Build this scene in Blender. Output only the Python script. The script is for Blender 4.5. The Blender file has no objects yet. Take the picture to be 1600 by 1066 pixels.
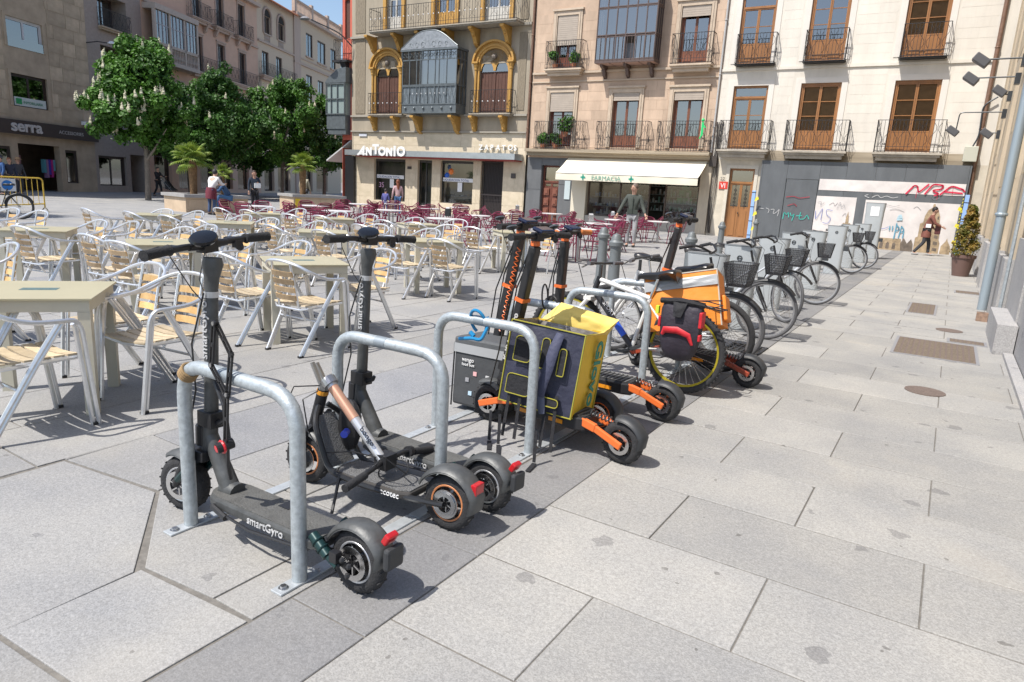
import bpy, math, random
import numpy as np
from mathutils import Vector as V, Matrix as Mx
random.seed(7)
S = bpy.context.scene; COL = S.collection
R = math.radians; PI = math.pi
# ---------------------------------------------------------------- camera, sky, sun, exposure
TH = R(32.2); FPX = 1053.0; PITCH = R(12.6); ROLL = R(3.2); EYE = 1.5
def _axes():
    cp, sp = math.cos(PITCH), math.sin(PITCH); c, s = math.cos(ROLL), math.sin(ROLL)
    f = V((0, cp, -sp)); u = V((0, sp, cp)); r = V((1, 0, 0))
    rr, uu = c*r + s*u, -s*r + c*u
    rot = Mx.Rotation(TH, 3, 'Z')
    return rot @ rr, rot @ uu, rot @ f
CR, CU, CF = _axes()
cd = bpy.data.cameras.new('camera'); cam = bpy.data.objects.new('camera', cd); COL.objects.link(cam)
m = Mx((CR, CU, -CF)).transposed().to_4x4(); m.translation = V((0, 0, EYE)); cam.matrix_world = m
cd.sensor_width = 36; cd.lens = FPX/1600*36; cd.clip_start = .05; cd.clip_end = 3000
S.camera = cam
def G(px, py, z=0.0):
    """world point at height z seen at a pixel of the 1600x1066 photograph"""
    d = CF + CR*((px-800)/FPX) - CU*((py-533)/FPX)
    return V((0, 0, EYE)) + d*((z-EYE)/d.z)
SUND = V((.41, .91, -1.6)).normalized()
w = bpy.data.worlds.new('World'); S.world = w; w.use_nodes = True
nt = w.node_tree; bg = nt.nodes['Background']; sky = nt.nodes.new('ShaderNodeTexSky')
sky.sky_type = 'NISHITA'; sky.sun_disc = False
sky.sun_elevation = math.asin(-SUND.z); sky.sun_rotation = math.atan2(-SUND.x, -SUND.y) % (2*PI)
sky.air_density = 1.0; sky.dust_density = 1.5; sky.ozone_density = 1.0
nt.links.new(sky.outputs[0], bg.inputs[0]); bg.inputs[1].default_value = .14
sl = bpy.data.lights.new('sun', 'SUN'); so = bpy.data.objects.new('sun', sl); COL.objects.link(so)
sl.energy = 4.3; sl.angle = R(.5); sl.color = (1, .955, .89); so.location = (-20, -40, 70)
so.rotation_euler = SUND.to_track_quat('-Z', 'Y').to_euler()
S.view_settings.view_transform = 'Standard'; S.view_settings.look = 'None'
S.view_settings.exposure = .40; S.view_settings.gamma = 1
S.cycles.max_bounces = 6; S.cycles.diffuse_bounces = 3; S.cycles.transparent_max_bounces = 12
S.cycles.caustics_reflective = False; S.cycles.caustics_refractive = False
# ---------------------------------------------------------------- materials
MATS = {}
def mat(name, col, rough=.6, metal=0, var=0, vs=6, bump=0, bs=60, rnd=0, spec=None, alpha=1, world=False, col2=None, streak=0):
    if name in MATS: return MATS[name]
    m = bpy.data.materials.new(name); m.use_nodes = True; n = m.node_tree.nodes; L = m.node_tree.links
    b = n['Principled BSDF']; c = (*col, 1)
    b.inputs['Base Color'].default_value = c; b.inputs['Roughness'].default_value = rough
    b.inputs['Metallic'].default_value = metal; b.inputs['Alpha'].default_value = alpha
    if spec is not None: b.inputs['Specular IOR Level'].default_value = spec
    if var or bump or rnd or col2:
        if world: tc = n.new('ShaderNodeNewGeometry').outputs['Position']
        else: tc = n.new('ShaderNodeTexCoord').outputs['Object']
        if streak:
            mp = n.new('ShaderNodeMapping'); mp.inputs['Scale'].default_value = (1, 1, streak); L.new(tc, mp.inputs[0]); tc = mp.outputs[0]
        out = None
        if var or col2:
            no = n.new('ShaderNodeTexNoise'); no.inputs['Scale'].default_value = vs; no.inputs['Detail'].default_value = 6
            no.inputs['Roughness'].default_value = .65
            L.new(tc, no.inputs['Vector'])
            rp = n.new('ShaderNodeValToRGB'); L.new(no.outputs['Fac'], rp.inputs[0])
            e = rp.color_ramp.elements; e[0].position = .3; e[1].position = .7
            e[0].color = tuple(x*(1-var) for x in col)+(1,); e[1].color = (*col2, 1) if col2 else tuple(min(1, x*(1+var)) for x in col)+(1,)
            out = rp.outputs[0]
        if rnd:
            oi = n.new('ShaderNodeObjectInfo'); mr = n.new('ShaderNodeMapRange'); L.new(oi.outputs['Random'], mr.inputs[0])
            mr.inputs[3].default_value = 1-rnd; mr.inputs[4].default_value = 1+rnd
            hs = n.new('ShaderNodeHueSaturation'); L.new(mr.outputs[0], hs.inputs['Value'])
            if out: L.new(out, hs.inputs['Color'])
            else: hs.inputs['Color'].default_value = c
            out = hs.outputs[0]
        if out: L.new(out, b.inputs['Base Color'])
        if bump:
            nb = n.new('ShaderNodeTexNoise'); nb.inputs['Scale'].default_value = bs; nb.inputs['Detail'].default_value = 4
            L.new(tc, nb.inputs['Vector']); bp = n.new('ShaderNodeBump'); bp.inputs['Strength'].default_value = bump
            bp.inputs['Distance'].default_value = .02; L.new(nb.outputs['Fac'], bp.inputs['Height']); L.new(bp.outputs[0], b.inputs['Normal'])
    MATS[name] = m; return m
def granite(name, col, warm=(.5, .46, .4), speck=.28, rnd=.07, stain=.5):
    """flamed granite: crystal speckle, broad blotches, warm patches, small dark gum stains"""
    if name in MATS: return MATS[name]
    m = bpy.data.materials.new(name); m.use_nodes = True; n = m.node_tree.nodes; L = m.node_tree.links
    b = n['Principled BSDF']; b.inputs['Roughness'].default_value = .72; b.inputs['Specular IOR Level'].default_value = .35
    P = n.new('ShaderNodeNewGeometry').outputs['Position']
    def noise(sc, det=4, ro=.6):
        x = n.new('ShaderNodeTexNoise'); x.inputs['Scale'].default_value = sc; x.inputs['Detail'].default_value = det
        x.inputs['Roughness'].default_value = ro; L.new(P, x.inputs['Vector']); return x.outputs['Fac']
    def ramp(f, p0, p1, c0, c1):
        r = n.new('ShaderNodeValToRGB'); L.new(f, r.inputs[0]); e = r.color_ramp.elements
        e[0].position, e[1].position = p0, p1; e[0].color = (*c0, 1); e[1].color = (*c1, 1); return r.outputs[0]
    def mix(kind, fac, a, c):
        x = n.new('ShaderNodeMixRGB'); x.blend_type = kind
        if isinstance(fac, float): x.inputs[0].default_value = fac
        else: L.new(fac, x.inputs[0])
        if isinstance(a, tuple): x.inputs[1].default_value = (*a, 1)
        else: L.new(a, x.inputs[1])
        if isinstance(c, tuple): x.inputs[2].default_value = (*c, 1)
        else: L.new(c, x.inputs[2])
        return x.outputs[0]
    k = 1-speck
    vo = n.new('ShaderNodeTexVoronoi'); vo.inputs['Scale'].default_value = 210; L.new(P, vo.inputs['Vector'])
    vc = n.new('ShaderNodeSeparateColor'); L.new(vo.outputs['Color'], vc.inputs[0])
    sp = ramp(vc.outputs[0], .1, .95, (k, k, k), (1+speck*.55,)*3)
    base = mix('MULTIPLY', 1.0, col, sp)
    fine = ramp(noise(60, 5), .35, .65, (.9, .9, .9), (1.08, 1.08, 1.08)); base = mix('MULTIPLY', 1.0, base, fine)
    bl = ramp(noise(1.1, 5), .33, .68, (.82, .83, .86), (1.08, 1.065, 1.04)); base = mix('MULTIPLY', 1.0, base, bl)
    wm = ramp(noise(.42, 4, .7), .56, .72, (0, 0, 0), (.42, .42, .42)); base = mix('MIX', wm, base, warm)
    # gum and drip stains: voronoi cells with a random gate
    v2 = n.new('ShaderNodeTexVoronoi'); v2.inputs['Scale'].default_value = 4.2
    pw = n.new('ShaderNodeVectorMath'); pw.operation = 'ADD'; L.new(P, pw.inputs[0])
    nn = n.new('ShaderNodeTexNoise'); nn.inputs['Scale'].default_value = 14; L.new(P, nn.inputs['Vector'])
    ms = n.new('ShaderNodeVectorMath'); ms.operation = 'SCALE'; ms.inputs['Scale'].default_value = .09; L.new(nn.outputs['Color'], ms.inputs[0]); L.new(ms.outputs[0], pw.inputs[1])
    L.new(pw.outputs[0], v2.inputs['Vector'])
    s2 = n.new('ShaderNodeSeparateColor'); L.new(v2.outputs['Color'], s2.inputs[0])
    rad = n.new('ShaderNodeMapRange'); L.new(s2.outputs[1], rad.inputs[0]); rad.inputs[1].default_value = .42; rad.inputs[2].default_value = 1; rad.inputs[3].default_value = .02; rad.inputs[4].default_value = .22
    lt = n.new('ShaderNodeMath'); lt.operation = 'LESS_THAN'; L.new(v2.outputs['Distance'], lt.inputs[0]); L.new(rad.outputs[0], lt.inputs[1])
    sm = n.new('ShaderNodeMath'); sm.operation = 'MULTIPLY'; L.new(lt.outputs[0], sm.inputs[0]); sm.inputs[1].default_value = min(1, stain*1.25)
    base = mix('MULTIPLY', sm.outputs[0], base, (.55, .55, .57))
    v3 = n.new('ShaderNodeTexVoronoi'); v3.inputs['Scale'].default_value = 11; L.new(pw.outputs[0], v3.inputs['Vector']); s3 = n.new('ShaderNodeSeparateColor'); L.new(v3.outputs['Color'], s3.inputs[0])
    r3 = n.new('ShaderNodeMapRange'); L.new(s3.outputs[0], r3.inputs[0]); r3.inputs[1].default_value = .82; r3.inputs[2].default_value = 1; r3.inputs[3].default_value = 0; r3.inputs[4].default_value = .17
    l3 = n.new('ShaderNodeMath'); l3.operation = 'LESS_THAN'; L.new(v3.outputs['Distance'], l3.inputs[0]); L.new(r3.outputs[0], l3.inputs[1]); m3 = n.new('ShaderNodeMath'); m3.operation = 'MULTIPLY'; L.new(l3.outputs[0], m3.inputs[0]); m3.inputs[1].default_value = min(1, stain*1.6)
    base = mix('MULTIPLY', m3.outputs[0], base, (.5, .49, .48))
    gr = ramp(noise(2.6, 8, .75), .60, .78, (0, 0, 0), (.30, .30, .30)); base = mix('MULTIPLY', gr, base, (.55, .54, .52))
    if rnd:
        oi = n.new('ShaderNodeObjectInfo'); mr = n.new('ShaderNodeMapRange'); L.new(oi.outputs['Random'], mr.inputs[0])
        mr.inputs[3].default_value = 1-rnd; mr.inputs[4].default_value = 1+rnd
        hs = n.new('ShaderNodeHueSaturation'); L.new(mr.outputs[0], hs.inputs['Value']); L.new(base, hs.inputs['Color']); base = hs.outputs[0]
    L.new(base, b.inputs['Base Color'])
    bp = n.new('ShaderNodeBump'); bp.inputs['Strength'].default_value = .35; bp.inputs['Distance'].default_value = .004
    L.new(noise(150, 3), bp.inputs['Height']); L.new(bp.outputs[0], b.inputs['Normal'])
    MATS[name] = m; return m
def glassy(name, col, rough=.04, alpha=.55):
    """window pane: glossy, dark and partly see-through"""
    if name in MATS: return MATS[name]
    m = bpy.data.materials.new(name); m.use_nodes = True; n = m.node_tree.nodes; L = m.node_tree.links
    for x in list(n): n.remove(x)
    o = n.new('ShaderNodeOutputMaterial'); t = n.new('ShaderNodeBsdfTransparent'); t.inputs[0].default_value = (*col, 1)
    g = n.new('ShaderNodeBsdfGlossy'); g.inputs['Roughness'].default_value = rough
    fr = n.new('ShaderNodeFresnel'); fr.inputs[0].default_value = 1.5
    ad = n.new('ShaderNodeMath'); ad.operation = 'MULTIPLY_ADD'; ad.inputs[1].default_value = 1.0; ad.inputs[2].default_value = 1-alpha
    L.new(fr.outputs[0], ad.inputs[0]); mx = n.new('ShaderNodeMixShader'); L.new(ad.outputs[0], mx.inputs[0]); L.new(t.outputs[0], mx.inputs[1]); L.new(g.outputs[0], mx.inputs[2]); L.new(mx.outputs[0], o.inputs[0])
    MATS[name] = m; return m
# ---------------------------------------------------------------- mesh builder
def frame(d, up=V((0, 0, 1))):
    d = V(d).normalized()
    if abs(d.dot(up)) > .98: up = V((0, 1, 0)) if abs(d.y) < .9 else V((1, 0, 0))
    a = up.cross(d).normalized(); b = d.cross(a); return a, b
class MB:
    def __init__(s): s.v = []; s.f = []; s.mi = []; s.k = 0; s.T = None
    def add(s, vs, fs):
        o = len(s.v)
        if s.T is not None: vs = [s.T @ V(p) for p in vs]
        s.v += [tuple(p) for p in vs]; s.f += [tuple(o+i for i in f) for f in fs]; s.mi += [s.k]*len(fs); return s
    def box(s, x0, y0, z0, x1, y1, z1):
        return s.add([(x0, y0, z0), (x1, y0, z0), (x1, y1, z0), (x0, y1, z0), (x0, y0, z1), (x1, y0, z1), (x1, y1, z1), (x0, y1, z1)],
                     [(0, 3, 2, 1), (4, 5, 6, 7), (0, 1, 5, 4), (1, 2, 6, 5), (2, 3, 7, 6), (3, 0, 4, 7)])
    def bar(s, p, q, w, h=None, up=V((0, 0, 1))):
        p, q = V(p), V(q); h = h or w; a, b = frame(q-p, up); a *= w/2; b *= h/2
        return s.add([p-a-b, p+a-b, p+a+b, p-a+b, q-a-b, q+a-b, q+a+b, q-a+b],
                     [(0, 3, 2, 1), (4, 5, 6, 7), (0, 1, 5, 4), (1, 2, 6, 5), (2, 3, 7, 6), (3, 0, 4, 7)])
    def tube(s, pts, r, n=8, caps=True, closed=False, flat=1.0, up=None):
        pts = [V(p) for p in pts]; N = len(pts); rs = r if isinstance(r, (list, tuple)) else [r]*N
        vs = []; a = None
        for i, p in enumerate(pts):
            if closed: d = (pts[(i+1) % N]-pts[i-1])
            else: d = pts[min(i+1, N-1)]-pts[max(i-1, 0)]
            if d.length < 1e-9: d = V((0, 0, 1))
            d = d.normalized()
            if a is None: a, b = frame(d, up or V((0, 0, 1)))
            else:
                a = a-d*a.dot(d)
                a = a.normalized() if a.length > 1e-6 else frame(d)[0]
                b = d.cross(a)
            for k in range(n):
                t = 2*PI*k/n; vs.append(p+a*(math.cos(t)*rs[i])+b*(math.sin(t)*rs[i]*flat))
        fs = []
        for i in range(N if closed else N-1):
            j = (i+1) % N
            for k in range(n): fs.append((i*n+k, i*n+(k+1) % n, j*n+(k+1) % n, j*n+k))
        if caps and not closed: fs += [tuple(range(n))[::-1], tuple((N-1)*n+k for k in range(n))]
        return s.add(vs, fs)
    def cyl(s, p, q, r, n=12, r2=None): return s.tube([p, q], [r, r if r2 is None else r2], n)
    def lathe(s, prof, n=16, o=(0, 0, 0), ax=(0, 0, 1), arc=2*PI, sx=1, sy=1):
        a, b = frame(ax); ax = V(ax).normalized(); o = V(o); vs = []; fs = []; M_ = len(prof); full = arc > 6.28; c = n if full else n+1
        for k in range(c):
            t = arc*k/n
            for (r, z) in prof: vs.append(o+a*(r*math.cos(t)*sx)+b*(r*math.sin(t)*sy)+ax*z)
        for k in range(n):
            k2 = (k+1) % c
            for i in range(M_-1): fs.append((k*M_+i, k2*M_+i, k2*M_+i+1, k*M_+i+1))
        return s.add(vs, fs)
    def torus(s, o, ax, R_, r, n=32, m=8, flat=1.0):
        prof = [(R_+r*math.cos(2*PI*i/m), r*flat*math.sin(2*PI*i/m)) for i in range(m)]; prof.append(prof[0])
        return s.lathe(prof, n, o, ax)
    def ball(s, c, r, n=10, m=7, rz=None, ry=None):
        rx = r; rz = rz or r; ry = ry or r; c = V(c); vs = []; fs = []
        for i in range(m+1):
            ph = -PI/2+PI*i/m
            for k in range(n): t = 2*PI*k/n; vs.append(c+V((rx*math.cos(ph)*math.cos(t), ry*math.cos(ph)*math.sin(t), rz*math.sin(ph))))
        for i in range(m):
            for k in range(n): fs.append((i*n+k, i*n+(k+1) % n, (i+1)*n+(k+1) % n, (i+1)*n+k))
        return s.add(vs, fs)
    def prism(s, poly, h0, h1, o=(0, 0, 0), x=(1, 0, 0), y=(0, 1, 0)):
        """polygon in the x,y plane given, extruded along x cross y from h0 to h1"""
        x, y, o = V(x), V(y), V(o); z = x.cross(y); n = len(poly)
        vs = [o+x*a+y*b+z*h0 for a, b in poly]+[o+x*a+y*b+z*h1 for a, b in poly]
        return s.add(vs, [tuple(range(n))[::-1], tuple(range(n, 2*n))]+[(i, (i+1) % n, (i+1) % n+n, i+n) for i in range(n)])
    def strip(s, pts, w, o=(0, 0, 0), x=(1, 0, 0), y=(0, 0, 1), t=.004):
        """flat brush stroke through 2D points"""
        x, y, o = V(x), V(y), V(o); z = x.cross(y)
        for (a, b), (c, d) in zip(pts, pts[1:]):
            dx, dy = c-a, d-b; L_ = math.hypot(dx, dy) or 1; nx, ny = -dy/L_*w/2, dx/L_*w/2; ex, ey = dx/L_*w*.3, dy/L_*w*.3
            q = [(a-ex+nx, b-ey+ny), (a-ex-nx, b-ey-ny), (c+ex-nx, d+ey-ny), (c+ex+nx, d+ey+ny)]
            s.add([o+x*i+y*j+z*t for i, j in q], [(0, 1, 2, 3)])
        return s
    def mesh(s, name, mats, smooth=False):
        me = bpy.data.meshes.new(name); me.from_pydata(s.v, [], s.f); me.update()
        for m_ in (mats if isinstance(mats, (list, tuple)) else [mats]): me.materials.append(m_)
        if max(s.mi, default=0) > 0: me.polygons.foreach_set('material_index', s.mi)
        if smooth:
            me.polygons.foreach_set('use_smooth', [True]*len(me.polygons))
            try: me.set_sharp_from_angle(angle=R(smooth if smooth is not True else 40))
            except Exception: pass
        return me
    def build(s, name, mats, parent=None, smooth=False, bevel=0, label=None, kind=None, cat=None, group=None):
        me = s.mesh(name, mats, smooth); return link(name, me, parent, label, kind, cat, group, bevel)
def link(name, me, parent=None, label=None, kind=None, cat=None, group=None, bevel=0):
    o = bpy.data.objects.new(name, me); COL.objects.link(o)
    if parent: o.parent = parent
    tag(o, label, cat, group, kind)
    if bevel:
        b = o.modifiers.new('bevel', 'BEVEL'); b.width = bevel; b.segments = 2; b.limit_method = 'ANGLE'; b.angle_limit = R(35)
    return o
def tag(o, label=None, cat=None, group=None, kind=None):
    for k, v in (('label', label), ('category', cat), ('group', group), ('kind', kind)):
        if v: o[k] = v
def thing(name, label, cat, loc=(0, 0, 0), rz=0, group=None, rx=0, ry=0):
    o = bpy.data.objects.new(name, None); COL.objects.link(o); o.location = loc; o.rotation_euler = (rx, ry, rz)
    o.empty_display_size = .1; tag(o, label, cat, group); return o
def dup(o, parent=None, **kw):
    c = o.copy(); COL.objects.link(c)
    if parent: c.parent = parent
    for k, v in kw.items():
        if k in ('label', 'group'): c[k] = v
    for ch in list(KIDS.get(o.name, [])) or [x for x in o.children]: dup(ch, c)
    return c
KIDS = {}
def arcpts(c, r, a0, a1, n, x=(1, 0, 0), y=(0, 0, 1), r2=None):
    c, x, y = V(c), V(x), V(y); r2 = r2 or r
    return [c+x*(r*math.cos(a0+(a1-a0)*i/n))+y*(r2*math.sin(a0+(a1-a0)*i/n)) for i in range(n+1)]
def fillet(pts, r, n=5):
    """round the corners of a polyline"""
    pts = [V(p) for p in pts]; out = [pts[0]]
    for a, b, c in zip(pts, pts[1:], pts[2:]):
        d1, d2 = (a-b), (c-b); k = min(r, d1.length*.49, d2.length*.49); p, q = b+d1.normalized()*k, b+d2.normalized()*k
        for i in range(n+1): t = i/n; out.append(p*(1-t)**2+b*2*t*(1-t)+q*t*t)
    out.append(pts[-1]); return out
def text(s, size, mt, parent, o, x=(1, 0, 0), y=(0, 0, 1), name='lettering', ext=.002, align='LEFT', sx=1, shear=0, bold=0, kind=None):
    c = bpy.data.curves.new('t', 'FONT'); c.body = s; c.size = size; c.extrude = ext; c.align_x = align; c.resolution_u = 3; c.offset = bold; c.shear = shear
    t = bpy.data.objects.new('t', c); COL.objects.link(t); bpy.context.view_layer.update()
    me = bpy.data.meshes.new_from_object(t.evaluated_get(bpy.context.evaluated_depsgraph_get())); bpy.data.objects.remove(t); bpy.data.curves.remove(c)
    me.materials.clear(); me.materials.append(mt)
    x, y = V(x).normalized(), V(y).normalized(); z = x.cross(y)
    M_ = Mx((x*sx, y, z)).transposed().to_4x4(); M_.translation = V(o); me.transform(M_); me.name = name
    return link(name, me, parent, kind=kind)
# shared materials
alu = mat('brushed aluminium', (.74, .75, .76), .33, .72, .08, 30)
galv = mat('galvanised steel', (.42, .46, .48), .48, .45, .22, 38, .12, 90)
steel = mat('worn steel', (.5, .5, .5), .35, 1)
blk = mat('black plastic', (.018, .018, .02), .45)
blkr = mat('black rubber', (.022, .022, .024), .8, bump=.3, bs=140)
rub = mat('tyre rubber', (.03, .03, .032), .85, var=.35, vs=40, bump=.4, bs=160)
dgm = mat('dark grey metallic paint', (.07, .075, .08), .35, .5)
ir = mat('wrought iron', (.035, .035, .038), .55, .2)
redl = mat('red lens', (.45, .015, .02), .15)
org = mat('orange painted metal', (.75, .16, .035), .4)
wht = mat('white print', (.8, .8, .8), .6)
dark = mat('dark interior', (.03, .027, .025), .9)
# ---------------------------------------------------------------- ground
gr_l = granite('light grey granite', (.352, .343, .322), (.45, .40, .32), .18, .10); gr_d = granite('dark grey granite band', (.228, .226, .224), (.24, .225, .2), .16, .06, .3)
gr_p = granite('plaza granite', (.325, .321, .312), (.40, .37, .31), .18, .08, .4); gr_m = granite('bluish plaza band', (.29, .292, .298), (.33, .315, .29), .2, .06, .3)
mortar = mat('pavement bed', (.17, .158, .14), .9, var=.3, vs=30)
ground = MB().add([(-400, -300, -.006), (400, -300, -.006), (400, 500, -.006), (-400, 500, -.006)], [(0, 1, 2, 3)]).build('ground', [mortar], kind='structure')
plaza = thing('plaza_pavement', None, None); plaza['kind'] = 'structure'
street = thing('street_pavement', None, None); street['kind'] = 'structure'
band = thing('dark_kerb_band', None, None); band['kind'] = 'structure'
slabm = {}
def slab(par, x0, y0, x1, y1, mt, gap=.004, name='paving_slab', gy=None):
    w, d = x1-x0-2*gap, y1-y0-2*(gy or gap); k = (round(w, 3), round(d, 3), mt.name)
    if k not in slabm:
        c = .0025; w_, d_ = w/2, d/2
        b = MB(); b.add([(-w_, -d_, -.03), (w_, -d_, -.03), (w_, d_, -.03), (-w_, d_, -.03), (-w_, -d_, -.003), (w_, -d_, -.003), (w_, d_, -.003), (-w_, d_, -.003),
                         (-w_+c, -d_+c, 0), (w_-c, -d_+c, 0), (w_-c, d_-c, 0), (-w_+c, d_-c, 0)],
                        [(0, 1, 5, 4), (1, 2, 6, 5), (2, 3, 7, 6), (3, 0, 4, 7), (4, 5, 9, 8), (5, 6, 10, 9), (6, 7, 11, 10), (7, 4, 8, 11), (8, 9, 10, 11)])
        slabm[k] = b.mesh('paving_slab', [mt])
    o = link(name, slabm[k], par); o.location = ((x0+x1)/2, (y0+y1)/2, random.uniform(-.0015, .0015)); return o
def polyslab(par, poly, mt, name='paving_slab'):
    cx = sum(p[0] for p in poly)/len(poly); cy = sum(p[1] for p in poly)/len(poly)
    q = []
    for x, y in poly:
        d = math.hypot(x-cx, y-cy); q.append((x-cx-(x-cx)/d*.005, y-cy-(y-cy)/d*.005))
    o = MB().prism(q, -.03, 0).build(name, [mt], par, bevel=.003); o.location = (cx, cy, 0); return o
def slabstuff(par, rects, mt, name='far_paving'):
    b = MB()
    for x0, y0, x1, y1 in rects:
        g = .005; b.box(x0+g, y0+g, -.03, x1-g, y1-g, random.uniform(-.0015, .0015))
    return b.build(name, [mt], par, kind='stuff')
# street side: running bond, rows .565 deep, 1.06 long, between the dark band and the wall
far = []; XE = .98
for k in range(-7, 62):
    y0 = 1.585+.565*k if k < 6 else 1.585+.565*6+(k-6)*.6; y1 = y0+(.565 if k < 6 else .6)
    if y1 > 31.6: break
    off = -.40 if k % 2 else -.92
    xs = sorted({-1.44, XE} | {round(off+1.06*j, 2) for j in range(-1, 3) if -1.40 < off+1.06*j < XE-.04})
    for a, b_ in zip(xs, xs[1:]):
        if y1 < 9.3: slab(street, a, y0, b_, y1, gr_l, .0028, gy=.005)
        else: far.append((a, y0, b_, y1))
slabstuff(street, far, gr_l)
far = []
for k in range(-6, 46):
    y0 = 1.46+.655*k; y1 = y0+.655
    if y1 < 13: slab(band, -1.81, y0, -1.44, y1, gr_d, .0035, 'kerb_slab')
    else: far.append((-1.81, y0, -1.44, y1))
slabstuff(band, far, gr_d, 'far_kerb')
# plaza: irregular slabs near the camera as measured, then regular ones
polyslab(plaza, [(-2.36, -.2), (-2.405, 1.21), (-2.99, 1.63), (-3.68, 1.54), (-3.62, -.2)], gr_p)
polyslab(plaza, [(-2.40, .76), (-1.815, .80), (-1.815, 1.28), (-2.405, 1.235)], gr_p)
polyslab(plaza, [(-2.36, -.2), (-1.815, -.2), (-1.815, .79), (-2.40, .75)], gr_p)
polyslab(plaza, [(-2.02, 1.285), (-1.815, 1.29), (-1.815, 2.02), (-2.02, 2.02)], gr_p)
polyslab(plaza, [(-2.405, 1.245), (-2.025, 1.285), (-2.025, 2.02), (-3.05, 2.02), (-2.99, 1.645)], gr_p)
polyslab(plaza, [(-2.995, 1.645), (-3.055, 2.02), (-3.70, 2.02), (-3.685, 1.55)], gr_p)
nslab = 0; far = []; fard = []
def prow(x0, x1, y, ph, mt, near):
    global nslab
    L_ = 1.16; y = y-ph
    while y < near[1]:
        a, b_ = max(y, near[0]), y+L_
        if b_-a > .05:
            if b_ < near[2] and nslab < 150: slab(plaza, x0, a, x1, b_, mt, .004); nslab += 1
            else: (fard if mt is gr_m else far).append((x0, a, x1, b_))
        y += L_
cols = [(-1.815, -2.42), (-2.42, -3.05), (-3.05, -3.69), (-3.69, -4.36), (-4.36, -5.02), (-5.02, -5.68), (-5.68, -6.34)]
for i, (b_, a) in enumerate(cols):
    dk = i == 2
    prow(a, b_, 2.02 if i < 4 else -.5, (0, .4, .25, .75, .2, .6, .35)[i], gr_m if dk else gr_p, (2.02 if i < 3 else (-.4 if i > 3 else 1.55), 32, 8.5-.3*i))
prow(-4.36, -3.70, -.6, .3, gr_p, (-.6, 1.54, 1.54))
x = -6.34; i = 0
while x > -24:
    i += 1; y = -2+random.random()
    while y < 32:
        (fard if (i % 6 == 0 or 5.1 < y % 9 < 6.0) else far).append((x-.66, y, x, y+1.16)); y += 1.16
    x -= .66
for i in range(18):
    for j in range(20):
        y = -2+2.6*j; far.append((x-2.0*(i+1), y, x-2.0*i, y+2.6))
slabstuff(plaza, far, gr_p); slabstuff(plaza, fard, gr_m, 'far_dark_paving')
back = MB().box(-80, 31.5, -.03, -29.6, 90, -.004).build('side_street_ground', [gr_p], kind='structure')
# covers and grates let into the street
cvr = mat('brown cast iron cover', (.17, .13, .11), .7, .2, .3, 60)
def cover(x0, y0, x1, y1, label, nx, ny):
    t = thing('utility_cover', label, 'utility cover', ((x0+x1)/2, (y0+y1)/2, .003)); w, d = (x1-x0)/2, (y1-y0)/2
    MB().box(-w, -d, -.02, w, d, .003).build('cover_plate', [cvr], t)
    b = MB()
    for i in range(nx):
        for j in range(ny):
            cx, cy = -w+(i+.5)*2*w/nx, -d+(j+.5)*2*d/ny; b.box(cx-w/nx*.66, cy-d/ny*.66, .003, cx+w/nx*.66, cy+d/ny*.66, .006)
    b.build('tread', [mat('cover tread', (.2, .16, .12), .7, .2, .3, 40)], t)
    f = MB(); e = .03
    for q in ((-w-e, -d-e, w+e, -d), (-w-e, d, w+e, d+e), (-w-e, -d, -w, d), (w, -d, w+e, d)): f.box(q[0], q[1], -.02, q[2], q[3], .005)
    f.build('frame', [mat('cover frame', (.3, .3, .31), .6, .3)], t)
cover(-.32, 8.33, .44, 9.45, 'large brown metal grid cover nearest the camera in the paving', 14, 20)
cover(-.36, 11.95, -.02, 13.3, 'smaller two-leaf brown metal cover in the middle of the footway', 6, 14)
cover(.27, 15.9, .66, 16.4, 'narrow brown metal cover by the wall near the potted conifer', 6, 4)
cover(.2, 9.6, .55, 9.85, 'thin brown drain strip beside the stone step', 8, 3)
for i, (px, py, lab) in enumerate([(1445, 612, 'round rusty manhole lid in the paving nearest the camera'), (1483, 517, 'round rusty manhole lid behind the large grid cover')]):
    p = G(px, py); t = thing('manhole_lid', lab, 'manhole lid', (p.x, p.y, .002), 0, 'round manhole lids in the footway')
    MB().lathe([(0, .003), (.1, .003), (.13, .005), (.155, .005), (.155, -.01)], 28).build('lid', [cvr], t)
t = thing('drain_grate', 'square cast drain grate beside the dark band near the bikes', 'drain grate', (-1.62, 7.2, .002), 0)
b = MB()
for i in range(7): b.bar((-.17+.057*i, -.2, .004), (-.17+.057*i, .2, .004), .022, .014)
for j in range(3): b.bar((-.19, -.19+.19*j, .003), (.19, -.19+.19*j, .003), .03, .012)
b.build('grate_bars', [ir], t); MB().box(-.19, -.21, -.02, .19, .21, -.001).build('drain_pit', [dark], t)
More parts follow.
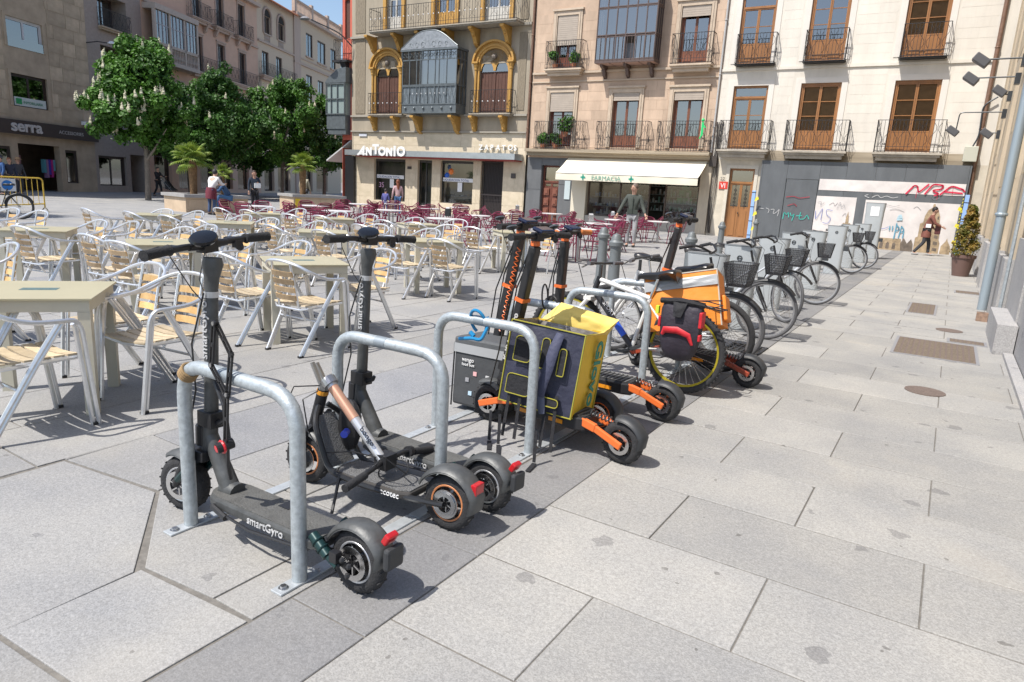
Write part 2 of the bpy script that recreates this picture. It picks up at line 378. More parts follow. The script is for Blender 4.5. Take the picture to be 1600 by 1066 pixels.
# galvanised hoops on base rails
racks = []
def rack(y, label, x0=-2.57, x1=-1.87, h=.765):
    t = thing('bike_rack', label, 'bike rack', ((x0+x1)/2, y, 0), 0, 'galvanised hoop racks in a row'); w = (x1-x0)/2
    pts = fillet([(-w, 0, .01), (-w, 0, h-.03), (w, 0, h-.03), (w, 0, .01)], .15, 7)
    MB().tube(pts, .029, 16).build('hoop', [galv], t, smooth=True)
    for sx in (-w, w):
        b = MB().box(sx-.03, -.19 if y > 1.6 else -.11, .0, sx+.03, .645, .009)
        b.build('base_rail', [mat('galvanised flat bar', (.5, .53, .55), .45, .4, .12, 20)], t, bevel=.002)
        for dy in (-.075, .08):
            q = MB().cyl((sx, dy, .009), (sx, dy, .02), .013, 6); q.cyl((sx, dy, .009), (sx, dy, .012), .019, 12); q.build('bolt', [steel], t)
    cl = MB().tube([(-w*.2, 0, h-.03), (-w*.2+.07, 0, h-.03)], .0305, 14)
    cl.build('sleeve', [mat('dull zinc sleeve', (.3, .34, .37), .5, .5)], t, smooth=True)
    return t
for y, l in zip((1.545, 2.39, 3.22, 4.05, 4.93, 5.80), ('nearest galvanised hoop rack, around the grey scooter', 'second galvanised hoop rack, over the folded scooter', 'third galvanised hoop rack, in front of the yellow bag',
                'fourth galvanised hoop rack, behind the yellow bag', 'fifth galvanised hoop rack, against the mountain bike', 'farthest galvanised hoop rack, under the bicycle saddles')): rack(y, l)
# ---------------------------------------------------------------- facades
cream = mat('cream render', (.68, .635, .56), .85, world=True, streak=.25, var=.11, vs=1.6, bump=.1, bs=40)
cblock = mat('cream render course', (.70, .655, .58), .85, world=True, streak=.25, var=.09, vs=1.6, bump=.1, bs=60, rnd=.025)
sand = mat('pink sandstone', (.50, .37, .27), .85, var=.14, vs=1.6, bump=.15, bs=30)
sandb = mat('pink sandstone block', (.53, .395, .29), .85, world=True, streak=.35, var=.2, vs=1.5, bump=.15, bs=30, rnd=.09)
sandt = mat('sandstone trim', (.52, .42, .32), .8, var=.14, vs=3, bump=.12)
sandd = mat('weathered sandstone ledge', (.36, .30, .22), .9, var=.35, vs=2.5, bump=.2)
greyr = mat('taupe render', (.36, .31, .235), .85, world=True, streak=.25, var=.2, vs=1.4, bump=.1)
greyp = mat('patterned taupe plaster', (.24, .20, .145), .9, var=.35, vs=16, bump=.9, bs=14)
ocher = mat('ochre painted stucco', (.47, .265, .065), .6, var=.12, vs=4)
mblock = mat('polished marble cladding', (.62, .53, .38), .3, var=.14, vs=2.4, rnd=.05, col2=(.68, .58, .44))
wood = mat('varnished brown timber', (.31, .14, .05), .4, var=.25, vs=3, streak=.15)
woodd = mat('dark red timber', (.16, .05, .03), .5, var=.2, vs=4)
shut = mat('brown closed shutter', (.10, .045, .03), .6, var=.2, vs=5)
pane = glassy('window glass', (.30, .33, .36), alpha=.72)
pane3 = glassy('low reflection glass', (.8, .8, .8), alpha=1.04)
pane2 = glassy('shop glass', (.62, .66, .66), alpha=.9)
blind = mat('beige roller blind', (.42, .36, .30), .8, var=.08, vs=3)
curt = mat('net curtain', (.45, .45, .46), .9, var=.1, vs=8)
anth = mat('anthracite boarding', (.115, .125, .135), .6, world=True, var=.18, vs=1.6, streak=.4, rnd=.05)
slate = mat('dark grey slate cladding', (.13, .135, .14), .6, var=.15, vs=1.5)
awnm = mat('cream awning cloth', (.78, .72, .58), .85, var=.04, vs=2)
FO = V((-2.88, 31.07, 0)); FZ = math.atan(.04)
def facade(name, label, cat='building'): return thing(name, label, cat, FO, FZ)
def FP(u, y, z): return FO+Mx.Rotation(FZ, 3, 'Z') @ V((u, y, z))
def wallgrid(b, u0, u1, z0, z1, ops, y=0, dep=.3):
    us = sorted({u0, u1} | {x for o in ops for x in (o[0], o[1]) if u0 < x < u1}); zs = sorted({z0, z1} | {x for o in ops for x in (o[2], o[3]) if z0 < x < z1})
    for a, c in zip(us, us[1:]):
        for d, e in zip(zs, zs[1:]):
            mx, mz = (a+c)/2, (d+e)/2
            if any(o[0] < mx < o[1] and o[2] < mz < o[3] for o in ops): continue
            b.add([(a, y, d), (c, y, d), (c, y, e), (a, y, e)], [(0, 1, 2, 3)])
    for a, c, d, e in ops:
        b.add([(a, y, d), (c, y, d), (c, y, e), (a, y, e), (a, y+dep, d), (c, y+dep, d), (c, y+dep, e), (a, y+dep, e)], [(0, 4, 5, 1), (1, 5, 6, 2), (2, 6, 7, 3), (3, 7, 4, 0)])
UB = MB().box(-.5, -.5, -.5, .5, .5, .5)
ubm = {}
def unit(mt, name='stone_block'):
    k = (mt.name, name)
    if k not in ubm: ubm[k] = UB.mesh(name, [mt])
    return ubm[k]
def pbox(name, mt, par, x0, y0, z0, x1, y1, z1):
    o = link(name, unit(mt, name), par); o.location = ((x0+x1)/2, (y0+y1)/2, (z0+z1)/2); o.scale = (x1-x0, y1-y0, z1-z0); return o
def blocks(par, mt, u0, u1, z0, z1, ops, bw, bh, y=0, proud=.012, gap=.012, name='stone_block', axis=0, var=.3):
    k = 0; z = z0; n = 0
    while z < z1-.05:
        ze = min(z+bh, z1); k += 1; u = u0-(bw*.5 if k % 2 else 0)
        segs = []
        while u < u1:
            L_ = bw*random.uniform(1-var, 1+var); segs.append((max(u, u0), min(u+L_, u1))); u += L_
        for a, c in segs:
            if c-a < .12: continue
            free = [(a, c)]
            for o in ops:
                if o[2] < ze-.01 and o[3] > z+.01:
                    nf = []
                    for p, q in free:
                        if o[1] <= p or o[0] >= q: nf.append((p, q))
                        else:
                            if o[0]-p > .1: nf.append((p, o[0]))
                            if q-o[1] > .1: nf.append((o[1], q))
                    free = nf
            for p, q in free:
                g = gap/2; pr = proud*random.uniform(.6, 1.1)
                if axis == 0: pbox(name, mt, par, p+g, y-pr, z+g, q-g, y+.02, ze-g)
                else: pbox(name, mt, par, y-pr, p+g, z+g, y+.02, q-g, ze-g)
                n += 1
        z = ze
    return n
def fringe(b, u0, u1, y0, y1, z0, z1, step=.11, curl=True):
    """wrought iron balustrade round three sides of a balcony"""
    for z in (z0+.03, z1): 
        for p, q in (((u0, y0, z), (u1, y0, z)), ((u0, y0, z), (u0, y1, z)), ((u1, y0, z), (u1, y1, z))): b.bar(p, q, .03, .02)
    b.bar((u0, y0, z0+.2), (u1, y0, z0+.2), .015)
    def run(p, q):
        n = max(2, int((V(q)-V(p)).length/step))
        for i in range(n+1):
            c = V(p).lerp(V(q), i/n); b.bar(c+V((0, 0, z0)), c+V((0, 0, z1)), .014)
            if curl and i < n and i % 2 == 0:
                d = (V(q)-V(p))/n; s_ = -1 if i % 4 else 1
                pts = [c+d*(1+.8*math.sin(t*2*PI)*s_)+V((0, 0, z0+.25+(z1-z0-.35)*t)) for t in [j/6 for j in range(7)]]
                b.tube(pts, .008, 4, caps=False)
    run((u0, y0, 0), (u1, y0, 0)); run((u0, y0, 0), (u0, y1, 0)); run((u1, y0, 0), (u1, y1, 0))
def balcony(par, u0, u1, z, h=1.2, dep=.5, mt=None, th=.14, corb=True, label=None, step=.11, zf=None):
    b = MB().box(u0, -dep, z-th*.45, u1, 0, z); b.box(u0+.06, -dep+.07, z-th, u1-.06, 0, z-th*.45)
    if corb: b.box(u0+.14, -dep+.16, z-th*1.9, u1-.14, 0, z-th)
    s = b.build('balcony', [mt or sandd], par, label=label)
    r = MB(); fringe(r, u0+.04, u1-.04, -dep+.05, 0, z+.02, z+h, step); r.build('railing', [ir], s)
    return s
def french(par, u0, u1, z0, z1, fm, cols=2, rows=3, panel=.28, transom=0, y=.12, gl=None, inner=None, name='balcony_door', midrail=True):
    """glazed timber door/window set in an opening"""
    b = MB(); t = .085; W_, H_ = u1-u0, z1-z0
    b.box(u0, y-.04, z0, u0+t, y+.05, z1); b.box(u1-t, y-.04, z0, u1, y+.05, z1); b.box(u0+t, y-.04, z1-t, u1-t, y+.05, z1)
    zt = z1-t
    if transom: b.box(u0+t, y-.04, z1-transom-t, u1-t, y+.05, z1-transom); zt = z1-transom-t
    lw = (W_-2*t)/cols; zp = z0+H_*panel
    for c in range(cols):
        a = u0+t+c*lw; s_ = .055
        b.box(a+.004, y-.015, z0, a+s_, y+.035, zt); b.box(a+lw-s_, y-.015, z0, a+lw-.004, y+.035, zt); b.box(a+s_, y-.015, zt-s_, a+lw-s_, y+.035, zt); b.box(a+s_, y-.015, z0, a+lw-s_, y+.035, z0+s_)
        if panel:
            b.box(a+s_, y-.01, z0+s_, a+lw-s_, y+.02, zp); b.box(a+s_+.05, y-.03, z0+s_+.06, a+lw-s_-.05, y-.01, zp-.08)
            b.box(a+s_, y-.015, zp, a+lw-s_, y+.035, zp+s_)
        for r in range(1, rows): zz = zp+s_+(zt-s_-zp-s_)*r/rows; b.box(a+s_, y-.008, zz-.015, a+lw-s_, y+.03, zz+.015)
    w_ = b.build(name, [fm], par)
    g = MB()
    for c in range(cols):
        a = u0+t+c*lw+.055
        for r in range(rows):
            za = zp+.055+(zt-.11-zp)*r/rows+.016; zb = zp+.055+(zt-.11-zp)*(r+1)/rows-.016
            q = MB().add([(a, y+.012, za), (a+lw-.11, y+.012, za), (a+lw-.11, y+.012, zb), (a, y+.012, zb)], [(0, 1, 2, 3)]); q.build('pane', [gl or pane], w_)
    if transom: MB().add([(u0+t, y+.012, z1-transom), (u1-t, y+.012, z1-transom), (u1-t, y+.012, z1-t), (u0+t, y+.012, z1-t)], [(0, 1, 2, 3)]).build('pane', [gl or pane], w_)
    yi = y+(.06 if gl is pane3 else .17); MB().add([(u0, yi, z0), (u1, yi, z0), (u1, yi, z1), (u0, yi, z1)], [(0, 1, 2, 3)]).build('curtain', [inner or dark], w_)  # by default a dark sheet standing for the unlit room, not a curtain
    return w_
def surround(par, u0, u1, z0, z1, t, mt, pr=.05, name='window_surround', lip=True):
    b = MB(); b.box(u0-t, -pr, z0, u0, .02, z1+t); b.box(u1, -pr, z0, u1+t, .02, z1+t); b.box(u0, -pr, z1, u1, .02, z1+t)
    if lip: b.box(u0-t-.05, -pr-.06, z1+t, u1+t+.05, .02, z1+t+.09); b.box(u0-t*.5, -pr-.025, z0, u0-t*.25, -pr, z1+t*.5); b.box(u1+t*.25, -pr-.025, z0, u1+t*.5, -pr, z1+t*.5)
    return b.build(name, [mt], par)
# ---- cream building with timber doors, on the right
W1 = [(-5.98, -4.55, 3.78, 6.38), (-3.27, -1.75, 3.78, 6.42), (.13, 1.68, 3.78, 6.43)]
W2 = [(-6.03, -4.62, 7.28, 9.95), (-3.28, -1.84, 7.28, 9.95), (.12, 1.56, 7.28, 9.95)]
W3 = [(a, c, z+3.5, z1+3.4) for a, c, z, z1 in W2]
DOOR = (-5.72, -4.66, -.05, 2.96)
wb = facade('cream_apartment_building', 'cream rendered apartment building with brown timber balcony doors above grey boarding')
b = MB(); wallgrid(b, -6.55, 4.3, 3.35, 14.6, W1+W2+W3); b.box(-6.55, 0, 14.6, 4.3, 12, 14.7); b.add([(-6.55, .7, 0), (4.3, .7, 0), (4.3, .7, 14.6), (-6.55, .7, 14.6)], [(0, 1, 2, 3)])
b.build('wall', [cream], wb)
b = MB(); wallgrid(b, -6.55, -4.30, -.1, 3.35, [DOOR]); b.box(-4.3, 0, -.1, 4.3, .3, 3.35); b.build('ground_floor_wall', [mat('pale stone ground floor', (.60, .54, .44), .8, var=.16, vs=2)], wb)
blocks(wb, cblock, -6.5, 3.3, 3.78, 6.98, [(a-.32, c+.32, z0-.1, z1+.35) for a, c, z0, z1 in W1], 1.3, .36, proud=.004, gap=.012, name='render_block', var=.25)
blocks(wb, cblock, -6.5, 3.3, 7.1, 9.6, [(a-.3, c+.3, z0-.1, z1+.35) for a, c, z0, z1 in W2], 1.3, .36, proud=.004, gap=.012, name='render_block', var=.25)
pbox('string_course', cream, wb, -6.55, -.06, 6.98, 3.3, .02, 7.08)
pbox('stone_band', sandd, wb, -4.3, -.03, 3.32, 3.2, .02, 3.74)
wtrim = mat('white plaster trim', (.70, .66, .60), .8, var=.04, vs=2)
for i, (a, c, z0, z1) in enumerate(W1+W2+W3):
    surround(wb, a, c, z0, z1, .22, wtrim, .022, lip=False)
    french(wb, a, c, z0, z1, wood, transom=.42 if i in (0, 3, 6) else 0, rows=3 if i not in (0, 3) else 2, inner=(mat('closed timber inner shutter', (.40, .23, .10), .6, var=.15, vs=4) if i in (1, 2, 5) else dark), gl=(pane3 if i in (1, 2, 5) else pane))
for u0, u1, z in ((-6.3, -4.15, 3.72), (-3.6, -1.18, 3.72), (-.25, 2.1, 3.72)): balcony(wb, u0, u1, z, 1.2, .55, mat('grey stone balcony slab', (.40, .36, .30), .85, var=.25, vs=3), .16, step=.12)
for u0, u1 in ((-6.02, -4.38), (-3.32, -1.71), (.1, 1.7)): balcony(wb, u0, u1, 7.2, 1.17, .45, ir, .05, corb=False, step=.12)
# street door no. 22
d = french(wb, *DOOR[:3], 2.96, wood, rows=1, panel=.44, transom=.55, y=.15, name='street_door', gl=pane)
b = MB()
for cx in (-5.42, -4.96):
    for z in np.arange(1.35, 2.2, .17): b.torus((cx, .14, z), (0, 1, 0), .05, .008, 10, 4)
    b.bar((cx, .14, 1.25), (cx, .14, 2.3), .012)
b.build('door_grille', [ir], d)
MB().ball((-5.19, .08, 1.06), .035).build('door_knocker', [ir], d)
MB().add([(-5.6, .165, 2.45), (-4.8, .165, 2.45), (-4.8, .165, 2.84), (-5.6, .165, 2.84)], [(0, 1, 2, 3)]).build('fanlight_curtain', [curt], d)
surround(wb, *DOOR[:3], 2.96, .14, mat('pale door stone', (.62, .57, .48), .8, var=.1), .03, 'door_surround', lip=False)
sg = thing('house_number_plate', 'red plate with white letters under the number 22 by the timber street door', 'sign', FP(-5.93, -.02, 2.22), FZ)
MB().box(-.19, -.02, -.16, .19, 0, .16).build('plate', [mat('red enamel', (.62, .05, .03), .4)], sg)
text('VI', .3, wht, sg, (-.13, -.023, -.11), sx=.9); text('22', .2, mat('black enamel', (.02, .02, .02), .5), sg, (-.16, -.045, .21))
# downpipe between the cream and pink buildings, and the brown one at the far corner
def pipe(name, label, pts, r, mt, clip=True, cat='drainpipe'):
    t = thing(name, label, cat, pts[0]); o = V(pts[0]); q = [V(p)-o for p in pts]
    MB().tube(fillet(q, .12, 4), r, 10).build('pipe', [mt], t, smooth=True)
    if clip:
        for k in range(5):
            c = q[-1].lerp(q[0], .1+.2*k) if len(q) == 2 else None
            if c: MB().torus(c, (0, 0, 1), r+.008, .012, 12, 5, 2).build('bracket', [mt], t)
    return t
copper = mat('brown metal pipe', (.22, .13, .09), .5, .3, .2, 8)
pipe('drainpipe', 'slim grey drainpipe between the pink stone and cream facades', [FP(-6.62, -.07, 14.5), FP(-6.62, -.07, 3.6)], .045, mat('pale grey pipe', (.45, .44, .43), .5))
pipe('drainpipe', 'long brown drainpipe at the right end of the cream facade', [FP(3.2, -.09, 14.5), FP(3.2, -.09, .4)], .075, copper)
pipe('drainpipe', 'brown drainpipe between the taupe and pink stone facades', [FP(-16.02, -.08, 14.5), FP(-16.02, -.08, 3.5)], .06, copper)
b = MB()
for i in range(5):
    pts = [FP(-6.5+.06*i+.04*math.sin(z*2+i), -.06, z) for z in np.arange(.1, 4.9, .3)]; b.tube(pts, .016, 5)
b.box(*FP(-6.62, -.2, 3.0), *(FP(-6.3, -.05, 3.45))); o = b.build('cable_bundle', [mat('sooty cable', (.06, .05, .045), .8)], cat='cables', label='dark bundle of cables running down beside the pharmacy front')
# ---- hoarding with banner
hd = thing('hoarding', 'dark grey boarding over the shopfront of the cream building', 'hoarding', FO, FZ)
us = [-4.3, -3.3, -2.03, -1.05, 0, 1.02, 2.05, 3.08]
for i, (a, c) in enumerate(zip(us, us[1:])):
    z1 = 3.32
    if i == 1:
        pbox('boarding_panel', anth, hd, a+.004, -.28, 2.6, c-.004, -.22, z1); dr = pbox('boarding_door', anth, hd, a+.02, -.275, -.02, c-.02, -.22, 2.585)
        continue
    pbox('boarding_panel', anth, hd, a+.004, -.28, -.08, c-.004, -.22, z1)
pbox('return_panel', anth, hd, -4.36, -.28, -.05, -4.304, -.0, 3.32); pbox('return_panel', anth, hd, 3.085, -.28, -.05, 3.14, 0, 3.32)
yb = -.292
ban = mat('white printed banner', (.66, .62, .60), .6, var=.16, vs=1.3); bt = thing('poster_banner', 'white printed banner with cathedral towers and graffiti on the grey boarding', 'banner', FO, FZ)
def wavy(b, u0, u1, z0, z1, n=24):
    vs = []; fs = []
    for i in range(n+1):
        for j in range(7):
            u = u0+(u1-u0)*i/n; z = z0+(z1-z0)*j/6; vs.append((u, yb-.006*math.sin(u*3+z*5)-.008*math.sin(u*7-z*9)*(1-abs(j/3-1)), z))
    for i in range(n):
        for j in range(6): fs.append((i*7+j, (i+1)*7+j, (i+1)*7+j+1, i*7+j+1))
    b.add(vs, fs)
b = MB(); wavy(b, -2.0, 3.06, 2.2, 2.64); b.build('upper_strip', [ban], bt, smooth=True)
b = MB(); wavy(b, -2.02, -.53, -.06, 1.96); b.build('left_sheet', [ban], bt, smooth=True)
b = MB(); wavy(b, -.2, 3.0, -.06, 1.9); b.build('right_sheet', [ban], bt, smooth=True)
prt = mat('sepia print', (.36, .27, .17), .7, var=.45, vs=5); prd = mat('dark sepia print', (.15, .12, .095), .7, var=.4, vs=7)
b = MB(); Y = -.312
def flat(b, poly, dy=0): b.add([(u, Y-dy, z) for u, z in poly], [tuple(range(len(poly)))])
flat(b, [(1.72, -.04), (1.72, .55), (1.8, .6), (1.8, 1.1), (1.9, 1.15), (1.92, 1.4), (2.0, 1.62), (2.12, 1.72), (2.14, 1.86), (2.2, 1.86), (2.22, 1.72), (2.34, 1.62), (2.42, 1.4), (2.44, 1.15), (2.5, 1.1), (2.5, .55), (2.56, .4), (2.56, -.04)])
flat(b, [(2.6, -.04), (2.62, .3), (2.75, .5), (2.78, .62), (2.81, .5), (2.92, .3), (2.94, -.04)])
for i in range(3): flat(b, [(-.9+.1*i-.02, .55), (-.9+.1*i-.01, .9+.25*(i == 1)), (-.9+.1*i+.04, .95+.45*(i == 1)), (-.9+.1*i+.09, .9+.2*(i == 1)), (-.9+.1*i+.1, .55)])
flat(b, [(-.19, -.04), (-.19, .46), (1.25, .46), (1.3, -.04)]); b.build('tower_print', [prt], bt)
b = MB()
for i in range(6): flat(b, [(2.34, .1+.24*i), (2.34, .22+.24*i), (2.5-.02*i, .2+.24*i), (2.5-.02*i, .08+.24*i)], .002)
for i in range(6): flat(b, [(-.12+.22*i, .05), (-.12+.22*i, .25), (-.06+.22*i, .32), (0+.22*i, .25), (0+.22*i, .05)], .002)
flat(b, [(1.3, -.04), (1.25, .3), (1.35, .5), (1.48, .3), (1.6, .48), (1.68, .3), (1.7, -.04)], .001); b.build('shadow_print', [prd], bt)
gf = thing('graffiti', 'red spray letters, blue and teal scrawls on the banner and boarding', 'graffiti', FO, FZ); Yg = -.322
def spray(col, strokes, w=.05, nm='spray_stroke', rough=.5):
    b = MB()
    for s_ in strokes: b.strip(fine(s_), w, (0, Yg, 0))
    return b.build(nm, [mat('spray %s' % (col,), col, rough)], gf)
def fine(s_):
    if len(s_) < 3: return s_
    return [(p.x, p.z) for p in fillet([V((a, 0, c)) for a, c in s_], .12, 4)]
spray((.62, .02, .07), [[(1.15, 2.2), (1.38, 2.52), (1.5, 2.5), (1.55, 2.24), (1.85, 2.58)], [(1.78, 2.22), (2.0, 2.6), (2.35, 2.56), (2.3, 2.42), (1.98, 2.36), (2.25, 2.24), (2.1, 2.18)], [(2.28, 2.22), (2.6, 2.56), (2.98, 2.44), (3.04, 2.36)], [(2.4, 2.33), (2.98, 2.3)]], .055)
spray((.12, .33, .45), [[(1.0, .45), (1.02, 1.05)], [(1.02, 1.0), (1.15, .85), (1.05, .75)], [(1.15, .5), (1.2, .95)], [(1.2, .95), (1.32, .8), (1.2, .7)], [(1.3, .5), (1.3, .78)], [(.8, .78), (.8, .93)], [(.9, .78), (.9, .93)]], .04)
spray((.42, .60, .68), [[(1.02, 1.2), (1.16, 1.22)], [(1.03, 1.28), (1.15, 1.27)], [(1.06, 1.34), (1.12, 1.35)]], .085)
spray((.16, .2, .5), [[(-1.98, 1.35), (-1.95, .98), (-1.72, 1.5), (-1.74, 1.0)], [(-1.35, 1.4), (-1.6, 1.45), (-1.55, 1.2), (-1.35, 1.1), (-1.45, .85), (-1.65, .9)], [(-.05, 1.6), (.3, 1.3), (.1, 1.1), (.45, 1.05), (.3, .85), (.6, .8), (.75, .9)]], .018)
spray((.3, .3, .32), [[(-1.95, 1.7), (-1.8, 1.75), (-1.85, 1.55), (-1.7, 1.7)], [(-1.2, 1.5), (-1.1, 1.8), (-1.05, 1.5), (-.95, 1.7), (-.9, 1.5)], [(.4, 1.7), (.6, 1.75), (.8, 1.68), (1.0, 1.74)]], .014)
Yg = -.30
spray((.05, .5, .42), [[(-3.22, .95), (-3.2, 1.25), (-3.1, 1.1), (-3.02, 1.25), (-3.0, 1.02)], [(-2.95, 1.2), (-2.9, 1.05), (-2.78, 1.2), (-2.85, .9)], [(-2.7, 1.1), (-2.5, 1.12)], [(-2.55, 1.25), (-2.6, .95), (-2.35, 1.0), (-2.3, 1.2), (-2.2, 1.0)]], .028)
spray((.7, .7, .7), [[(-4.25, 1.33), (-4.05, 1.32)], [(-3.95, 1.35), (-3.8, 1.3), (-3.85, 1.15)], [(-3.75, 1.3), (-3.6, 1.33), (-3.65, 1.1), (-3.5, 1.2), (-3.4, 1.35), (-3.45, 1.05)], [(-.15, 2.1), (-.3, 2.05), (-.1, 1.98)], [(0, 2.0), (.2, 2.12), (.3, 1.98), (.5, 2.1), (.7, 2.0), (.9, 2.06)]], .016)
spray((.2, .2, .22), [[(2.0, 2.15), (2.1, 2.0), (2.3, 2.1)], [(-1.5, 1.62), (-1.35, 1.75), (-1.3, 1.55), (-1.2, 1.72)], [(-.95, 1.2), (-.85, 1.35), (-.8, 1.1), (-.7, 1.2)], [(.7, 1.55), (.95, 1.6), (1.2, 1.5)], [(.2, .65), (.35, .75), (.5, .6)], [(1.5, 1.65), (1.6, 1.75), (1.75, 1.6)]], .014)
spray((.62, .02, .07), [[(1.5, 2.3), (1.5, 2.05)], [(2.2, 2.25), (2.2, 2.02)], [(2.66, 2.5), (2.67, 2.2)]], .012)
spray((.35, .04, .06), [[(-3.2, 1.85), (-2.9, 1.9), (-2.7, 1.82), (-2.3, 1.9)], [(-3.1, 1.5), (-2.85, 1.6), (-2.75, 1.5)]], .03)
# blue tape-wrapped edge posts
tb = mat('pale blue foam', (.28, .45, .78), .6); ty = mat('yellow tape', (.75, .65, .05), .5); tk = mat('black tape', (.02, .02, .02), .5)
for u, lab, zt in ((-4.5, 'pale blue foam-wrapped post with yellow tape at the left end of the boarding', 2.05), (3.16, 'pale blue foam-wrapped post with hazard tape at the right end of the boarding', 2.25)):
    t = thing('padded_post', lab, 'post', FP(u, -.42, 0), FZ)
    MB().box(-.07, -.05, -.08, .07, .05, zt).build('foam_wrap', [tb], t, bevel=.01)
    b = MB(); b.k = 0
    for k in range(4):
        z = .15+k*.6; s_ = 1 if u < 0 else -1; b.box(-.075, -.055, z, .075, .055, z+.03)
    b.build('tape_band', [tk], t)
    b = MB()
    for k in range(3): z = .35+k*.62; b.add([(s_*.06, -.06, z), (s_*.24, -.08, z+.1), (s_*.2, -.07, z+.22), (s_*.1, -.06, z+.16)], [(0, 1, 2, 3)]).add([(s_*.06, -.058, z), (s_*.24, -.078, z+.1), (s_*.2, -.068, z+.22), (s_*.1, -.058, z+.16)], [(3, 2, 1, 0)])
    b.build('tape_tail', [ty], t)
    if u > 0:
        b = MB()
        for k in range(18): b.bar((-.13, -.04, .12*k), (-.1, -.04, .12*k+.1), .05, .02)
        b.build('hazard_tape', [ty], t); b = MB()
        for k in range(18): b.bar((-.1, -.041, .12*k+.08), (-.13, -.041, .12*k+.14), .05, .02)
        b.build('hazard_stripe', [tk], t)
# ---- pink sandstone building with the pharmacy
P1 = [(-14.86, -13.55, 3.76, 6.3), (-11.52, -10.2, 3.76, 6.22), (-8.58, -7.22, 3.76, 6.2)]
P2 = [(-14.72, -13.6, 7.4, 9.8), (-8.6, -7.3, 7.4, 9.75)]
BAY = (-12.2, -9.5, 7.4, 10.6)
P3 = [(a, c, z+3.5, z1+3.4) for a, c, z, z1 in P2]
SHOP = (-12.5, -6.98, .5, 3.1); PD = (-15.1, -14.1, -.1, 2.82)
pb = facade('pink_stone_building', 'pink sandstone apartment building with iron balconies above the pharmacy')
b = MB(); wallgrid(b, -15.95, -6.55, 3.2, 14.4, P1+P2+P3+[BAY]); b.box(-15.95, 0, 14.4, -6.55, 12, 14.5); b.add([(-15.95, .75, 3.2), (-6.55, .75, 3.2), (-6.55, .75, 14.4), (-15.95, .75, 14.4)], [(0, 1, 2, 3)])
b.build('wall', [sand], pb)
b = MB(); wallgrid(b, -15.95, -12.5, -.1, 3.2, [PD]); b.build('slate_wall', [slate], pb)
for a, c, z0, z1 in ((-15.9, -15.12, 0, 1.6), (-15.9, -15.12, 1.62, 3.1), (-14.08, -13.35, 0, 1.9), (-14.08, -13.35, 1.92, 3.1), (-15.08, -14.1, 2.84, 3.1)): pbox('slate_panel', slate, pb, a, -.02, z0, c, .01, z1)
b = MB(); wallgrid(b, -12.5, -6.55, -.1, 3.2, [SHOP]); b.build('shopfront_wall', [mat('pale shop stone', (.55, .49, .38), .7, var=.15, vs=2)], pb)
ops = [(a-.25, c+.25, z0-.1, z1+.42) for a, c, z0, z1 in P1+P2]+[(-12.4, -9.35, 7.0, 11)]
nb = blocks(pb, sandb, -15.8, -6.6, 3.72, 6.75, ops, .95, .43, proud=.008, gap=.008)
nb += blocks(pb, sandb, -15.8, -6.6, 7.28, 9.9, ops, .95, .44, proud=.008, gap=.008)
for z0, z1, pr, mt in ((6.76, 6.82, .06, sandt), (7.15, 7.25, .1, sandt), (3.45, 3.6, .5, sandd), (3.28, 3.45, .3, sandd)): pbox('cornice', mt, pb, -15.9, -pr, z0, -6.6, .02, z1)
for i, (a, c, z0, z1) in enumerate(P1+P2+P3):
    surround(pb, a, c, z0, z1, .2, sandt, .06)
    plant = i in (0, 3)
    french(pb, a, c, z0, z1, mat('red-brown timber', (.20, .075, .04), .45, var=.15, vs=4) if not plant else woodd, rows=1 if i else 2, panel=.2, inner=(curt if i in (1, 2) else dark), y=.18)
    h = (.9, .42, .42, 1.35, .5, .4, .4)[i]
    q = MB(); zt = z1; n = int(h/.09)
    for k in range(n): q.box(a+.03, -.02-.01*k/n, zt-.09*(k+1)+.006, c-.03, .02-.01*k/n, zt-.09*k)
    q.build('roller_blind', [blind], pb)
for (u0, u1, z) in ((-15.45, -12.75, 3.6), (-12.1, -9.5, 3.6), (-9.1, -6.65, 3.6)): balcony(pb, u0, u1, z, 1.3, .5, sandd, .08, corb=False, step=.12)
for (u0, u1, z) in ((-15.08, -13.08, 7.33), (-8.82, -6.95, 7.3)): balcony(pb, u0, u1, z, 1.25, .5, sandt, .16, step=.12)
# glazed bay
bd = .8; bay = MB()
bay.box(-12.28, -bd, 7.42, -9.42, 0, 7.52); bay.box(-12.28, -bd, 10.9, -9.42, 0, 11.0)
bo = bay.build('bay_window', [mat('brown painted iron', (.11, .075, .065), .5)], pb)
b = MB()
for z in (7.55, 8.52, 8.6, 9.72, 9.78, 10.88):
    b.bar((-12.25, -bd+.02, z), (-9.45, -bd+.02, z), .05, .04)
    for u in (-12.25, -9.45): b.bar((u, -bd, z), (u, 0, z), .04, .05)
for i in range(7): u = -12.25+2.8*i/6; b.bar((u, -bd+.02, 7.5), (u, -bd+.02, 10.9), .045)
for i in range(14): u = -12.25+2.8*i/13; b.bar((u, -bd-.01, 7.5), (u, -bd-.01, 8.52), .016)
for u in (-12.25, -9.45):
    for y in (-.55, -.3, -.05): b.bar((u, y, 7.5), (u, y, 10.9), .04)
b.build('bay_glazing_bars', [mat('brown painted iron', (.11, .075, .065), .5)], bo)
for i in range(6):
    a, c = -12.25+2.8*i/6, -12.25+2.8*(i+1)/6
    for z0, z1 in ((7.58, 8.5), (8.62, 9.7), (9.8, 10.86)):
        if i == 3 and z0 < 8: continue
        MB().add([(a+.03, -bd+.02, z0), (c-.03, -bd+.02, z0), (c-.03, -bd+.02, z1), (a+.03, -bd+.02, z1)], [(0, 1, 2, 3)]).build('pane', [pane], bo)
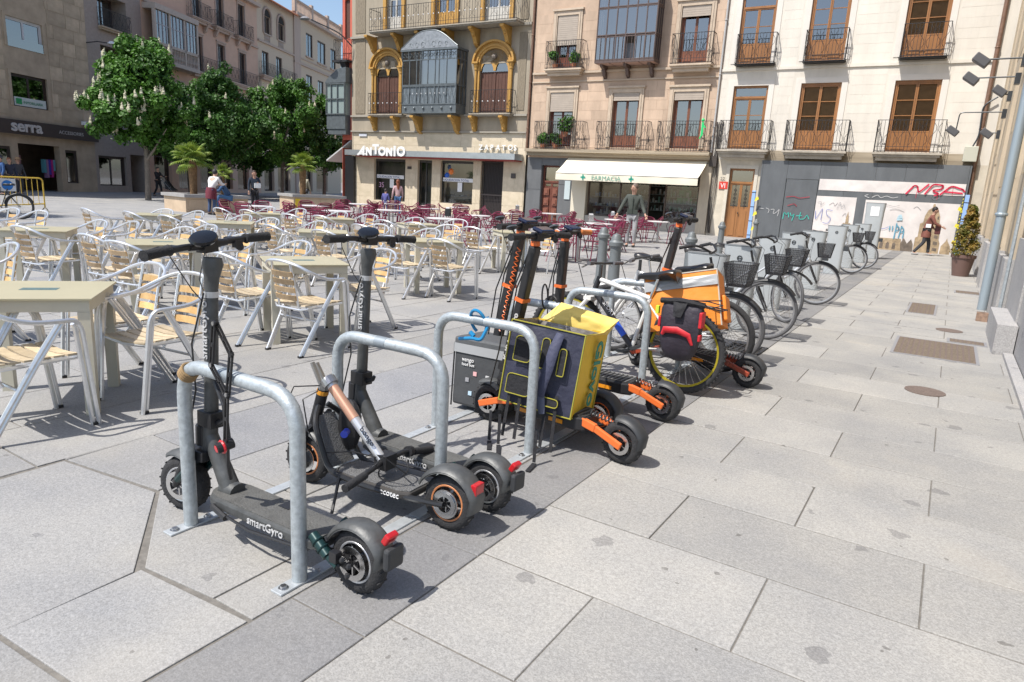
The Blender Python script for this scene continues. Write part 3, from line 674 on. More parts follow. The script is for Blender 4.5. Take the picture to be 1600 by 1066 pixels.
for u in (-12.25, -9.45):
    for z0, z1 in ((7.58, 8.5), (8.62, 9.7), (9.8, 10.86)): MB().add([(u, -bd+.03, z0), (u, -.03, z0), (u, -.03, z1), (u, -bd+.03, z1)], [(0, 1, 2, 3)]).build('pane', [pane], bo)
MB().box(-12.1, -.35, 7.55, -9.6, -.33, 8.3).build('bay_curtain', [curt], bo)
for u in (-12.0, -10.85, -9.7):
    b = MB().prism([(0, 7.42), (-.65, 7.42), (-.6, 7.3), (-.35, 7.22), (-.2, 6.95), (0, 6.85)], -.07, .07, (u, 0, 0), (0, 1, 0), (0, 0, 1)); b.build('bracket', [mat('brown painted iron', (.11, .075, .065), .5)], bo)
b = MB(); [b.box(-12.2+.7*i, -bd+.03, 7.40, -12.2+.7*i+.64, 0, 7.42) for i in range(4)]; b.build('bay_soffit', [mat('pinkish soffit board', (.42, .27, .22), .8)], bo)
# pharmacy shopfront
dk = french(pb, PD[0], PD[1], -.05, 2.82, woodd, rows=1, panel=.62, transom=.75, y=.25, name='carved_door')
b = MB()
for cx in (-14.85, -14.36):
    for zz in (.35, .85, 1.35): b.box(cx-.14, .16, zz, cx+.14, .2, zz+.36); b.box(cx-.08, .13, zz+.08, cx+.08, .16, zz+.28)
b.build('door_carving', [mat('carved red timber', (.22, .08, .05), .5)], dk)
pbox('shop_pillar', mat('white shop pillar', (.68, .62, .5), .6), pb, -13.3, -.12, -.05, -12.52, .1, 3.1)
pbox('shop_pillar', mat('tan shop pillar', (.5, .43, .33), .6, var=.1), pb, -6.96, -.1, -.05, -6.5, .1, 3.1)
pbox('shop_plinth', mat('granite plinth', (.36, .34, .31), .7, var=.15, vs=20), pb, -12.5, -.08, -.1, -6.96, .12, .5)
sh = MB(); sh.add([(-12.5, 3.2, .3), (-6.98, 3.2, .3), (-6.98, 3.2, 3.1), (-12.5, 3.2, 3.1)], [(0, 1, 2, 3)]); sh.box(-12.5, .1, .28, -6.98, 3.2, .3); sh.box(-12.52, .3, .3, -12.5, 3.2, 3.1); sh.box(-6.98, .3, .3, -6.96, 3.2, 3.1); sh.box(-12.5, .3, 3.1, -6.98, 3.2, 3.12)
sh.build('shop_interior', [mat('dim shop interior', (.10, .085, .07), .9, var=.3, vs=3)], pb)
sw = MB()
for u in (-12.45, -10.8, -9.35, -8.55, -7.02): sw.box(u-.035, .1, .5, u+.035, .17, 3.1)
sw.box(-12.45, .1, 2.95, -7.0, .17, 3.1); swf = sw.build('shop_window', [mat('dark brown frame', (.08, .05, .035), .5)], pb)
for a, c in ((-12.41, -10.84), (-10.76, -9.39), (-8.51, -7.06)): MB().add([(a, .13, .5), (c, .13, .5), (c, .13, 2.95), (a, .13, 2.95)], [(0, 1, 2, 3)]).build('pane', [pane2], swf)
# shop goods on glass shelves
def goods(par, u0, u1, y0, zs, cols, seed=1, w=(.05, .14), h=(.08, .3)):
    rr = random.Random(seed); sf = MB()
    for z in zs: sf.box(u0-.05, y0-.2, z-.02, u1+.05, y0+.2, z)
    sf.build('shelf', [mat('pale shelf', (.4, .42, .4), .5)], par)
    bs = [MB() for _ in cols]
    for z in zs:
        u = u0
        while u < u1:
            w_ = rr.uniform(*w); h_ = rr.uniform(*h); q = rr.choice(bs)
            if rr.random() < .4: q.lathe([(0, 0), (w_*.4, 0), (w_*.4, h_*.75), (w_*.15, h_*.85), (w_*.15, h_), (0, h_)], 8, (u+w_/2, y0+rr.uniform(-.1, .1), z))
            else: q.box(u, y0-.08, z, u+w_*.9, y0+.05, z+h_)
            u += w_+rr.uniform(.0, .06)
    for q, c in zip(bs, cols):
        if q.v: q.build('shop_goods', [mat('goods %s' % (c,), c, .5)], par, kind='stuff')
goods(pb, -8.4, -7.15, .5, (.62, .95, 1.3, 1.6), [(.1, .3, .16), (.6, .62, .6), (.25, .45, .35), (.3, .32, .4)], 3)
goods(pb, -12.3, -10.9, .55, (.62, 1.0, 1.45), [(.5, .5, .45), (.2, .3, .5), (.4, .35, .25)], 5)
goods(pb, -11.8, -7.3, 2.8, (.9, 1.3, 1.7, 2.1), [(.5, .45, .4), (.3, .2, .15), (.2, .35, .3), (.6, .6, .6)], 8)
for zz, ww in ((1.3, .7), (1.65, .55), (1.95, .35)): pbox('display_box', mat('green display pack', (.1, .42, .2), .5), pb, -7.95-ww/2+.2, .45, zz, -7.95+ww/2+.2, .6, zz+.28)
pbox('wall_notice', mat('pale notice glass', (.5, .58, .6), .3), pb, -13.72, -.06, 1.2, -13.42, -.02, 2.1)
aw = thing('awning', 'cream canvas awning lettered over the pharmacy window', 'awning', FO, FZ); A0, A1, AY, AZ, FZf, FZb = -13.6, -6.72, -1.35, 3.24, 2.45, 2.12
vs = []; fs = []; n = 30
for i in range(n+1):
    u = A0+(A1-A0)*i/n
    for j in range(7): t = j/6; vs.append((u, AY*t-.06*(1-t), AZ+(FZf-AZ)*t-.03*math.sin(PI*t)+.008*math.sin(u*2.2)*t))
for i in range(n):
    for j in range(6): fs.append((i*7+j, i*7+j+1, (i+1)*7+j+1, (i+1)*7+j))
MB().add(vs, fs).build('canopy', [awnm], aw, smooth=True)
vs = []; fs = []
for i in range(n+1):
    u = A0+(A1-A0)*i/n; vs += [(u, AY-.005, FZf), (u, AY-.01-.015*math.sin(u*5), (FZf+FZb)/2), (u, AY-.02*math.sin(u*5), FZb)]
for i in range(n):
    for j in range(2): fs.append((i*3+j, i*3+j+1, (i+1)*3+j+1, (i+1)*3+j))
MB().add(vs, fs).build('valance', [awnm], aw, smooth=True)
MB().tube([(A0, AY, FZf), (A1, AY, FZf)], .03, 8).build('front_bar', [mat('white bar', (.7, .68, .62), .4)], aw)
b = MB(); [b.bar((u, -.05, 2.9), (u, AY, FZf-.04), .04) for u in (A0+.3, -10.1, A1-.3)]; b.build('folding_arm', [steel], aw)
agr = mat('faded green print', (.16, .36, .28), .8)
text('FARMACIA', .30, agr, aw, (-11.72, AY-.035, 2.16), sx=1.02); 
for u in (-12.15, -9.75):
    b = MB().strip([(u-.1, 2.28), (u+.1, 2.28)], .07, (0, AY-.034, 0)); b.strip([(u, 2.18), (u, 2.38)], .07, (0, AY-.034, 0)); b.build('cross_print', [mat('green cross print', (.03, .35, .25), .7)], aw)
# green neon man on the balcony rail
p = FP(-7.0, -.55, 4.55); b = MB().box(-.04, -.02, -.28, .05, .02, .3); b.ball((.0, 0, .38), .07); b.bar((.0, 0, .2), (.14, 0, .05), .05); b.bar((.0, 0, -.25), (-.08, 0, -.4), .05)
o = b.build('hanging_sign', [mat('bright green plastic', (.02, .55, .16), .4)], cat='sign', label='bright green figure hung on the pharmacy balcony railing'); o.location = p
# ---- taupe building with iron bay and shoe shop
tbld = facade('ornate_taupe_building', 'taupe building with ochre arched windows above the shoe shop')
AL = (-26.2, -24.5, 5.38, 7.8); AR = (-19.1, -17.35, 5.38, 7.8); U2 = [(-25.45, -24.4, 9.65, 12.4), (-22.1, -20.8, 9.65, 12.4), (-18.95, -17.45, 9.65, 12.4)]
AM = (-22.9, -20.6, 5.4, 8.2)
SW = [(-26.35, -24.0, .5, 2.88), (-23.1, -22.1, 0, 2.88), (-21.5, -19.32, .6, 2.9), (-18.82, -17.42, 0, 2.95)]
b = MB(); wallgrid(b, -28.1, -16.1, 4.4, 14.6, [AL, AR, AM]+U2); b.box(-28.1, 0, 14.6, -16.1, 10, 14.7); b.add([(-28.1, .8, 0), (-16.1, .8, 0), (-16.1, .8, 14.6), (-28.1, .8, 14.6)], [(0, 1, 2, 3)]); b.box(-28.1, .02, 0, -28.0, 10, 14.6)
b.build('wall', [greyr], tbld)
b = MB(); wallgrid(b, -28.1, -16.1, -.1, 4.4, SW, y=.05); b.build('shop_wall', [mblock], tbld)
blocks(tbld, mblock, -28.05, -16.15, -.05, 4.35, [(a-.0, c+.0, z0, z1) for a, c, z0, z1 in SW], 1.3, .74, y=.05, proud=.02, gap=.008, name='marble_panel', var=.12)
for a, c, z0, z1 in ((-27.95, -26.95, 5.3, 9.4), (-16.95, -16.25, 5.4, 9.2), (-16.95, -16.25, 9.7, 13.5), (-27.95, -26.95, 9.7, 13.5)): pbox('patterned_panel', greyp, tbld, a+.15, -.03, z0+.1, c-.1, .01, z1)
for z0, z1, pr in ((4.36, 4.44, .1), (5.2, 5.3, .12), (9.5, 9.62, .14)): pbox('ledge', mat('grey stone ledge', (.33, .30, .25), .8, var=.2), tbld, -28.1, -pr, z0, -16.1, .0, z1)
def arch(par, u0, u1, z0, zs):
    """ochre surround: jambs, stilted arch, mouldings, capitals and a twin-lobed head"""
    c = (u0+u1)/2; r = (u1-u0)/2; t = .3; rise = r*.82
    def arcband(r0, r1, y0, y1):
        P_ = [(c+(r+r0)*math.cos(a), zs+(rise+r0)*math.sin(a)) for a in [PI*i/16 for i in range(17)]]; Q_ = [(c+(r+r1)*math.cos(a), zs+(rise+r1)*math.sin(a)) for a in [PI*i/16 for i in range(17)]]
        for i in range(16):
            q = [P_[i], Q_[i], Q_[i+1], P_[i+1]]; vs = [(x_, y0, z_) for x_, z_ in q]+[(x_, y1, z_) for x_, z_ in q]; b.add(vs, [(0, 1, 2, 3), (7, 6, 5, 4), (0, 4, 5, 1), (1, 5, 6, 2), (2, 6, 7, 3), (3, 7, 4, 0)])
    b = MB(); arcband(.0, t, -.1, .02); arcband(t, t+.1, -.24, .02); arcband(t*.35, t*.6, -.15, -.1)
    for s_ in (-1, 1):
        x0 = c+s_*r; b.box(min(x0, x0+s_*.1), -.08, z0, max(x0, x0+s_*.1), .02, zs); b.tube([(x0+s_*.2, -.1, z0), (x0+s_*.2, -.1, zs-.3)], .07, 10)
        b.lathe([(.08, 0), (.1, .04), (.1, .12), (.13, .2), (.15, .3), (.13, .33)], 10, (x0+s_*.2, -.1, zs-.33)); b.box(x0+s_*.2-.18, -.28, zs, x0+s_*.2+.18, .02, zs+.09)
    o = b.build('arched_surround', [ocher], par)
    w_ = MB(); w_.box(u0, .1, z0, u1, .14, zs-.05); fr = w_.build('arched_window', [shut], par)
    q = MB()
    for k in range(9): uu = u0+.05+(u1-u0-.1)*k/8; q.box(uu-.012, .085, z0, uu+.012, .1, zs-.1)
    q.box(c-.05, .06, z0, c+.05, .1, zs-.05); q.build('shutter_ribs', [shut], fr)
    h = MB(); N = 12
    pts = [(u0, zs-.35)]+[(c+r*math.cos(PI-PI*i/N), zs-.0+rise*math.sin(PI*i/N)) for i in range(N+1)]+[(u1, zs-.35)]
    lob = []
    for s_, cc in ((1, c+r*.5), (1, c-r*.5)):
        lob += [(cc+r*.42*math.cos(PI*i/8), zs-.35+.45*math.sin(PI*i/8)) for i in range(9)]
    h.add([(x_, .0, z_) for x_, z_ in pts+lob], [tuple(range(len(pts)+len(lob)))]); h.build('arch_head', [ocher], o)
    MB().ball((c, -.08, zs+rise*.45), .14, 8, 6).build('rosette', [mat('grey stone rosette', (.2, .17, .14), .7)], o)
    MB().add([(u0, .05, zs-.4), (u1, .05, zs-.4), (u1, .05, zs+.15), (u0, .05, zs+.15)], [(0, 1, 2, 3)]).build('pane', [pane], fr)
arch(tbld, *AL); arch(tbld, *AR)
for a, c, z0, z1 in U2:
    french(tbld, a, c, z0, z1, ocher if a > -24 and a < -20 else mat('white painted timber', (.55, .53, .48), .5), rows=2, panel=.3, inner=dark if a > -19 else curt, y=.15)
    b = MB(); [b.box(x_, -.12, z0, x_+.22, .02, z1) for x_ in (a-.24, c+.02)]; b.build('ochre_pilaster', [ocher], tbld)
def brk(par, u, z, s_=1.0, dep=.6):
    b = MB().prism([(0, 0), (-dep, 0), (-dep, -.1*s_), (-dep*.7, -.22*s_), (-dep*.45, -.5*s_), (-dep*.3, -.75*s_), (-.1, -.85*s_), (0, -.9*s_)], -.11, .11, (u, 0, z), (0, 1, 0), (0, 0, 1))
    b.ball((u, -dep*.6, z-.32*s_), .1, 8, 6).ball((u, -dep*.3, z-.68*s_), .085, 8, 6); b.build('bracket', [ocher], par)
for u in (-26.2, -24.55, -19.25, -17.4): brk(tbld, u, 5.18, .9)
for u in (-22.9, -20.35): brk(tbld, u, 5.18, 1.0, .9)
for u in (-26.3, -24.4, -22.75, -20.95, -19.3, -17.4): brk(tbld, u, 9.48, 1.0, .85)
dot = mat('white enamel dots', (.8, .8, .8), .4)
def tbal(u0, u1, z, dep, h=1.15):
    s_ = balcony(tbld, u0, u1, z, h, dep, mat('grey stone ledge', (.33, .30, .25), .8, var=.2), .12, corb=False, step=.16)
    q = MB(); n = int((u1-u0)/.33)
    for i in range(n): q.ball((u0+.16+.33*i, -dep+.03, z+h*.52), .035, 6, 4)
    q.build('railing_boss', [dot], s_)
tbal(-26.46, -23.9, 5.3, .5); tbal(-19.4, -16.88, 5.3, .5); tbal(-26.0, -16.5, 9.62, .95)
# iron bay
B0, B1, BD = -23.55, -19.95, .9; lead = mat('lead grey painted iron', (.135, .155, .165), .45, .3, .2, 6)
b = MB(); b.box(B0, -BD, 5.28, B1, 0, 5.36); b.box(B0, -BD, 5.36, B1, -BD+.03, 5.72); b.box(B0-.08, -BD-.1, 8.42, B1+.08, 0, 8.52)
for u in (B0, B1-.03): b.box(u, -BD+.03, 5.36, u+.03, 0, 5.72)
bb = b.build('iron_bay', [lead], tbld)
pts = [(B0-.05, 8.5)]+[(B0+.55+.0*i, 8.62) for i in range(1)]
N = 20; cx = (B0+B1)/2; prof = []
for i in range(N+1):
    t = i/N; uu = B0-.05+(B1-B0+.1)*t; k = abs(2*t-1); prof.append((uu, 8.52+.82*(1 if k < .12 else max(0, math.cos((k-.12)/.88*PI/2))**1.15)+.05))
b = MB(); poly = [(B0-.05, 8.5), (B1+.05, 8.5)]+prof[::-1]
b.prism(poly, 0, .06, (0, -BD-.04, 0), (1, 0, 0), (0, 0, 1)); b.build('pediment', [mat('zinc pediment', (.27, .29, .31), .5, .3, .3, 5, .3, 25)], bb)
b = MB(); b.tube([(x_, -BD-.08, z_) for x_, z_ in prof], .035, 6)
for s_ in (-1, 1):
    for k in range(3): b.tube(arcpts((cx+s_*(.35+.4*k), -BD-.1, 8.72), .13-.02*k, 0, 5.2, 10), .015, 5)
for u in np.linspace(B0, B1, 9): b.bar((u, -BD-.06, 8.0), (u, -BD-.06, 8.42), .03)
for i in range(16): u = B0+.12+(B1-B0-.2)*i/15; b.tube(arcpts((u, -BD-.03, 8.22), .085, 0, 2*PI, 8), .012, 4)
b.build('scrollwork', [lead], bb)
b = MB(); ups = [B0+.02, B0+.5, B0+.98, B0+1.22, B0+1.72, B0+2.2, B0+2.46, B0+2.95, B1-.02]
for u in ups: b.bar((u, -BD, 5.72), (u, -BD, 8.42), .045)
for z in (5.74, 6.66, 6.72, 7.98): b.bar((B0, -BD, z), (B1, -BD, z), .06, .05)
for y in (-.6, -.3, -.02):
    for u in (B0, B1): b.bar((u, y, 5.72), (u, y, 8.42), .045)
for z in (5.74, 6.68, 7.98):
    for u in (B0, B1): b.bar((u, -BD, z), (u, 0, z), .05)
b.build('bay_frame', [lead], bb)
for a, c in zip(ups, ups[1:]):
    for z0, z1 in ((6.76, 7.95), (8.0, 8.42)): MB().add([(a+.02, -BD, z0), (c-.02, -BD, z0), (c-.02, -BD, z1), (a+.02, -BD, z1)], [(0, 1, 2, 3)]).build('pane', [pane], bb)
for u in (B0, B1): MB().add([(u, -BD, 6.72), (u, 0, 6.72), (u, 0, 8.4), (u, -BD, 8.4)], [(0, 1, 2, 3)]).build('pane', [pane], bb)
b = MB(); b.add([(B0, -BD+.02, 5.72), (B1, -BD+.02, 5.72), (B1, -BD+.02, 6.66), (B0, -BD+.02, 6.66)], [(0, 1, 2, 3)]); b.build('lower_panel', [mat('blue-grey iron panel', (.17, .20, .22), .5, .2, .3, 20)], bb)
MB().box(B0+.1, -BD+.15, 6.7, B1-1.0, -BD+.17, 8.4).box(B1-.9, -BD+.15, 6.9, B1-.1, -BD+.17, 8.4).build('bay_curtain', [mat('cream roller blind', (.7, .66, .56), .9)], bb)
b = MB()
for i in range(26):
    u = B0+.08+(B1-B0-.16)*i/25; b.tube([(u+.05*math.sin(t*2*PI+i*PI), -BD-.03, 5.78+.84*t) for t in np.linspace(0, 1, 7)], .01, 4, caps=False)
b.build('lattice', [lead], bb)
b = MB(); [b.ball((u, -BD-.03, 5.54), .07, 8, 5) for u in np.linspace(B0+.25, B1-.3, 6)]; b.build('rosette', [lead], bb)
b = MB(); [b.ball((B0+.75+.3*i, -BD-.05, 6.28), .03, 6, 4) for i in range(8)]; b.build('enamel_boss', [dot], bb)
# shoe shop front
cnp = thing('shop_canopy', 'brushed metal canopy strip running over the shoe shop windows', 'canopy', FO, FZ)
MB().box(-27.85, -.85, 3.0, -16.25, .0, 3.3).build('fascia', [mat('canopy metal', (.42, .45, .46), .4, .6, .1, 3)], cnp)
pbox('red_soffit', mat('red soffit', (.3, .04, .03), .5), cnp, -27.0, -.8, 2.93, -16.3, .0, 2.998)
sg = thing('shop_lettering', 'bold white raised shop letters standing on the metal canopy', 'sign', FP(-26.75, -.9, 3.02), FZ)
wl = mat('white letter face', (.8, .8, .78), .4)
u = 0
for ch, zz, sc in (('A', 0, .68), ('N', 0, .58), ('T', .08, .72), ('O', 0, .64), ('N', 0, .58), ('I', .0, .74), ('O', 0, .70)):
    o = text(ch, sc, wl, sg, (u, 0, zz), name='letter', ext=.03, sx=1.05, bold=.03, shear=.45 if ch == 'A' else 0); u += {'A': .60, 'N': .53, 'T': .42, 'O': .57, 'I': .25}[ch]
b = MB().strip([(0, .05), (.62, .05)], .06, (0, -.03, 0)); b.build('letter_underline', [wl], sg)
sg = thing('shop_lettering', 'small pale letters fixed to the marble above the canopy, right end', 'sign', FP(-18.95, -.05, 3.5), FZ)
for i, ch in enumerate('ZAPATOS'): text(ch, .38, wl, sg, (i*.36, 0, .02*(i == 5)), name='letter', ext=.025, bold=.008)
for a, c, z0, z1 in SW[:3]:
    b = MB(); t = .05
    b.box(a, .2, z0, a+t, .28, z1); b.box(c-t, .2, z0, c, .28, z1); b.box(a, .2, z1-.14, c, .28, z1)
    if z0 > 0: b.box(a, .2, z0, c, .28, z0+t)
    else: b.box((a+c)/2-.03, .2, z0, (a+c)/2+.03, .28, z1)
    fr = b.build('shop_window', [mat('dark shop frame', (.05, .05, .05), .4)], tbld)
    MB().add([(a+t, .24, z0), (c-t, .24, z0), (c-t, .24, z1-.14), (a+t, .24, z1-.14)], [(0, 1, 2, 3)]).build('pane', [pane2], fr)
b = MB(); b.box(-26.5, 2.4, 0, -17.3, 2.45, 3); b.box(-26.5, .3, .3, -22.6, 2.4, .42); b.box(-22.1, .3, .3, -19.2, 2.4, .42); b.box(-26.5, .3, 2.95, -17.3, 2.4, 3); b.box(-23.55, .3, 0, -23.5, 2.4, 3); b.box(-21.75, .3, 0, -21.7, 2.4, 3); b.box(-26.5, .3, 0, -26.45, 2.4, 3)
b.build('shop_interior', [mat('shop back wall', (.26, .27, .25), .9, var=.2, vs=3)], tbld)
goods(tbld, -21.4, -19.4, .8, (.6, 1.0), [(.05, .05, .05), (.4, .4, .4), (.5, .35, .2), (.25, .2, .2)], 11, (.12, .26), (.06, .16))
goods(tbld, -26.2, -24.1, .9, (.55,), [(.05, .05, .05), (.4, .2, .2), (.5, .45, .4)], 12, (.12, .26), (.06, .16))
goods(tbld, -23.0, -22.2, 2.2, (.5, 1.0, 1.5, 2.0), [(.2, .2, .2), (.4, .4, .38), (.5, .35, .25)], 13, (.1, .2), (.08, .16))
for u, l in ((-26.25, 0), (-21.4, 1)):
    b = MB().box(u, .17, 1.78, u+2.05, .19, 1.98); o = b.build('window_banner', [wht], tbld); text('LIQUIDACION TOTAL', .17, mat('navy print', (.03, .05, .2), .6), o, (u+.03, .165, 1.81), sx=1.02)
    pbox('window_notice', wht, tbld, u+1.0, .17, 1.25, u+1.3, .19, 1.75)
text('35', .42, mat('pink window print', (.6, .35, .5), .5), tbld, (-26.1, .18, 1.25), name='window_print')
b = MB(); [b.ball(q, .2, 12, 8) for q in ((-21.2, .35, 2.1),)]; b.build('balloon', [mat('blue balloon', (.02, .12, .55), .25)], tbld); MB().ball((-20.92, .34, 2.32), .2, 12, 8).build('balloon', [mat('orange balloon', (.8, .2, .03), .25)], tbld); MB().ball((-21.05, .36, 2.55), .18, 12, 8).build('balloon', [mat('navy balloon', (.02, .06, .15), .25)], tbld)
b = MB(); [b.box(-18.78+.095*i, .12, .05, -18.755+.095*i, .145, 2.9) for i in range(15)]
for z in (.1, 1.15, 2.85): b.box(-18.8, .1, z, -17.44, .12, z+.06)
b.box(-18.8, .3, 0, -17.44, .33, 2.95); b.build('iron_gate_door', [mat('dark brown iron', (.035, .028, .028), .5)], tbld)
pbox('wall_box', mat('dark intercom', (.06, .05, .05), .4), tbld, -16.9, -.02, 2.1, -16.65, .03, 2.35); pbox('wall_box', mat('dark intercom', (.06, .05, .05), .4), tbld, -23.8, -.03, 2.35, -23.55, .03, 2.5)
pbox('street_name_plate', mat('white blue plate', (.6, .62, .68), .4), tbld, -27.5, -.03, 4.12, -26.9, -.0, 4.26)
pbox('corner_pier', mat('black shop pier', (.02, .02, .022), .35), tbld, -28.5, -.15, -.1, -27.8, .1, 2.98)
# corner house beyond: red front with side bay and awning
rb = facade('red_corner_building', 'narrow red rendered corner building beyond the taupe one')
redw = mat('red render', (.55, .13, .085), .8, var=.08, vs=2)
b = MB(); wallgrid(b, -28.95, -28.1, 3.9, 14.6, [(-28.75, -28.35, 9.6, 11.7)], y=.1); b.box(-28.95, .1, 0, -28.93, 9, 14.6); b.build('wall', [redw], rb)
MB().box(-28.75, .2, 9.6, -28.35, .25, 11.7).build('window', [shut], rb)
b = MB().box(-29.3, -.35, 8.25, -28.2, .1, 8.38); b.prism([(0, 8.25), (-.4, 8.25), (-.1, 7.7), (0, 7.6)], -.2, .2, (-28.6, .1, 0), (0, 1, 0), (0, 0, 1)); s_ = b.build('balcony', [ir], rb); q = MB(); fringe(q, -29.25, -28.25, -.3, .1, 8.4, 9.5, .14); q.build('railing', [ir], s_)
b = MB(); b.box(-29.75, -.3, 4.2, -28.3, 1.8, 4.5); b.box(-29.8, -.35, 4.5, -28.3, 1.85, 5.3); o_ = b; b.build('side_bay_base', [lead], rb); b = MB(); b.prism([(-29.9, 7.1), (-28.2, 7.1), (-28.2, 7.95), (-28.9, 7.85), (-29.6, 7.4)], -1.9, .42, (0, 0, 0), (1, 0, 0), (0, 0, 1)); 
sb = b.build('side_bay', [lead], rb); q = MB()
for z in (5.35, 6.2, 7.05):
    q.bar((-29.8, -.38, z), (-28.3, -.38, z), .06); q.bar((-29.8, -.38, z), (-29.8, 1.85, z), .06)
for u in (-29.8, -29.4, -28.9, -28.33): q.bar((u, -.38, 5.3), (u, -.38, 7.1), .05)
for y in (.1, .55, .98, 1.41, 1.85): q.bar((-29.8, y, 5.3), (-29.8, y, 7.1), .05)
q.build('bay_bars', [lead], sb); MB().box(-29.77, -.33, 5.3, -28.3, 1.8, 7.1).build('pane', [mat('pale bay glass', (.25, .31, .30), .12)], sb)
b = MB(); b.prism([(-28.3, 3.9), (-28.3, 3.82), (-30.3, 2.62), (-30.3, 2.72)], -4.2, -.1, (0, .0, 0), (1, 0, 0), (0, 0, 1)); o = b.build('side_awning', [mat('grey white awning', (.5, .5, .5), .8)], None, cat='awning', label='tilted grey-white awning round the corner by the second palm'); o.location = FO; o.rotation_euler = (0, 0, FZ)
# ---------------------------------------------------------------- shaded side of the square (left)
LO = G(100, 300); LA = math.atan2(math.cos(R(-25.2)), math.sin(R(-25.2)))
def lfac(name, label): return thing(name, label, 'building', LO, LA)
def LP(u, y, z): return LO+Mx.Rotation(LA, 3, 'Z') @ V((u, y, z))
ls = mat('brown grey ashlar', (.43, .34, .245), .85, var=.2, vs=1.2); lsb = mat('brown grey ashlar block', (.48, .38, .27), .85, var=.22, vs=1.3, bump=.15, rnd=.16)
lpk = mat('rosy render', (.62, .42, .31), .85, var=.07, vs=1.5); lpt = mat('rosy trim', (.5, .39, .32), .85, var=.12); lcr = mat('cream grey render', (.60, .49, .37), .85, var=.06)
brn = mat('dark brown fascia', (.06, .045, .04), .5); wf = mat('white window frame', (.6, .6, .62), .4)
def win(par, u0, u1, z0, z1, fm, n=2, y=.12, inner=None, name='window'):
    return french(par, u0, u1, z0, z1, fm, cols=n, rows=1, panel=0, y=y, inner=inner or dark, name=name)
l1 = lfac('brown_ashlar_building', 'brown ashlar building with two wide windows above the accessories shop')
O1 = [(-2.88, -.56, 7.3, 8.75), (-2.88, -.56, 4.38, 6.0), (-2.88, -.56, 10.3, 11.8), (-7.2, -5, 7.3, 8.75), (-7.2, -5, 4.38, 6.0)]
G1 = [(-2.85, -.05, 0, 2.5), (.35, 1.25, .5, 2.35), (-4.6, -3.3, .4, 2.3)]
b = MB(); wallgrid(b, -10, 2.7, -.1, 13.5, O1+G1, dep=.35); b.box(-10, 0, 13.5, 2.7, 9, 13.6); b.add([(2.7, 0, 0), (2.7, 9, 0), (2.7, 9, 13.5), (2.7, 0, 13.5)], [(0, 1, 2, 3)]); b.build('wall', [ls], l1)
blocks(l1, lsb, -9.9, 2.65, 3.9, 13.2, [(a-.3, c+.3, z0-.25, z1+.25) for a, c, z0, z1 in O1], 1.25, .72, proud=.02, gap=.02)
for i, (a, c, z0, z1) in enumerate(O1):
    surround(l1, a, c, z0, z1, .16, ls, .05, lip=False); f_ = win(l1, a, c, z0, z1, wf if i in (0, 2) else mat('brown window frame', (.04, .025, .02), .4), 2, .1)
MB().box(-2.75, .02, 4.42, -.7, .04, 4.85).build('window_banner', [mat('agency banner', (.55, .6, .58), .6)], l1); text('INMOBILIARIA', .2, mat('green print', (.05, .25, .12), .6), l1, (-2.2, .01, 4.55)); 
pbox('green_logo', mat('green logo', (.03, .3, .1), .6), l1, -2.65, .0, 4.5, -2.3, .018, 4.78)
pbox('window_guard', pane, l1, -2.85, -.03, 7.3, -.6, -.02, 7.75)
sg = thing('shop_sign', 'dark brown fascia sign with pale rounded letters over the accessories shop', 'sign', LP(0, -.05, 0), LA)
MB().box(-9.5, -.22, 2.95, 2.75, 0, 3.66).build('fascia', [brn], sg)
text('serra', .82, mat('pale sign letters', (.55, .52, .5), .5), sg, (-3.45, -.25, 3.1), ext=.03, bold=.02, sx=1.15, name='letters'); text('ACCESSORIES', .26, mat('pale sign letters', (.55, .52, .5), .5), sg, (-.3, -.23, 3.2), sx=1.15, name='letters')
b = MB(); b.box(-9.5, 2.5, 0, 2.6, 2.55, 2.9); b.box(-9.5, .3, 2.6, 2.6, 2.5, 2.7); b.build('shop_interior', [mat('shop interior', (.13, .10, .08), .9, var=.3, vs=2)], l1)
for a, c, z0, z1 in G1[1:]: win(l1, a, c, z0, z1, brn, 1, .1)
def rack_clothes(par, u, y, z, w_, seed):
    r_ = random.Random(seed)
    for i in range(5): pbox('hanging_garment', mat('cloth %d' % (i+seed*5), (r_.uniform(.02, .5), r_.uniform(.02, .3), r_.uniform(.02, .4)), .9), par, u+w_*i/5, y, z-r_.uniform(.6, 1.1), u+w_*(i+.85)/5, y+.2, z)
rack_clothes(l1, -1.0, .2, 1.75, .8, 1); rack_clothes(l1, .4, .8, 1.7, .8, 2); rack_clothes(l1, -2.4, 1.4, 1.9, 1.2, 4)
lm = thing('wall_lamp', 'white-shaded lamp on a bracket at the corner of the brown ashlar building', 'lamp', LP(2.65, 0, 8.55), LA)
MB().tube([(0, 0, 0), (.2, -.6, .12), (.5, -1.0, .1)], .03, 6).build('arm', [ir], lm); MB().lathe([(0, .16), (.18, .13), (.32, .02), (.33, -.03), (0, -.03)], 12, (.75, -1.1, .1), sy=.6).build('lamp_shade', [wht], lm)
pbox('security_camera', wht, l1, 1.7, -.35, 3.85, 2.1, -.05, 4.05)
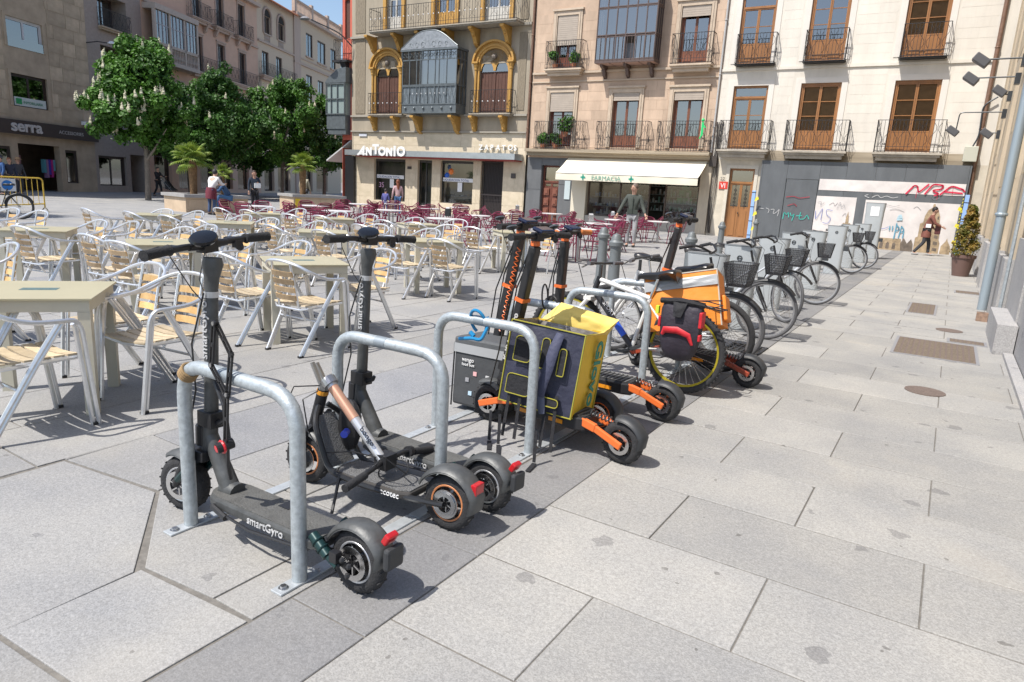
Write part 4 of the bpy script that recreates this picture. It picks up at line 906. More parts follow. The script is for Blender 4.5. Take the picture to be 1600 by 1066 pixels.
# shadowed loggia house
l2 = lfac('loggia_house', 'dark loggia house with recessed iron balconies behind the first chestnut')
O2 = [(3.8, 6.3, 9.75, 11.6), (3.8, 6.3, 6.5, 8.7), (3.8, 6.3, 12.6, 14.2), (2.95, 5.4, .4, 2.2), (5.8, 7.2, 0, 2.4)]
b = MB(); wallgrid(b, 2.7, 7.7, 0, 15, O2, dep=1.0); b.add([(2.7, 1.0, 0), (7.7, 1.0, 0), (7.7, 1.0, 15), (2.7, 1.0, 15)], [(0, 1, 2, 3)]); b.box(2.7, 0, 15, 7.7, 9, 15.1); b.build('wall', [mat('grey brown render', (.36, .30, .26), .85, var=.12)], l2)
for a, c, z0, z1 in O2[:3]:
    balcony(l2, a-.1, c+.1, z0, 1.0, .3, ls, .2, False, step=.13); win(l2, a+.3, c-.3, z0, z1, brn, 2, .8)
win(l2, 2.95, 5.4, .4, 2.2, brn, 2, .2); rack_clothes(l2, 3.2, .6, 1.6, 2, 3)
# rosy building with glazed gallery and balconies
l3 = lfac('rosy_building', 'rosy building with a white glazed gallery and rows of small iron balconies')
xs = [14.0, 17.1, 20.3]; O3 = [(x-.5, x+.5, z, z+2.5) for x in xs for z in (8.85, 12.55)]+[(x-.5, x+.5, 5.2, 7.6) for x in xs+[9.5, 11.3]]
G3 = [(x, x+1.9, .3, 3.2) for x in (8.2, 10.9, 13.6, 16.3, 19.0)]
b = MB(); wallgrid(b, 7.7, 22.95, 0, 15.7, O3+G3); b.box(7.7, 0, 15.7, 22.95, 9, 15.8); b.add([(7.7, 1.6, 0), (22.95, 1.6, 0), (22.95, 1.6, 3.4), (7.7, 1.6, 3.4)], [(0, 1, 2, 3)]); b.add([(7.7, .6, 3.4), (22.95, .6, 3.4), (22.95, .6, 15.7), (7.7, .6, 15.7)], [(0, 1, 2, 3)]); b.build('wall', [lpk], l3)
for z0, z1, pr in ((8.45, 8.6, .12), (12.2, 12.32, .14), (15.5, 15.75, .4), (4.0, 4.2, .2)): pbox('cornice', lpt, l3, 7.7, -pr, z0, 22.95, .01, z1)
for a, c, z0, z1 in O3: surround(l3, a, c, z0, z1, .14, lpt, .05); win(l3, a, c, z0, z1, brn, 2, .15)
for x in xs:
    balcony(l3, x-1.25, x+1.25, 12.5, 1.1, .5, lpt, .16, step=.13)
    for s_ in (-.85, .85):
        b = MB().prism([(0, 0), (-.45, 0), (-.2, -.5), (0, -.6)], -.1, .1, (x+s_, 0, 12.3), (0, 1, 0), (0, 0, 1)); b.build('bracket', [lpt], l3)
balcony(l3, 12.8, 22.6, 8.8, 1.1, .5, lpt, .2, step=.13)
gal = MB(); gal.box(7.85, -.9, 8.5, 12.7, 0, 8.75); gal.box(7.85, -.95, 11.75, 12.7, 0, 12.1); gal.box(7.85, -.88, 9.6, 12.7, -.75, 9.78)
for u in (7.9, 9.45, 11.1, 12.6): gal.box(u-.09, -.88, 8.75, u+.09, -.7, 11.8)
gm = mat('stone gallery frame', (.5, .43, .37), .8, var=.1); go = gal.build('glazed_gallery', [gm], l3)
b = MB()
for i in range(26): b.lathe([(.045, 0), (.045, .06), (.03, .12), (.06, .3), (.03, .6), (.045, .66), (.045, .84)], 6, (8.0+.18*i, -.8, 8.76))
b.build('balustrade', [gm], go)
b = MB()
for i in range(13): u = 7.95+4.6*i/12; b.bar((u, -.8, 9.78), (u, -.8, 11.75), .07)
b.bar((7.9, -.8, 10.9), (12.6, -.8, 10.9), .05); b.build('gallery_glazing_bars', [mat('grey white joinery', (.42, .40, .42), .5)], go)
for i in range(12): u = 7.95+4.6*i/12; MB().add([(u+.04, -.8, 9.8), (u+.35, -.8, 9.8), (u+.35, -.8, 11.72), (u+.04, -.8, 11.72)], [(0, 1, 2, 3)]).build('pane', [pane], go)
MB().box(8, -.6, 9.8, 12.5, -.58, 11.7).build('curtain', [curt], go)
# cream house with arched pairs
l4 = lfac('cream_arched_house', 'cream house with two round-arched upper windows and a red tile eave')
O4 = [(24.1, 25.3, 13.75, 15.2), (26.7, 27.95, 13.75, 15.2), (23.7, 24.9, 10.2, 12.25), (26.3, 27.5, 10.2, 12.25), (24, 25.2, 6, 8.2), (26.6, 27.8, 6, 8.2)]+[(23.6, 25.5, .2, 3), (26.2, 28.8, .2, 3)]
b = MB(); wallgrid(b, 22.95, 29.9, 0, 16.6, O4); b.box(22.95, 0, 16.6, 29.9, 9, 16.7); b.add([(22.95, 1.6, 0), (29.9, 1.6, 0), (29.9, 1.6, 3.4), (22.95, 1.6, 3.4)], [(0, 1, 2, 3)]); b.build('wall', [lcr], l4)
for i, (a, c, z0, z1) in enumerate(O4[:6]):
    win(l4, a, c, z0, z1, brn, 2, .15)
    if i < 2:
        q = MB(); r_ = (c-a)/2; m_ = (a+c)/2
        q.add([(m_, .0, z1)]+[(m_+r_*math.cos(PI*k/10), -.0, z1+r_*math.sin(PI*k/10)) for k in range(11)], [tuple(range(12))]); q.T = None
        o = MB(); o.add([(x_, y_-.012, z_) for x_, y_, z_ in q.v], q.f); o.build('fanlight', [dark], l4)
        o = MB(); o.tube(arcpts((m_, -.06, z1), r_+.12, 0, PI, 12), .1, 6); o.tube([(a-.12, -.06, z0), (a-.12, -.06, z1)], .08, 6); o.tube([(c+.12, -.06, z0), (c+.12, -.06, z1)], .08, 6); o.build('window_surround', [lpt], l4)
        o = MB(); [o.lathe([(.05, 0), (.03, .1), (.06, .3), (.03, .5), (.05, .6)], 6, (a+.15+.22*k, -.03, z0-.65)) for k in range(5)]; o.box(a-.1, -.1, z0-.75, c+.1, .0, z0-.65); o.box(a-.1, -.1, z0-.06, c+.1, 0, z0+.02); o.build('balustrade', [gm], l4)
balcony(l4, 23.1, 29.7, 10.2, 1.05, .5, lpt, .2, step=.15); pbox('cornice', lpt, l4, 22.95, -.15, 12.9, 29.9, .02, 13.05)
ev = MB()
for i in range(36): u = 22.98+.195*i; ev.tube([(u, -.55, 16.5), (u, .6, 17.0)], .09, 6)
ev.build('roof_tiles', [mat('red clay tiles', (.42, .17, .09), .8, var=.2, rnd=.1)], l4, kind='stuff')
# corner house
l5 = lfac('corner_house', 'cream corner house with dark-framed windows and a balustraded roof parapet')
O5 = [(32.75, 34.3, 13.5, 15.68), (35.53, 37.58, 13.4, 15.55), (38.95, 40.4, 13.4, 15.45), (32.7, 34.1, 9.3, 11.76), (35.55, 37.0, 9.3, 11.65), (38.6, 40, 9.3, 11.6), (32.7, 34.1, 5.5, 7.8), (35.5, 37, 5.5, 7.8)]
b = MB(); wallgrid(b, 29.9, 41.9, 0, 16.9, O5+[(31, 34, .2, 3), (35, 38, .2, 3)]); b.box(29.9, 0, 16.9, 41.9, 9, 17); b.add([(29.9, 1.6, 0), (41.9, 1.6, 0), (41.9, 1.6, 3.4), (29.9, 1.6, 3.4)], [(0, 1, 2, 3)]); b.add([(41.9, 0, 0), (41.9, 9, 0), (41.9, 9, 17), (41.9, 0, 17)], [(0, 1, 2, 3)]); b.build('wall', [lcr], l5)
for a, c, z0, z1 in O5: win(l5, a, c, z0, z1, brn, 2, .1); pbox('window_sill', lpt, l5, a-.15, -.15, z0-.15, c+.15, .02, z0-.01)
for z0, z1, pr in ((16.7, 16.95, .45), (12.4, 12.6, .15), (13.0, 13.1, .08)): pbox('cornice', lpt, l5, 29.9, -pr, z0, 41.9+pr, .02, z1)
b = MB(); b.box(29.9, -.2, 18.0, 41.9, 0, 18.15)
for i in range(40): b.box(30+.3*i, -.15, 16.95, 30.12+.3*i, -.03, 18.0)
for u in (30, 33.8, 37.8, 41.6): b.box(u-.2, -.25, 16.95, u+.25, .05, 18.4)
b.build('roof_parapet', [lpt], l5); pbox('pilaster', lpt, l5, 29.9, -.12, 0, 31.3, .02, 16.7)
for par_, us_ in ((l3, [(x, x+1.9) for x in (8.2, 10.9, 13.6, 16.3, 19.0)]), (l4, [(23.6, 25.5), (26.2, 28.8)]), (l5, [(31, 34), (35, 38)])):
    for a, c in us_:
        b = MB(); b.box(a, .25, .2, a+.08, .33, 3.1); b.box(c-.08, .25, .2, c, .33, 3.1); b.box(a+.08, .25, 2.4, c-.08, .33, 2.48); f_ = b.build('shop_window', [brn], par_); MB().add([(a, .29, .2), (c, .29, .2), (c, .29, 3.1), (a, .29, 3.1)], [(0, 1, 2, 3)]).build('pane', [pane2], f_); MB().box(a-.2, 1.4, 0, c+.2, 1.45, 3.2).build('shop_interior', [mat('dim arcade interior', (.05, .04, .03), .9, var=.4, vs=2)], f_)
# ---------------------------------------------------------------- long wall on the right
rwm = mat('honey stone wall', (.50, .42, .32), .85, var=.2, vs=1.0, bump=.15); rwb = mat('honey stone slab', (.56, .48, .37), .8, var=.16, vs=1.4, bump=.2, rnd=.08, col2=(.6, .47, .3)); rwg = granite('pale granite dado', (.43, .42, .41), rnd=.05)
rw = thing('long_stone_building', 'honey stone building with granite dado closing the right side of the footway', 'building', (0, 0, 0))
b = MB(); b.box(1.0, 2, -.1, 3.5, 36, 14.5); b.build('wall', [rwm], rw)
for a, c in ((11.45, 13.1), (14.3, 16.2), (17.5, 19.3), (21.5, 23.6), (25.0, 27.0), (28.6, 30.6), (3.0, 9.4)):
    xf = .74 if c > 10 else .99
    MB().box(xf+.015, a, -.05, 1.0, c, 12).build('pilaster', [rwm], rw); blocks(rw, rwb, a, c, 1.0, 11.5, [], c-a+.1 if c > 10 else 1.6, 1.15, y=xf+.02, proud=.02, gap=.01, name='stone_slab', axis=1, var=0)
    pbox('pilaster_base', rwg, rw, xf-.06, a-.03, -.05, 1.0, c+.03, .95)
blocks(rw, rwb, 13.1, 30.6, 1.0, 12, [(a, c, 0, 14) for a, c in ((14.3, 16.2), (17.5, 19.3), (21.5, 23.6), (25.0, 27.0), (28.6, 30.6))], 1.2, 1.3, y=1.0, proud=.02, gap=.01, name='stone_slab', axis=1, var=.1)
pbox('granite_dado', rwg, rw, .80, 2.0, -.05, 1.02, 9.5, 1.25); pbox('granite_dado', rwg, rw, .78, 9.52, -.05, 1.02, 11.3, 1.25)
pbox('plinth_block', rwg, rw, .60, 9.15, -.05, .79, 10.9, .34); pbox('wall_foot', rwg, rw, .70, 2.0, -.05, .79, 9.12, .04)
MB().box(.9, 30.6, 6.8, 1.05, 26.2, 9.8).build('window', [shut], rw)
pipe('drainpipe', 'thick grey-blue downpipe near the granite dado of the right wall', [(.56, 12.0, 14), (.56, 12.0, .16)], .062, mat('grey blue pipe', (.33, .39, .43), .4, .3))
t = thing('wall_cable', 'pale conduit running down the right wall beside the downpipe', 'conduit', (.72, 11.2, 0)); MB().tube(fillet([(0, 0, .3), (0, 0, 2.0), (0, .1, 2.2), (.0, .6, 2.9), (0, .6, 5.5)], .3, 5), .022, 6).build('conduit', [galv], t)
b = MB().box(-.07, -.06, 0, .07, .06, .13); o = b.build('pipe_shoe', [mat('terracotta shoe', (.27, .18, .13), .85, var=.4, vs=20)], None, cat='pipe shoe', label='small terracotta block at the foot of the grey-blue downpipe'); o.location = (.58, 11.95, 0)
for i, (y, z, L_, drop, hl) in enumerate(((18.3, 4.72, .66, 0, 'nearest, level arm'), (20.0, 4.62, .8, 0, 'second, level arm'), (22.6, 4.6, 0.14, .1, 'third, short arm tight to the wall'), (24.2, 4.35, 1.05, -.5, 'fourth, arm bent down'), (25.4, 3.9, .2, .0, 'farthest, lowest and close to the wall'))):
    t = thing('spotlight', 'grey spotlight on the right wall, '+hl, 'spotlight', (.7, y, z), 0, 'spotlights on arms along the right wall')
    MB().box(-.05, -.1, -.12, .06, .1, .12).build('wall_mount', [dgm], t); MB().tube(fillet([(0, 0, .05), (-L_, 0, .05), (-L_-.02, 0, .05+drop)], .1), .018, 6).build('arm', [dgm], t)
    q = MB(); q.T = Mx.Translation((-L_-.05, 0, drop)) @ Mx.Rotation(R(35), 4, 'Y'); q.box(-.22, -.13, -.09, .1, .13, .09); q.build('lamp_head', [mat('dark lamp housing', (.09, .09, .095), .5)], t, bevel=.02)
t = thing('junction_box', 'pale junction box with cables at the top of the boarding corner', 'junction box', FP(3.0, -.25, 3.45), FZ); MB().box(-.22, -.12, 0, .22, .15, .55).build('box', [mat('pale plastic box', (.5, .5, .42), .5)], t, bevel=.02)
MB().tube(fillet([(0, 0, .5), (.15, 0, .9), (.1, .1, 2.0), (.5, .1, 2.3)], .2), .03, 6).build('conduit', [dgm], t)
lm = thing('street_lamp', 'grey street lamp on a curved arm fixed to the left edge of the taupe building', 'street lamp', FP(-28.0, -.1, 9.3), FZ)
MB().tube(fillet([(0, 0, -.2), (-.3, -.6, .4), (-1.6, -1.6, 1.0)], .5), .035, 6).build('arm', [dgm], lm); MB().lathe([(0, .12), (.2, .1), (.36, 0), (.3, -.05), (0, -.06)], 12, (-1.9, -1.8, 1.02), sy=.6).build('lamp_head', [mat('grey lamp housing', (.2, .2, .21), .5)], lm)
# potted conifer
pt = thing('plant_pot', 'brown plastic pot by the right wall holding the golden conifer', 'plant pot', (.36, 20.5, 0))
MB().lathe([(0, .0), (.18, 0), (.22, .25), (.25, .45), (.275, .46), (.28, .53), (.24, .535), (.23, .49), (0, .49)], 24).build('pot', [mat('brown plastic pot', (.15, .09, .075), .5)], pt, smooth=True)
def leafmat(name, c1, c2, vs=2.5):
    m = bpy.data.materials.new(name); m.use_nodes = True; n = m.node_tree.nodes; L = m.node_tree.links; b = n['Principled BSDF']; b.inputs['Roughness'].default_value = .55
    P = n.new('ShaderNodeNewGeometry').outputs['Position']; no = n.new('ShaderNodeTexNoise'); no.inputs['Scale'].default_value = vs; no.inputs['Detail'].default_value = 5; L.new(P, no.inputs['Vector'])
    r = n.new('ShaderNodeValToRGB'); r.color_ramp.elements[0].position = .35; r.color_ramp.elements[1].position = .65; r.color_ramp.elements[0].color = (*c1, 1); r.color_ramp.elements[1].color = (*c2, 1)
    L.new(no.outputs['Fac'], r.inputs[0]); L.new(r.outputs[0], b.inputs['Base Color']); t = n.new('ShaderNodeBsdfTranslucent'); L.new(r.outputs[0], t.inputs[0]); mx = n.new('ShaderNodeMixShader'); mx.inputs[0].default_value = .3
    L.new(b.outputs[0], mx.inputs[1]); L.new(t.outputs[0], mx.inputs[2]); L.new(mx.outputs[0], n['Material Output'].inputs[0]); return m
def leaves(cen, rad, n, size, seed, up=.2):
    """leaf-sized folded quads filling a set of clumps"""
    g = np.random.default_rng(seed); idx = g.integers(0, len(cen), n); d = g.normal(size=(n, 3)); d /= np.linalg.norm(d, axis=1)[:, None]
    p = np.array(cen)[idx]+d*(np.array(rad)[idx]*g.uniform(.55, 1.05, n))[:, None]
    nrm = d+g.normal(size=(n, 3))*.45+np.array([0, 0, up]); nrm /= np.linalg.norm(nrm, axis=1)[:, None]
    t = np.cross(nrm, g.normal(size=(n, 3))); t /= np.linalg.norm(t, axis=1)[:, None]; q = np.cross(nrm, t); s = size*g.uniform(.6, 1.3, n)[:, None]
    v = np.stack([p-t*s*.5-q*s*.18, p+t*s*.0-q*s*.42+nrm*s*.06, p+t*s*.55-nrm*s*.12, p+t*s*.0+q*s*.42+nrm*s*.06], 1).reshape(-1, 3)
    f = np.arange(n*4).reshape(-1, 4); return v.tolist(), [tuple(x) for x in f.tolist()]
cf = thing('potted_conifer', 'golden green conical conifer standing in the brown pot by the right wall', 'shrub', (.36, 20.5, .5))
cc = []; cr_ = []
for i in range(90):
    z = random.random()**.8*1.05; r_ = .36*(1-z/1.15)**.7*(.8+.2*random.random()); a = random.random()*6.28; cc.append((r_*math.cos(a)*.72*random.uniform(.7, 1.15), r_*math.sin(a)*.72, z*1.12+.05)); cr_.append(.12*(1-z*.45))
v, f = leaves(cc, cr_, 5200, .05, 3, .8); b = MB(); b.v = v; b.f = f; b.mi = [0]*len(f); b.build('foliage', [leafmat('golden conifer', (.10, .13, .02), (.38, .24, .05), 6)], cf)
# ---------------------------------------------------------------- trees and palms
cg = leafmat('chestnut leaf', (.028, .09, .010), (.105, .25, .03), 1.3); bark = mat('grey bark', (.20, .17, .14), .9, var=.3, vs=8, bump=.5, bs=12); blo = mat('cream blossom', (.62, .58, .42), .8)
fw = V((-math.sin(TH), math.cos(TH), 0)); rt = V((math.cos(TH), math.sin(TH), 0))
def H(px, dep, z=0): p = fw*dep+rt*((px-800)/FPX*dep*.99); return V((p.x, p.y, z))
cgd = leafmat('shaded chestnut leaf', (.022, .07, .01), (.075, .19, .025), 1.3)  # same chestnut leaf, with the back trees' shade put into its colour
def chestnut(label, loc, rx, z0, z1, seed, nf=60, n=9000):
    t = thing('chestnut_tree', label, 'tree', loc, 0, 'horse chestnuts in blossom'); g = random.Random(seed)
    tr = MB(); tr.tube([(0, 0, -.05), (.05, 0, 1.2), (.0, .05, 2.4), (.1, .1, z1*.6)], [.15, .12, .11, .05], 10)
    for i in range(8):
        a = i*.8+g.random(); L_ = rx*.75; z = 1.9+.35*i*.6; tr.tube([(0, 0, z), (math.cos(a)*L_*.4, math.sin(a)*L_*.4, z+.6), (math.cos(a)*L_, math.sin(a)*L_, z+1.6)], [.08, .05, .02], 6)
    tr.build('trunk', [bark], t, smooth=True)
    cz = (z0+z1)/2; rz = (z1-z0)/2; cen = []; rad = []; tips = []
    nl = int(11+rx*4)
    for i in range(nl):
        h = g.uniform(-.75, 1) if i else 1.05; a = i*2.4+g.uniform(-.5, .5); k = math.sqrt(max(0, 1-min(1, abs(h))**2))*(1.05-.2*max(0, h)); ln = g.uniform(.74, 1.16)
        q = V((math.cos(a)*rx*k*ln, math.sin(a)*rx*k*ln, cz+rz*h*.86*(ln if h > 0 else 1))); big = g.uniform(.5, .95)
        for j in range(7):
            p = q+V((g.gauss(0, .42), g.gauss(0, .42), g.gauss(0, .36)))*big; r_ = g.uniform(.26, .52); cen.append(tuple(p)); rad.append(r_); aa = math.atan2(p.y, p.x); tips.append((p+V((math.cos(aa)*.5, math.sin(aa)*.5, .75)).normalized()*r_, aa))
    for i in range(int(22+rx*10)):
        a = g.uniform(0, 6.283); h = g.uniform(-.9, .9); k = math.sqrt(1-h*h)*g.uniform(.3, .85); p = (math.cos(a)*rx*k, math.sin(a)*rx*k, cz+rz*h*.8); cen.append(p); rad.append(g.uniform(.3, .6))
    for i in range(14): cen.append((g.uniform(-.5, .5)*rx, g.uniform(-.5, .5)*rx, cz+g.uniform(-.6, .6)*rz)); rad.append(1.0)
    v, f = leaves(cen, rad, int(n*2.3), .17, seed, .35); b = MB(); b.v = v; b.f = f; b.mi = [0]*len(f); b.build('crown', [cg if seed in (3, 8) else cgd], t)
    q = MB()
    for i in range(nf):
        p, a = tips[g.randrange(len(tips))]; p = p+V((g.uniform(-.15, .15), g.uniform(-.15, .15), g.uniform(-.25, -.02))); h = g.uniform(.28, .44)
        for k in range(5): q.ball(p+V((g.uniform(-.02, .02), g.uniform(-.02, .02), h*k/5)), .09*(1-k*.17), 5, 4)
    q.build('blossoms', [blo], t, kind='stuff'); return t
chestnut('chestnut in blossom in front of the brown ashlar building, the leftmost', G(232, 313), 1.9, 2.0, 7.5, 3, 130, 15000)
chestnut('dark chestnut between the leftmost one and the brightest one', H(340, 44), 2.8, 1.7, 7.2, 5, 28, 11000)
chestnut('bright green chestnut beside the street to the right, the rightmost', H(432, 49), 3.3, 1.7, 8.2, 8, 36, 14000)
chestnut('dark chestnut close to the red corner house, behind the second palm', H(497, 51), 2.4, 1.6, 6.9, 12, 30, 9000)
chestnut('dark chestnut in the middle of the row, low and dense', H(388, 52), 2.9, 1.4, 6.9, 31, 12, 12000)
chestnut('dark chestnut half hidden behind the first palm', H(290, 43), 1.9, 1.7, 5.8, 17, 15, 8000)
pg = leafmat('palm frond green', (.10, .19, .02), (.32, .40, .06), 3)
def frond_mesh():
    b = MB(); b.tube([(0, 0, 0), (.3, 0, .1), (.55, 0, .12)], .012, 4)
    for i in range(19):
        a = R(-118+236*i/18); L_ = .52*(1-.18*abs(i-9)/9); d = V((math.cos(a), math.sin(a), .0)); s_ = V((-d.y, d.x, 0)); o = V((.55, 0, .12)); up = V((0, 0, 1))
        p = [o, o+d*L_*.35+up*.02, o+d*L_*.75-up*.015, o+d*L_-up*.11]; w_ = [.008, .026, .018, .003]
        vs = []
        for k in range(4): vs += [p[k]-s_*w_[k]-up*.012, p[k]+up*.006, p[k]+s_*w_[k]-up*.012]
        b.add(vs, [(3*k, 3*k+1, 3*k+4, 3*k+3) for k in range(3)]+[(3*k+1, 3*k+2, 3*k+5, 3*k+4) for k in range(3)])
    return b.mesh('frond', [pg])
FM = frond_mesh()
def palm(label, loc, zc, sc, seed, n=26, trunk=.13):
    t = thing('fan_palm', label, 'palm', loc, 0, 'fan palms in planters'); g = random.Random(seed)
    MB().lathe([(trunk, 0), (trunk*1.1, zc*.4), (trunk*1.3, zc*.85), (trunk*.8, zc+.05), (0, zc+.1)], 12).build('trunk', [mat('fibrous palm trunk', (.20, .12, .06), .95, var=.4, vs=12, bump=.8, bs=25)], t)
    for i in range(n):
        o = link('frond', FM, t); o.location = (0, 0, zc+g.uniform(-.1, .1)); e = 1.2-1.75*(i/n)+g.uniform(-.15, .15); o.rotation_euler = (0, -e, i*2.4+g.uniform(-.3, .3)); s_ = sc*g.uniform(.85, 1.1); o.scale = (s_,)*3
    return t
plm = mat('tan stone planter', (.52, .40, .28), .8, var=.15, vs=2); plt = mat('grey coping', (.33, .32, .31), .7, var=.1); soil = mat('soil', (.05, .035, .025), .95)
def planter(label, loc, rz, w_, d_, h):
    t = thing('planter', label, 'planter', loc, rz, 'stone planters round the square')
    MB().box(0, 0, 0, w_, d_, h-.12).build('planter_body', [plm], t); b = MB(); e = .08
    for q in ((-e, -e, w_+e, .3), (-e, d_-.3, w_+e, d_+e), (-e, .3, .3, d_-.3), (w_-.3, .3, w_+e, d_-.3)): b.box(q[0], q[1], h-.12, q[2], q[3], h)
    b.build('coping', [plt], t); MB().box(.3, .3, h-.12, w_-.3, d_-.3, h-.05).build('soil', [soil], t)
    b = MB(); [b.box(.1+(w_-.1)*i/2, -.015, .1, (w_-.1)*(i+1)/2, 0, h-.2) for i in range(2)]; b.build('side_panel', [plm], t); return t
c1 = G(291, 332); c1b = G(388, 333); a1 = math.atan2((c1b-c1).y, (c1b-c1).x); w1 = (c1b-c1).length
planter('tan stone planter of the first palm, where two people bend and sit', c1, a1, w1, 1.8, .68)
q = Mx.Rotation(a1, 3, 'Z'); palm('fan palm in the planter where two people bend and sit', c1+q @ V((w1*.3, .9, .6)), 1.3, .78, 2); palm('small fan palm at the right end of the first planter', c1+q @ V((w1*.85, 1.3, .6)), .8, .5, 5, 16, .07)
c2 = G(459, 329); c2b = G(538, 331); a2 = math.atan2((c2b-c2).y, (c2b-c2).x); w2 = (c2b-c2).length
pl2 = planter('grey-coped planter of the second palm, with a yellow notice on its left end', c2, a2, w2, 1.8, .75); pbox('yellow_notice', mat('yellow notice', (.7, .5, .03), .5), pl2, .08, -.04, .12, .3, -.016, .55)
q = Mx.Rotation(a2, 3, 'Z'); palm('fan palm in the planter beside the grey-white side awning', c2+q @ V((w2*.32, .9, .6)), 1.45, .72, 9, 24)
c3 = G(-190, 332); planter('brown planter cut by the left edge of the photo, behind the dark bicycle', c3, TH, 2.25, 1.3, .8); palm('fan palm cut by the left edge of the photo', c3+V((.25, .7, .7)), 2.3, 1.5, 21, 26, .13)
# ---------------------------------------------------------------- cafe furniture
slatm = mat('weathered beech slat', (.50, .40, .27), .5, var=.15, vs=9, rnd=.28, col2=(.68, .56, .38)); sorg = mat('orange beech slat', (.62, .38, .15), .5, var=.15, vs=9, rnd=.3, col2=(.72, .50, .24))
def chair_alu():
    """bistro armchair, faces +x; slats across y"""
    t = thing('cafe_armchair', 'aluminium cafe armchair with timber slats', 'chair')
    W_ = .27; r = .0135
    # hoop: front foot, arm, arch round the back, arm, front foot
    side = [(.30, -.235, 0), (.235, -.262, .60), (.20, -.272, .655), (.08, -.295, .66), (-.06, -.305, .672), (-.19, -.285, .73), (-.265, -.20, .79), (-.295, -.09, .815), (-.30, 0, .82)]
    pts = side+[(x, -y, z) for x, y, z in side[-2::-1]]
    MB().tube(fillet(pts, .07, 3), r, 7).build('arm_hoop', [alu], t, smooth=True)
    for s_ in (-1, 1): MB().tube([(.27, s_*.225, 0), (.205, s_*.25, .6), (.19, s_*.255, .63)], r, 6).build('front_leg', [alu], t, smooth=True)
    for s_ in (-1, 1):
        b = MB().tube([(-.27, s_*.215, 0), (-.02, s_*.25, .43), (.12, s_*.27, .655)], r, 6); b.tube([(-.245, s_*.215, 0), (.0, s_*.25, .43), (.14, s_*.27, .655)], r, 6); b.build('rear_leg', [alu], t, smooth=True)
    b = MB()
    for s_ in (-1, 1):
        b.tube([(.22, s_*.205, .425), (-.17, s_*.205, .415), (-.2, s_*.15, .40)], .011, 6); b.tube([(-.13, s_*.13, .30), (-.195, s_*.125, .42), (-.275, s_*.118, .80)], .011, 6)
    b.tube([(.22, -.205, .425), (.235, 0, .41), (.22, .205, .425)], .011, 6); b.tube([(-.2, -.15, .40), (-.2, .15, .40)], .01, 6); b.tube([(-.105, -.235, .30), (-.105, .235, .30)], .009, 6)
    b.build('seat_frame', [alu], t, smooth=True)
    for i in range(6):
        x = .205-.073*i; b = MB()
        for k in range(4):
            y0, y1 = -.2+.1*k, -.1+.1*k; dz = lambda y: .435-.016*math.cos(y/.2*PI/2)
            b.add([(x-.029, y0, dz(y0)), (x+.029, y0, dz(y0)), (x+.029, y1, dz(y1)), (x-.029, y1, dz(y1)), (x-.029, y0, dz(y0)+.011), (x+.029, y0, dz(y0)+.011), (x+.029, y1, dz(y1)+.011), (x-.029, y1, dz(y1)+.011)], [(0, 3, 2, 1), (4, 5, 6, 7), (0, 1, 5, 4), (2, 3, 7, 6), (3, 0, 4, 7), (1, 2, 6, 5)])
        b.build('seat_slat', [slatm], t)
    for i in range(4):
        z = .50+.068*i; x = -.205-(z-.42)*.2; b = MB()
        for k in range(4):
            y0, y1 = -.13+.065*k, -.065+.065*k; dx = lambda y: x-.018*math.cos(y/.13*PI/2)+.01
            for zz in (z,): b.add([(dx(y0), y0, zz-.022), (dx(y1), y1, zz-.022), (dx(y1)-.01, y1, zz+.022), (dx(y0)-.01, y0, zz+.022), (dx(y0)-.012, y0, zz-.022), (dx(y1)-.012, y1, zz-.022), (dx(y1)-.022, y1, zz+.022), (dx(y0)-.022, y0, zz+.022)], [(0, 1, 2, 3), (7, 6, 5, 4), (0, 4, 5, 1), (3, 2, 6, 7), (0, 3, 7, 4), (1, 5, 6, 2)])
        b.mi = [1 if q % 6 == 1 else 0 for q in range(len(b.mi))]; b.build('back_slat', [sorg, mat('bleached brown slat back', (.30, .21, .12), .6, var=.2, vs=9, rnd=.25, col2=(.42, .31, .19))], t)
    b = MB()
    for x, y in ((.285, -.23), (.285, .23), (-.258, -.215), (-.258, .215)): b.box(x-.022, y-.014, 0, x+.022, y+.014, .018)
    b.build('foot_cap', [blk], t)
    return t
def kids(root):
    out = []
    for o in bpy.data.objects:
        if o.parent == root: out.append(o)
    return out
class Proto:
    def __init__(s, root): s.root = root; s.kids = [(k, kids(k)) for k in kids(root)]; s.used = False
    def place(s, loc, rz, label=None, group=None, tilt=(0, 0), scale=None):
        if not s.used: s.used = True; r = s.root
        else:
            r = s.root.copy(); COL.objects.link(r)
            for k, gs in s.kids:
                c = k.copy(); COL.objects.link(c); c.parent = r
                for g_ in gs: d = g_.copy(); COL.objects.link(d); d.parent = c
        r.location = loc; r.rotation_euler = (tilt[0], tilt[1], rz)
        if scale: r.scale = scale
        if label: r['label'] = label
        if group: r['group'] = group
        return r
def table_mesh():
    t = thing('cafe_table', 'olive beige square cafe table', 'table'); tm = mat('olive beige laminate', (.46, .42, .285), .35, var=.05, vs=3); lg = mat('olive beige painted leg', (.56, .53, .43), .5, var=.06, vs=5)
    MB().box(-.36, -.36, .722, .36, .36, .735).build('tabletop', [tm], t, bevel=.002)
    b = MB(); [b.box(*q) for q in ((-.34, -.34, .65, .34, -.325, .721), (-.34, .325, .65, .34, .34, .721), (-.34, -.325, .65, -.325, .325, .721), (.325, -.325, .65, .34, .325, .721))]; b.build('apron', [lg], t)
    for x in (-1, 1):
        for y in (-1, 1): MB().box(min(x*.275, x*.342), min(y*.275, y*.342), 0, max(x*.275, x*.342), max(y*.275, y*.342), .649).build('leg', [lg], t)
    MB().box(-.1, -.04, .7352, .1, .05, .7362).build('menu_sticker', [mat('faded teal sticker', (.10, .16, .16), .5, var=.3, vs=30)], t)
    return t
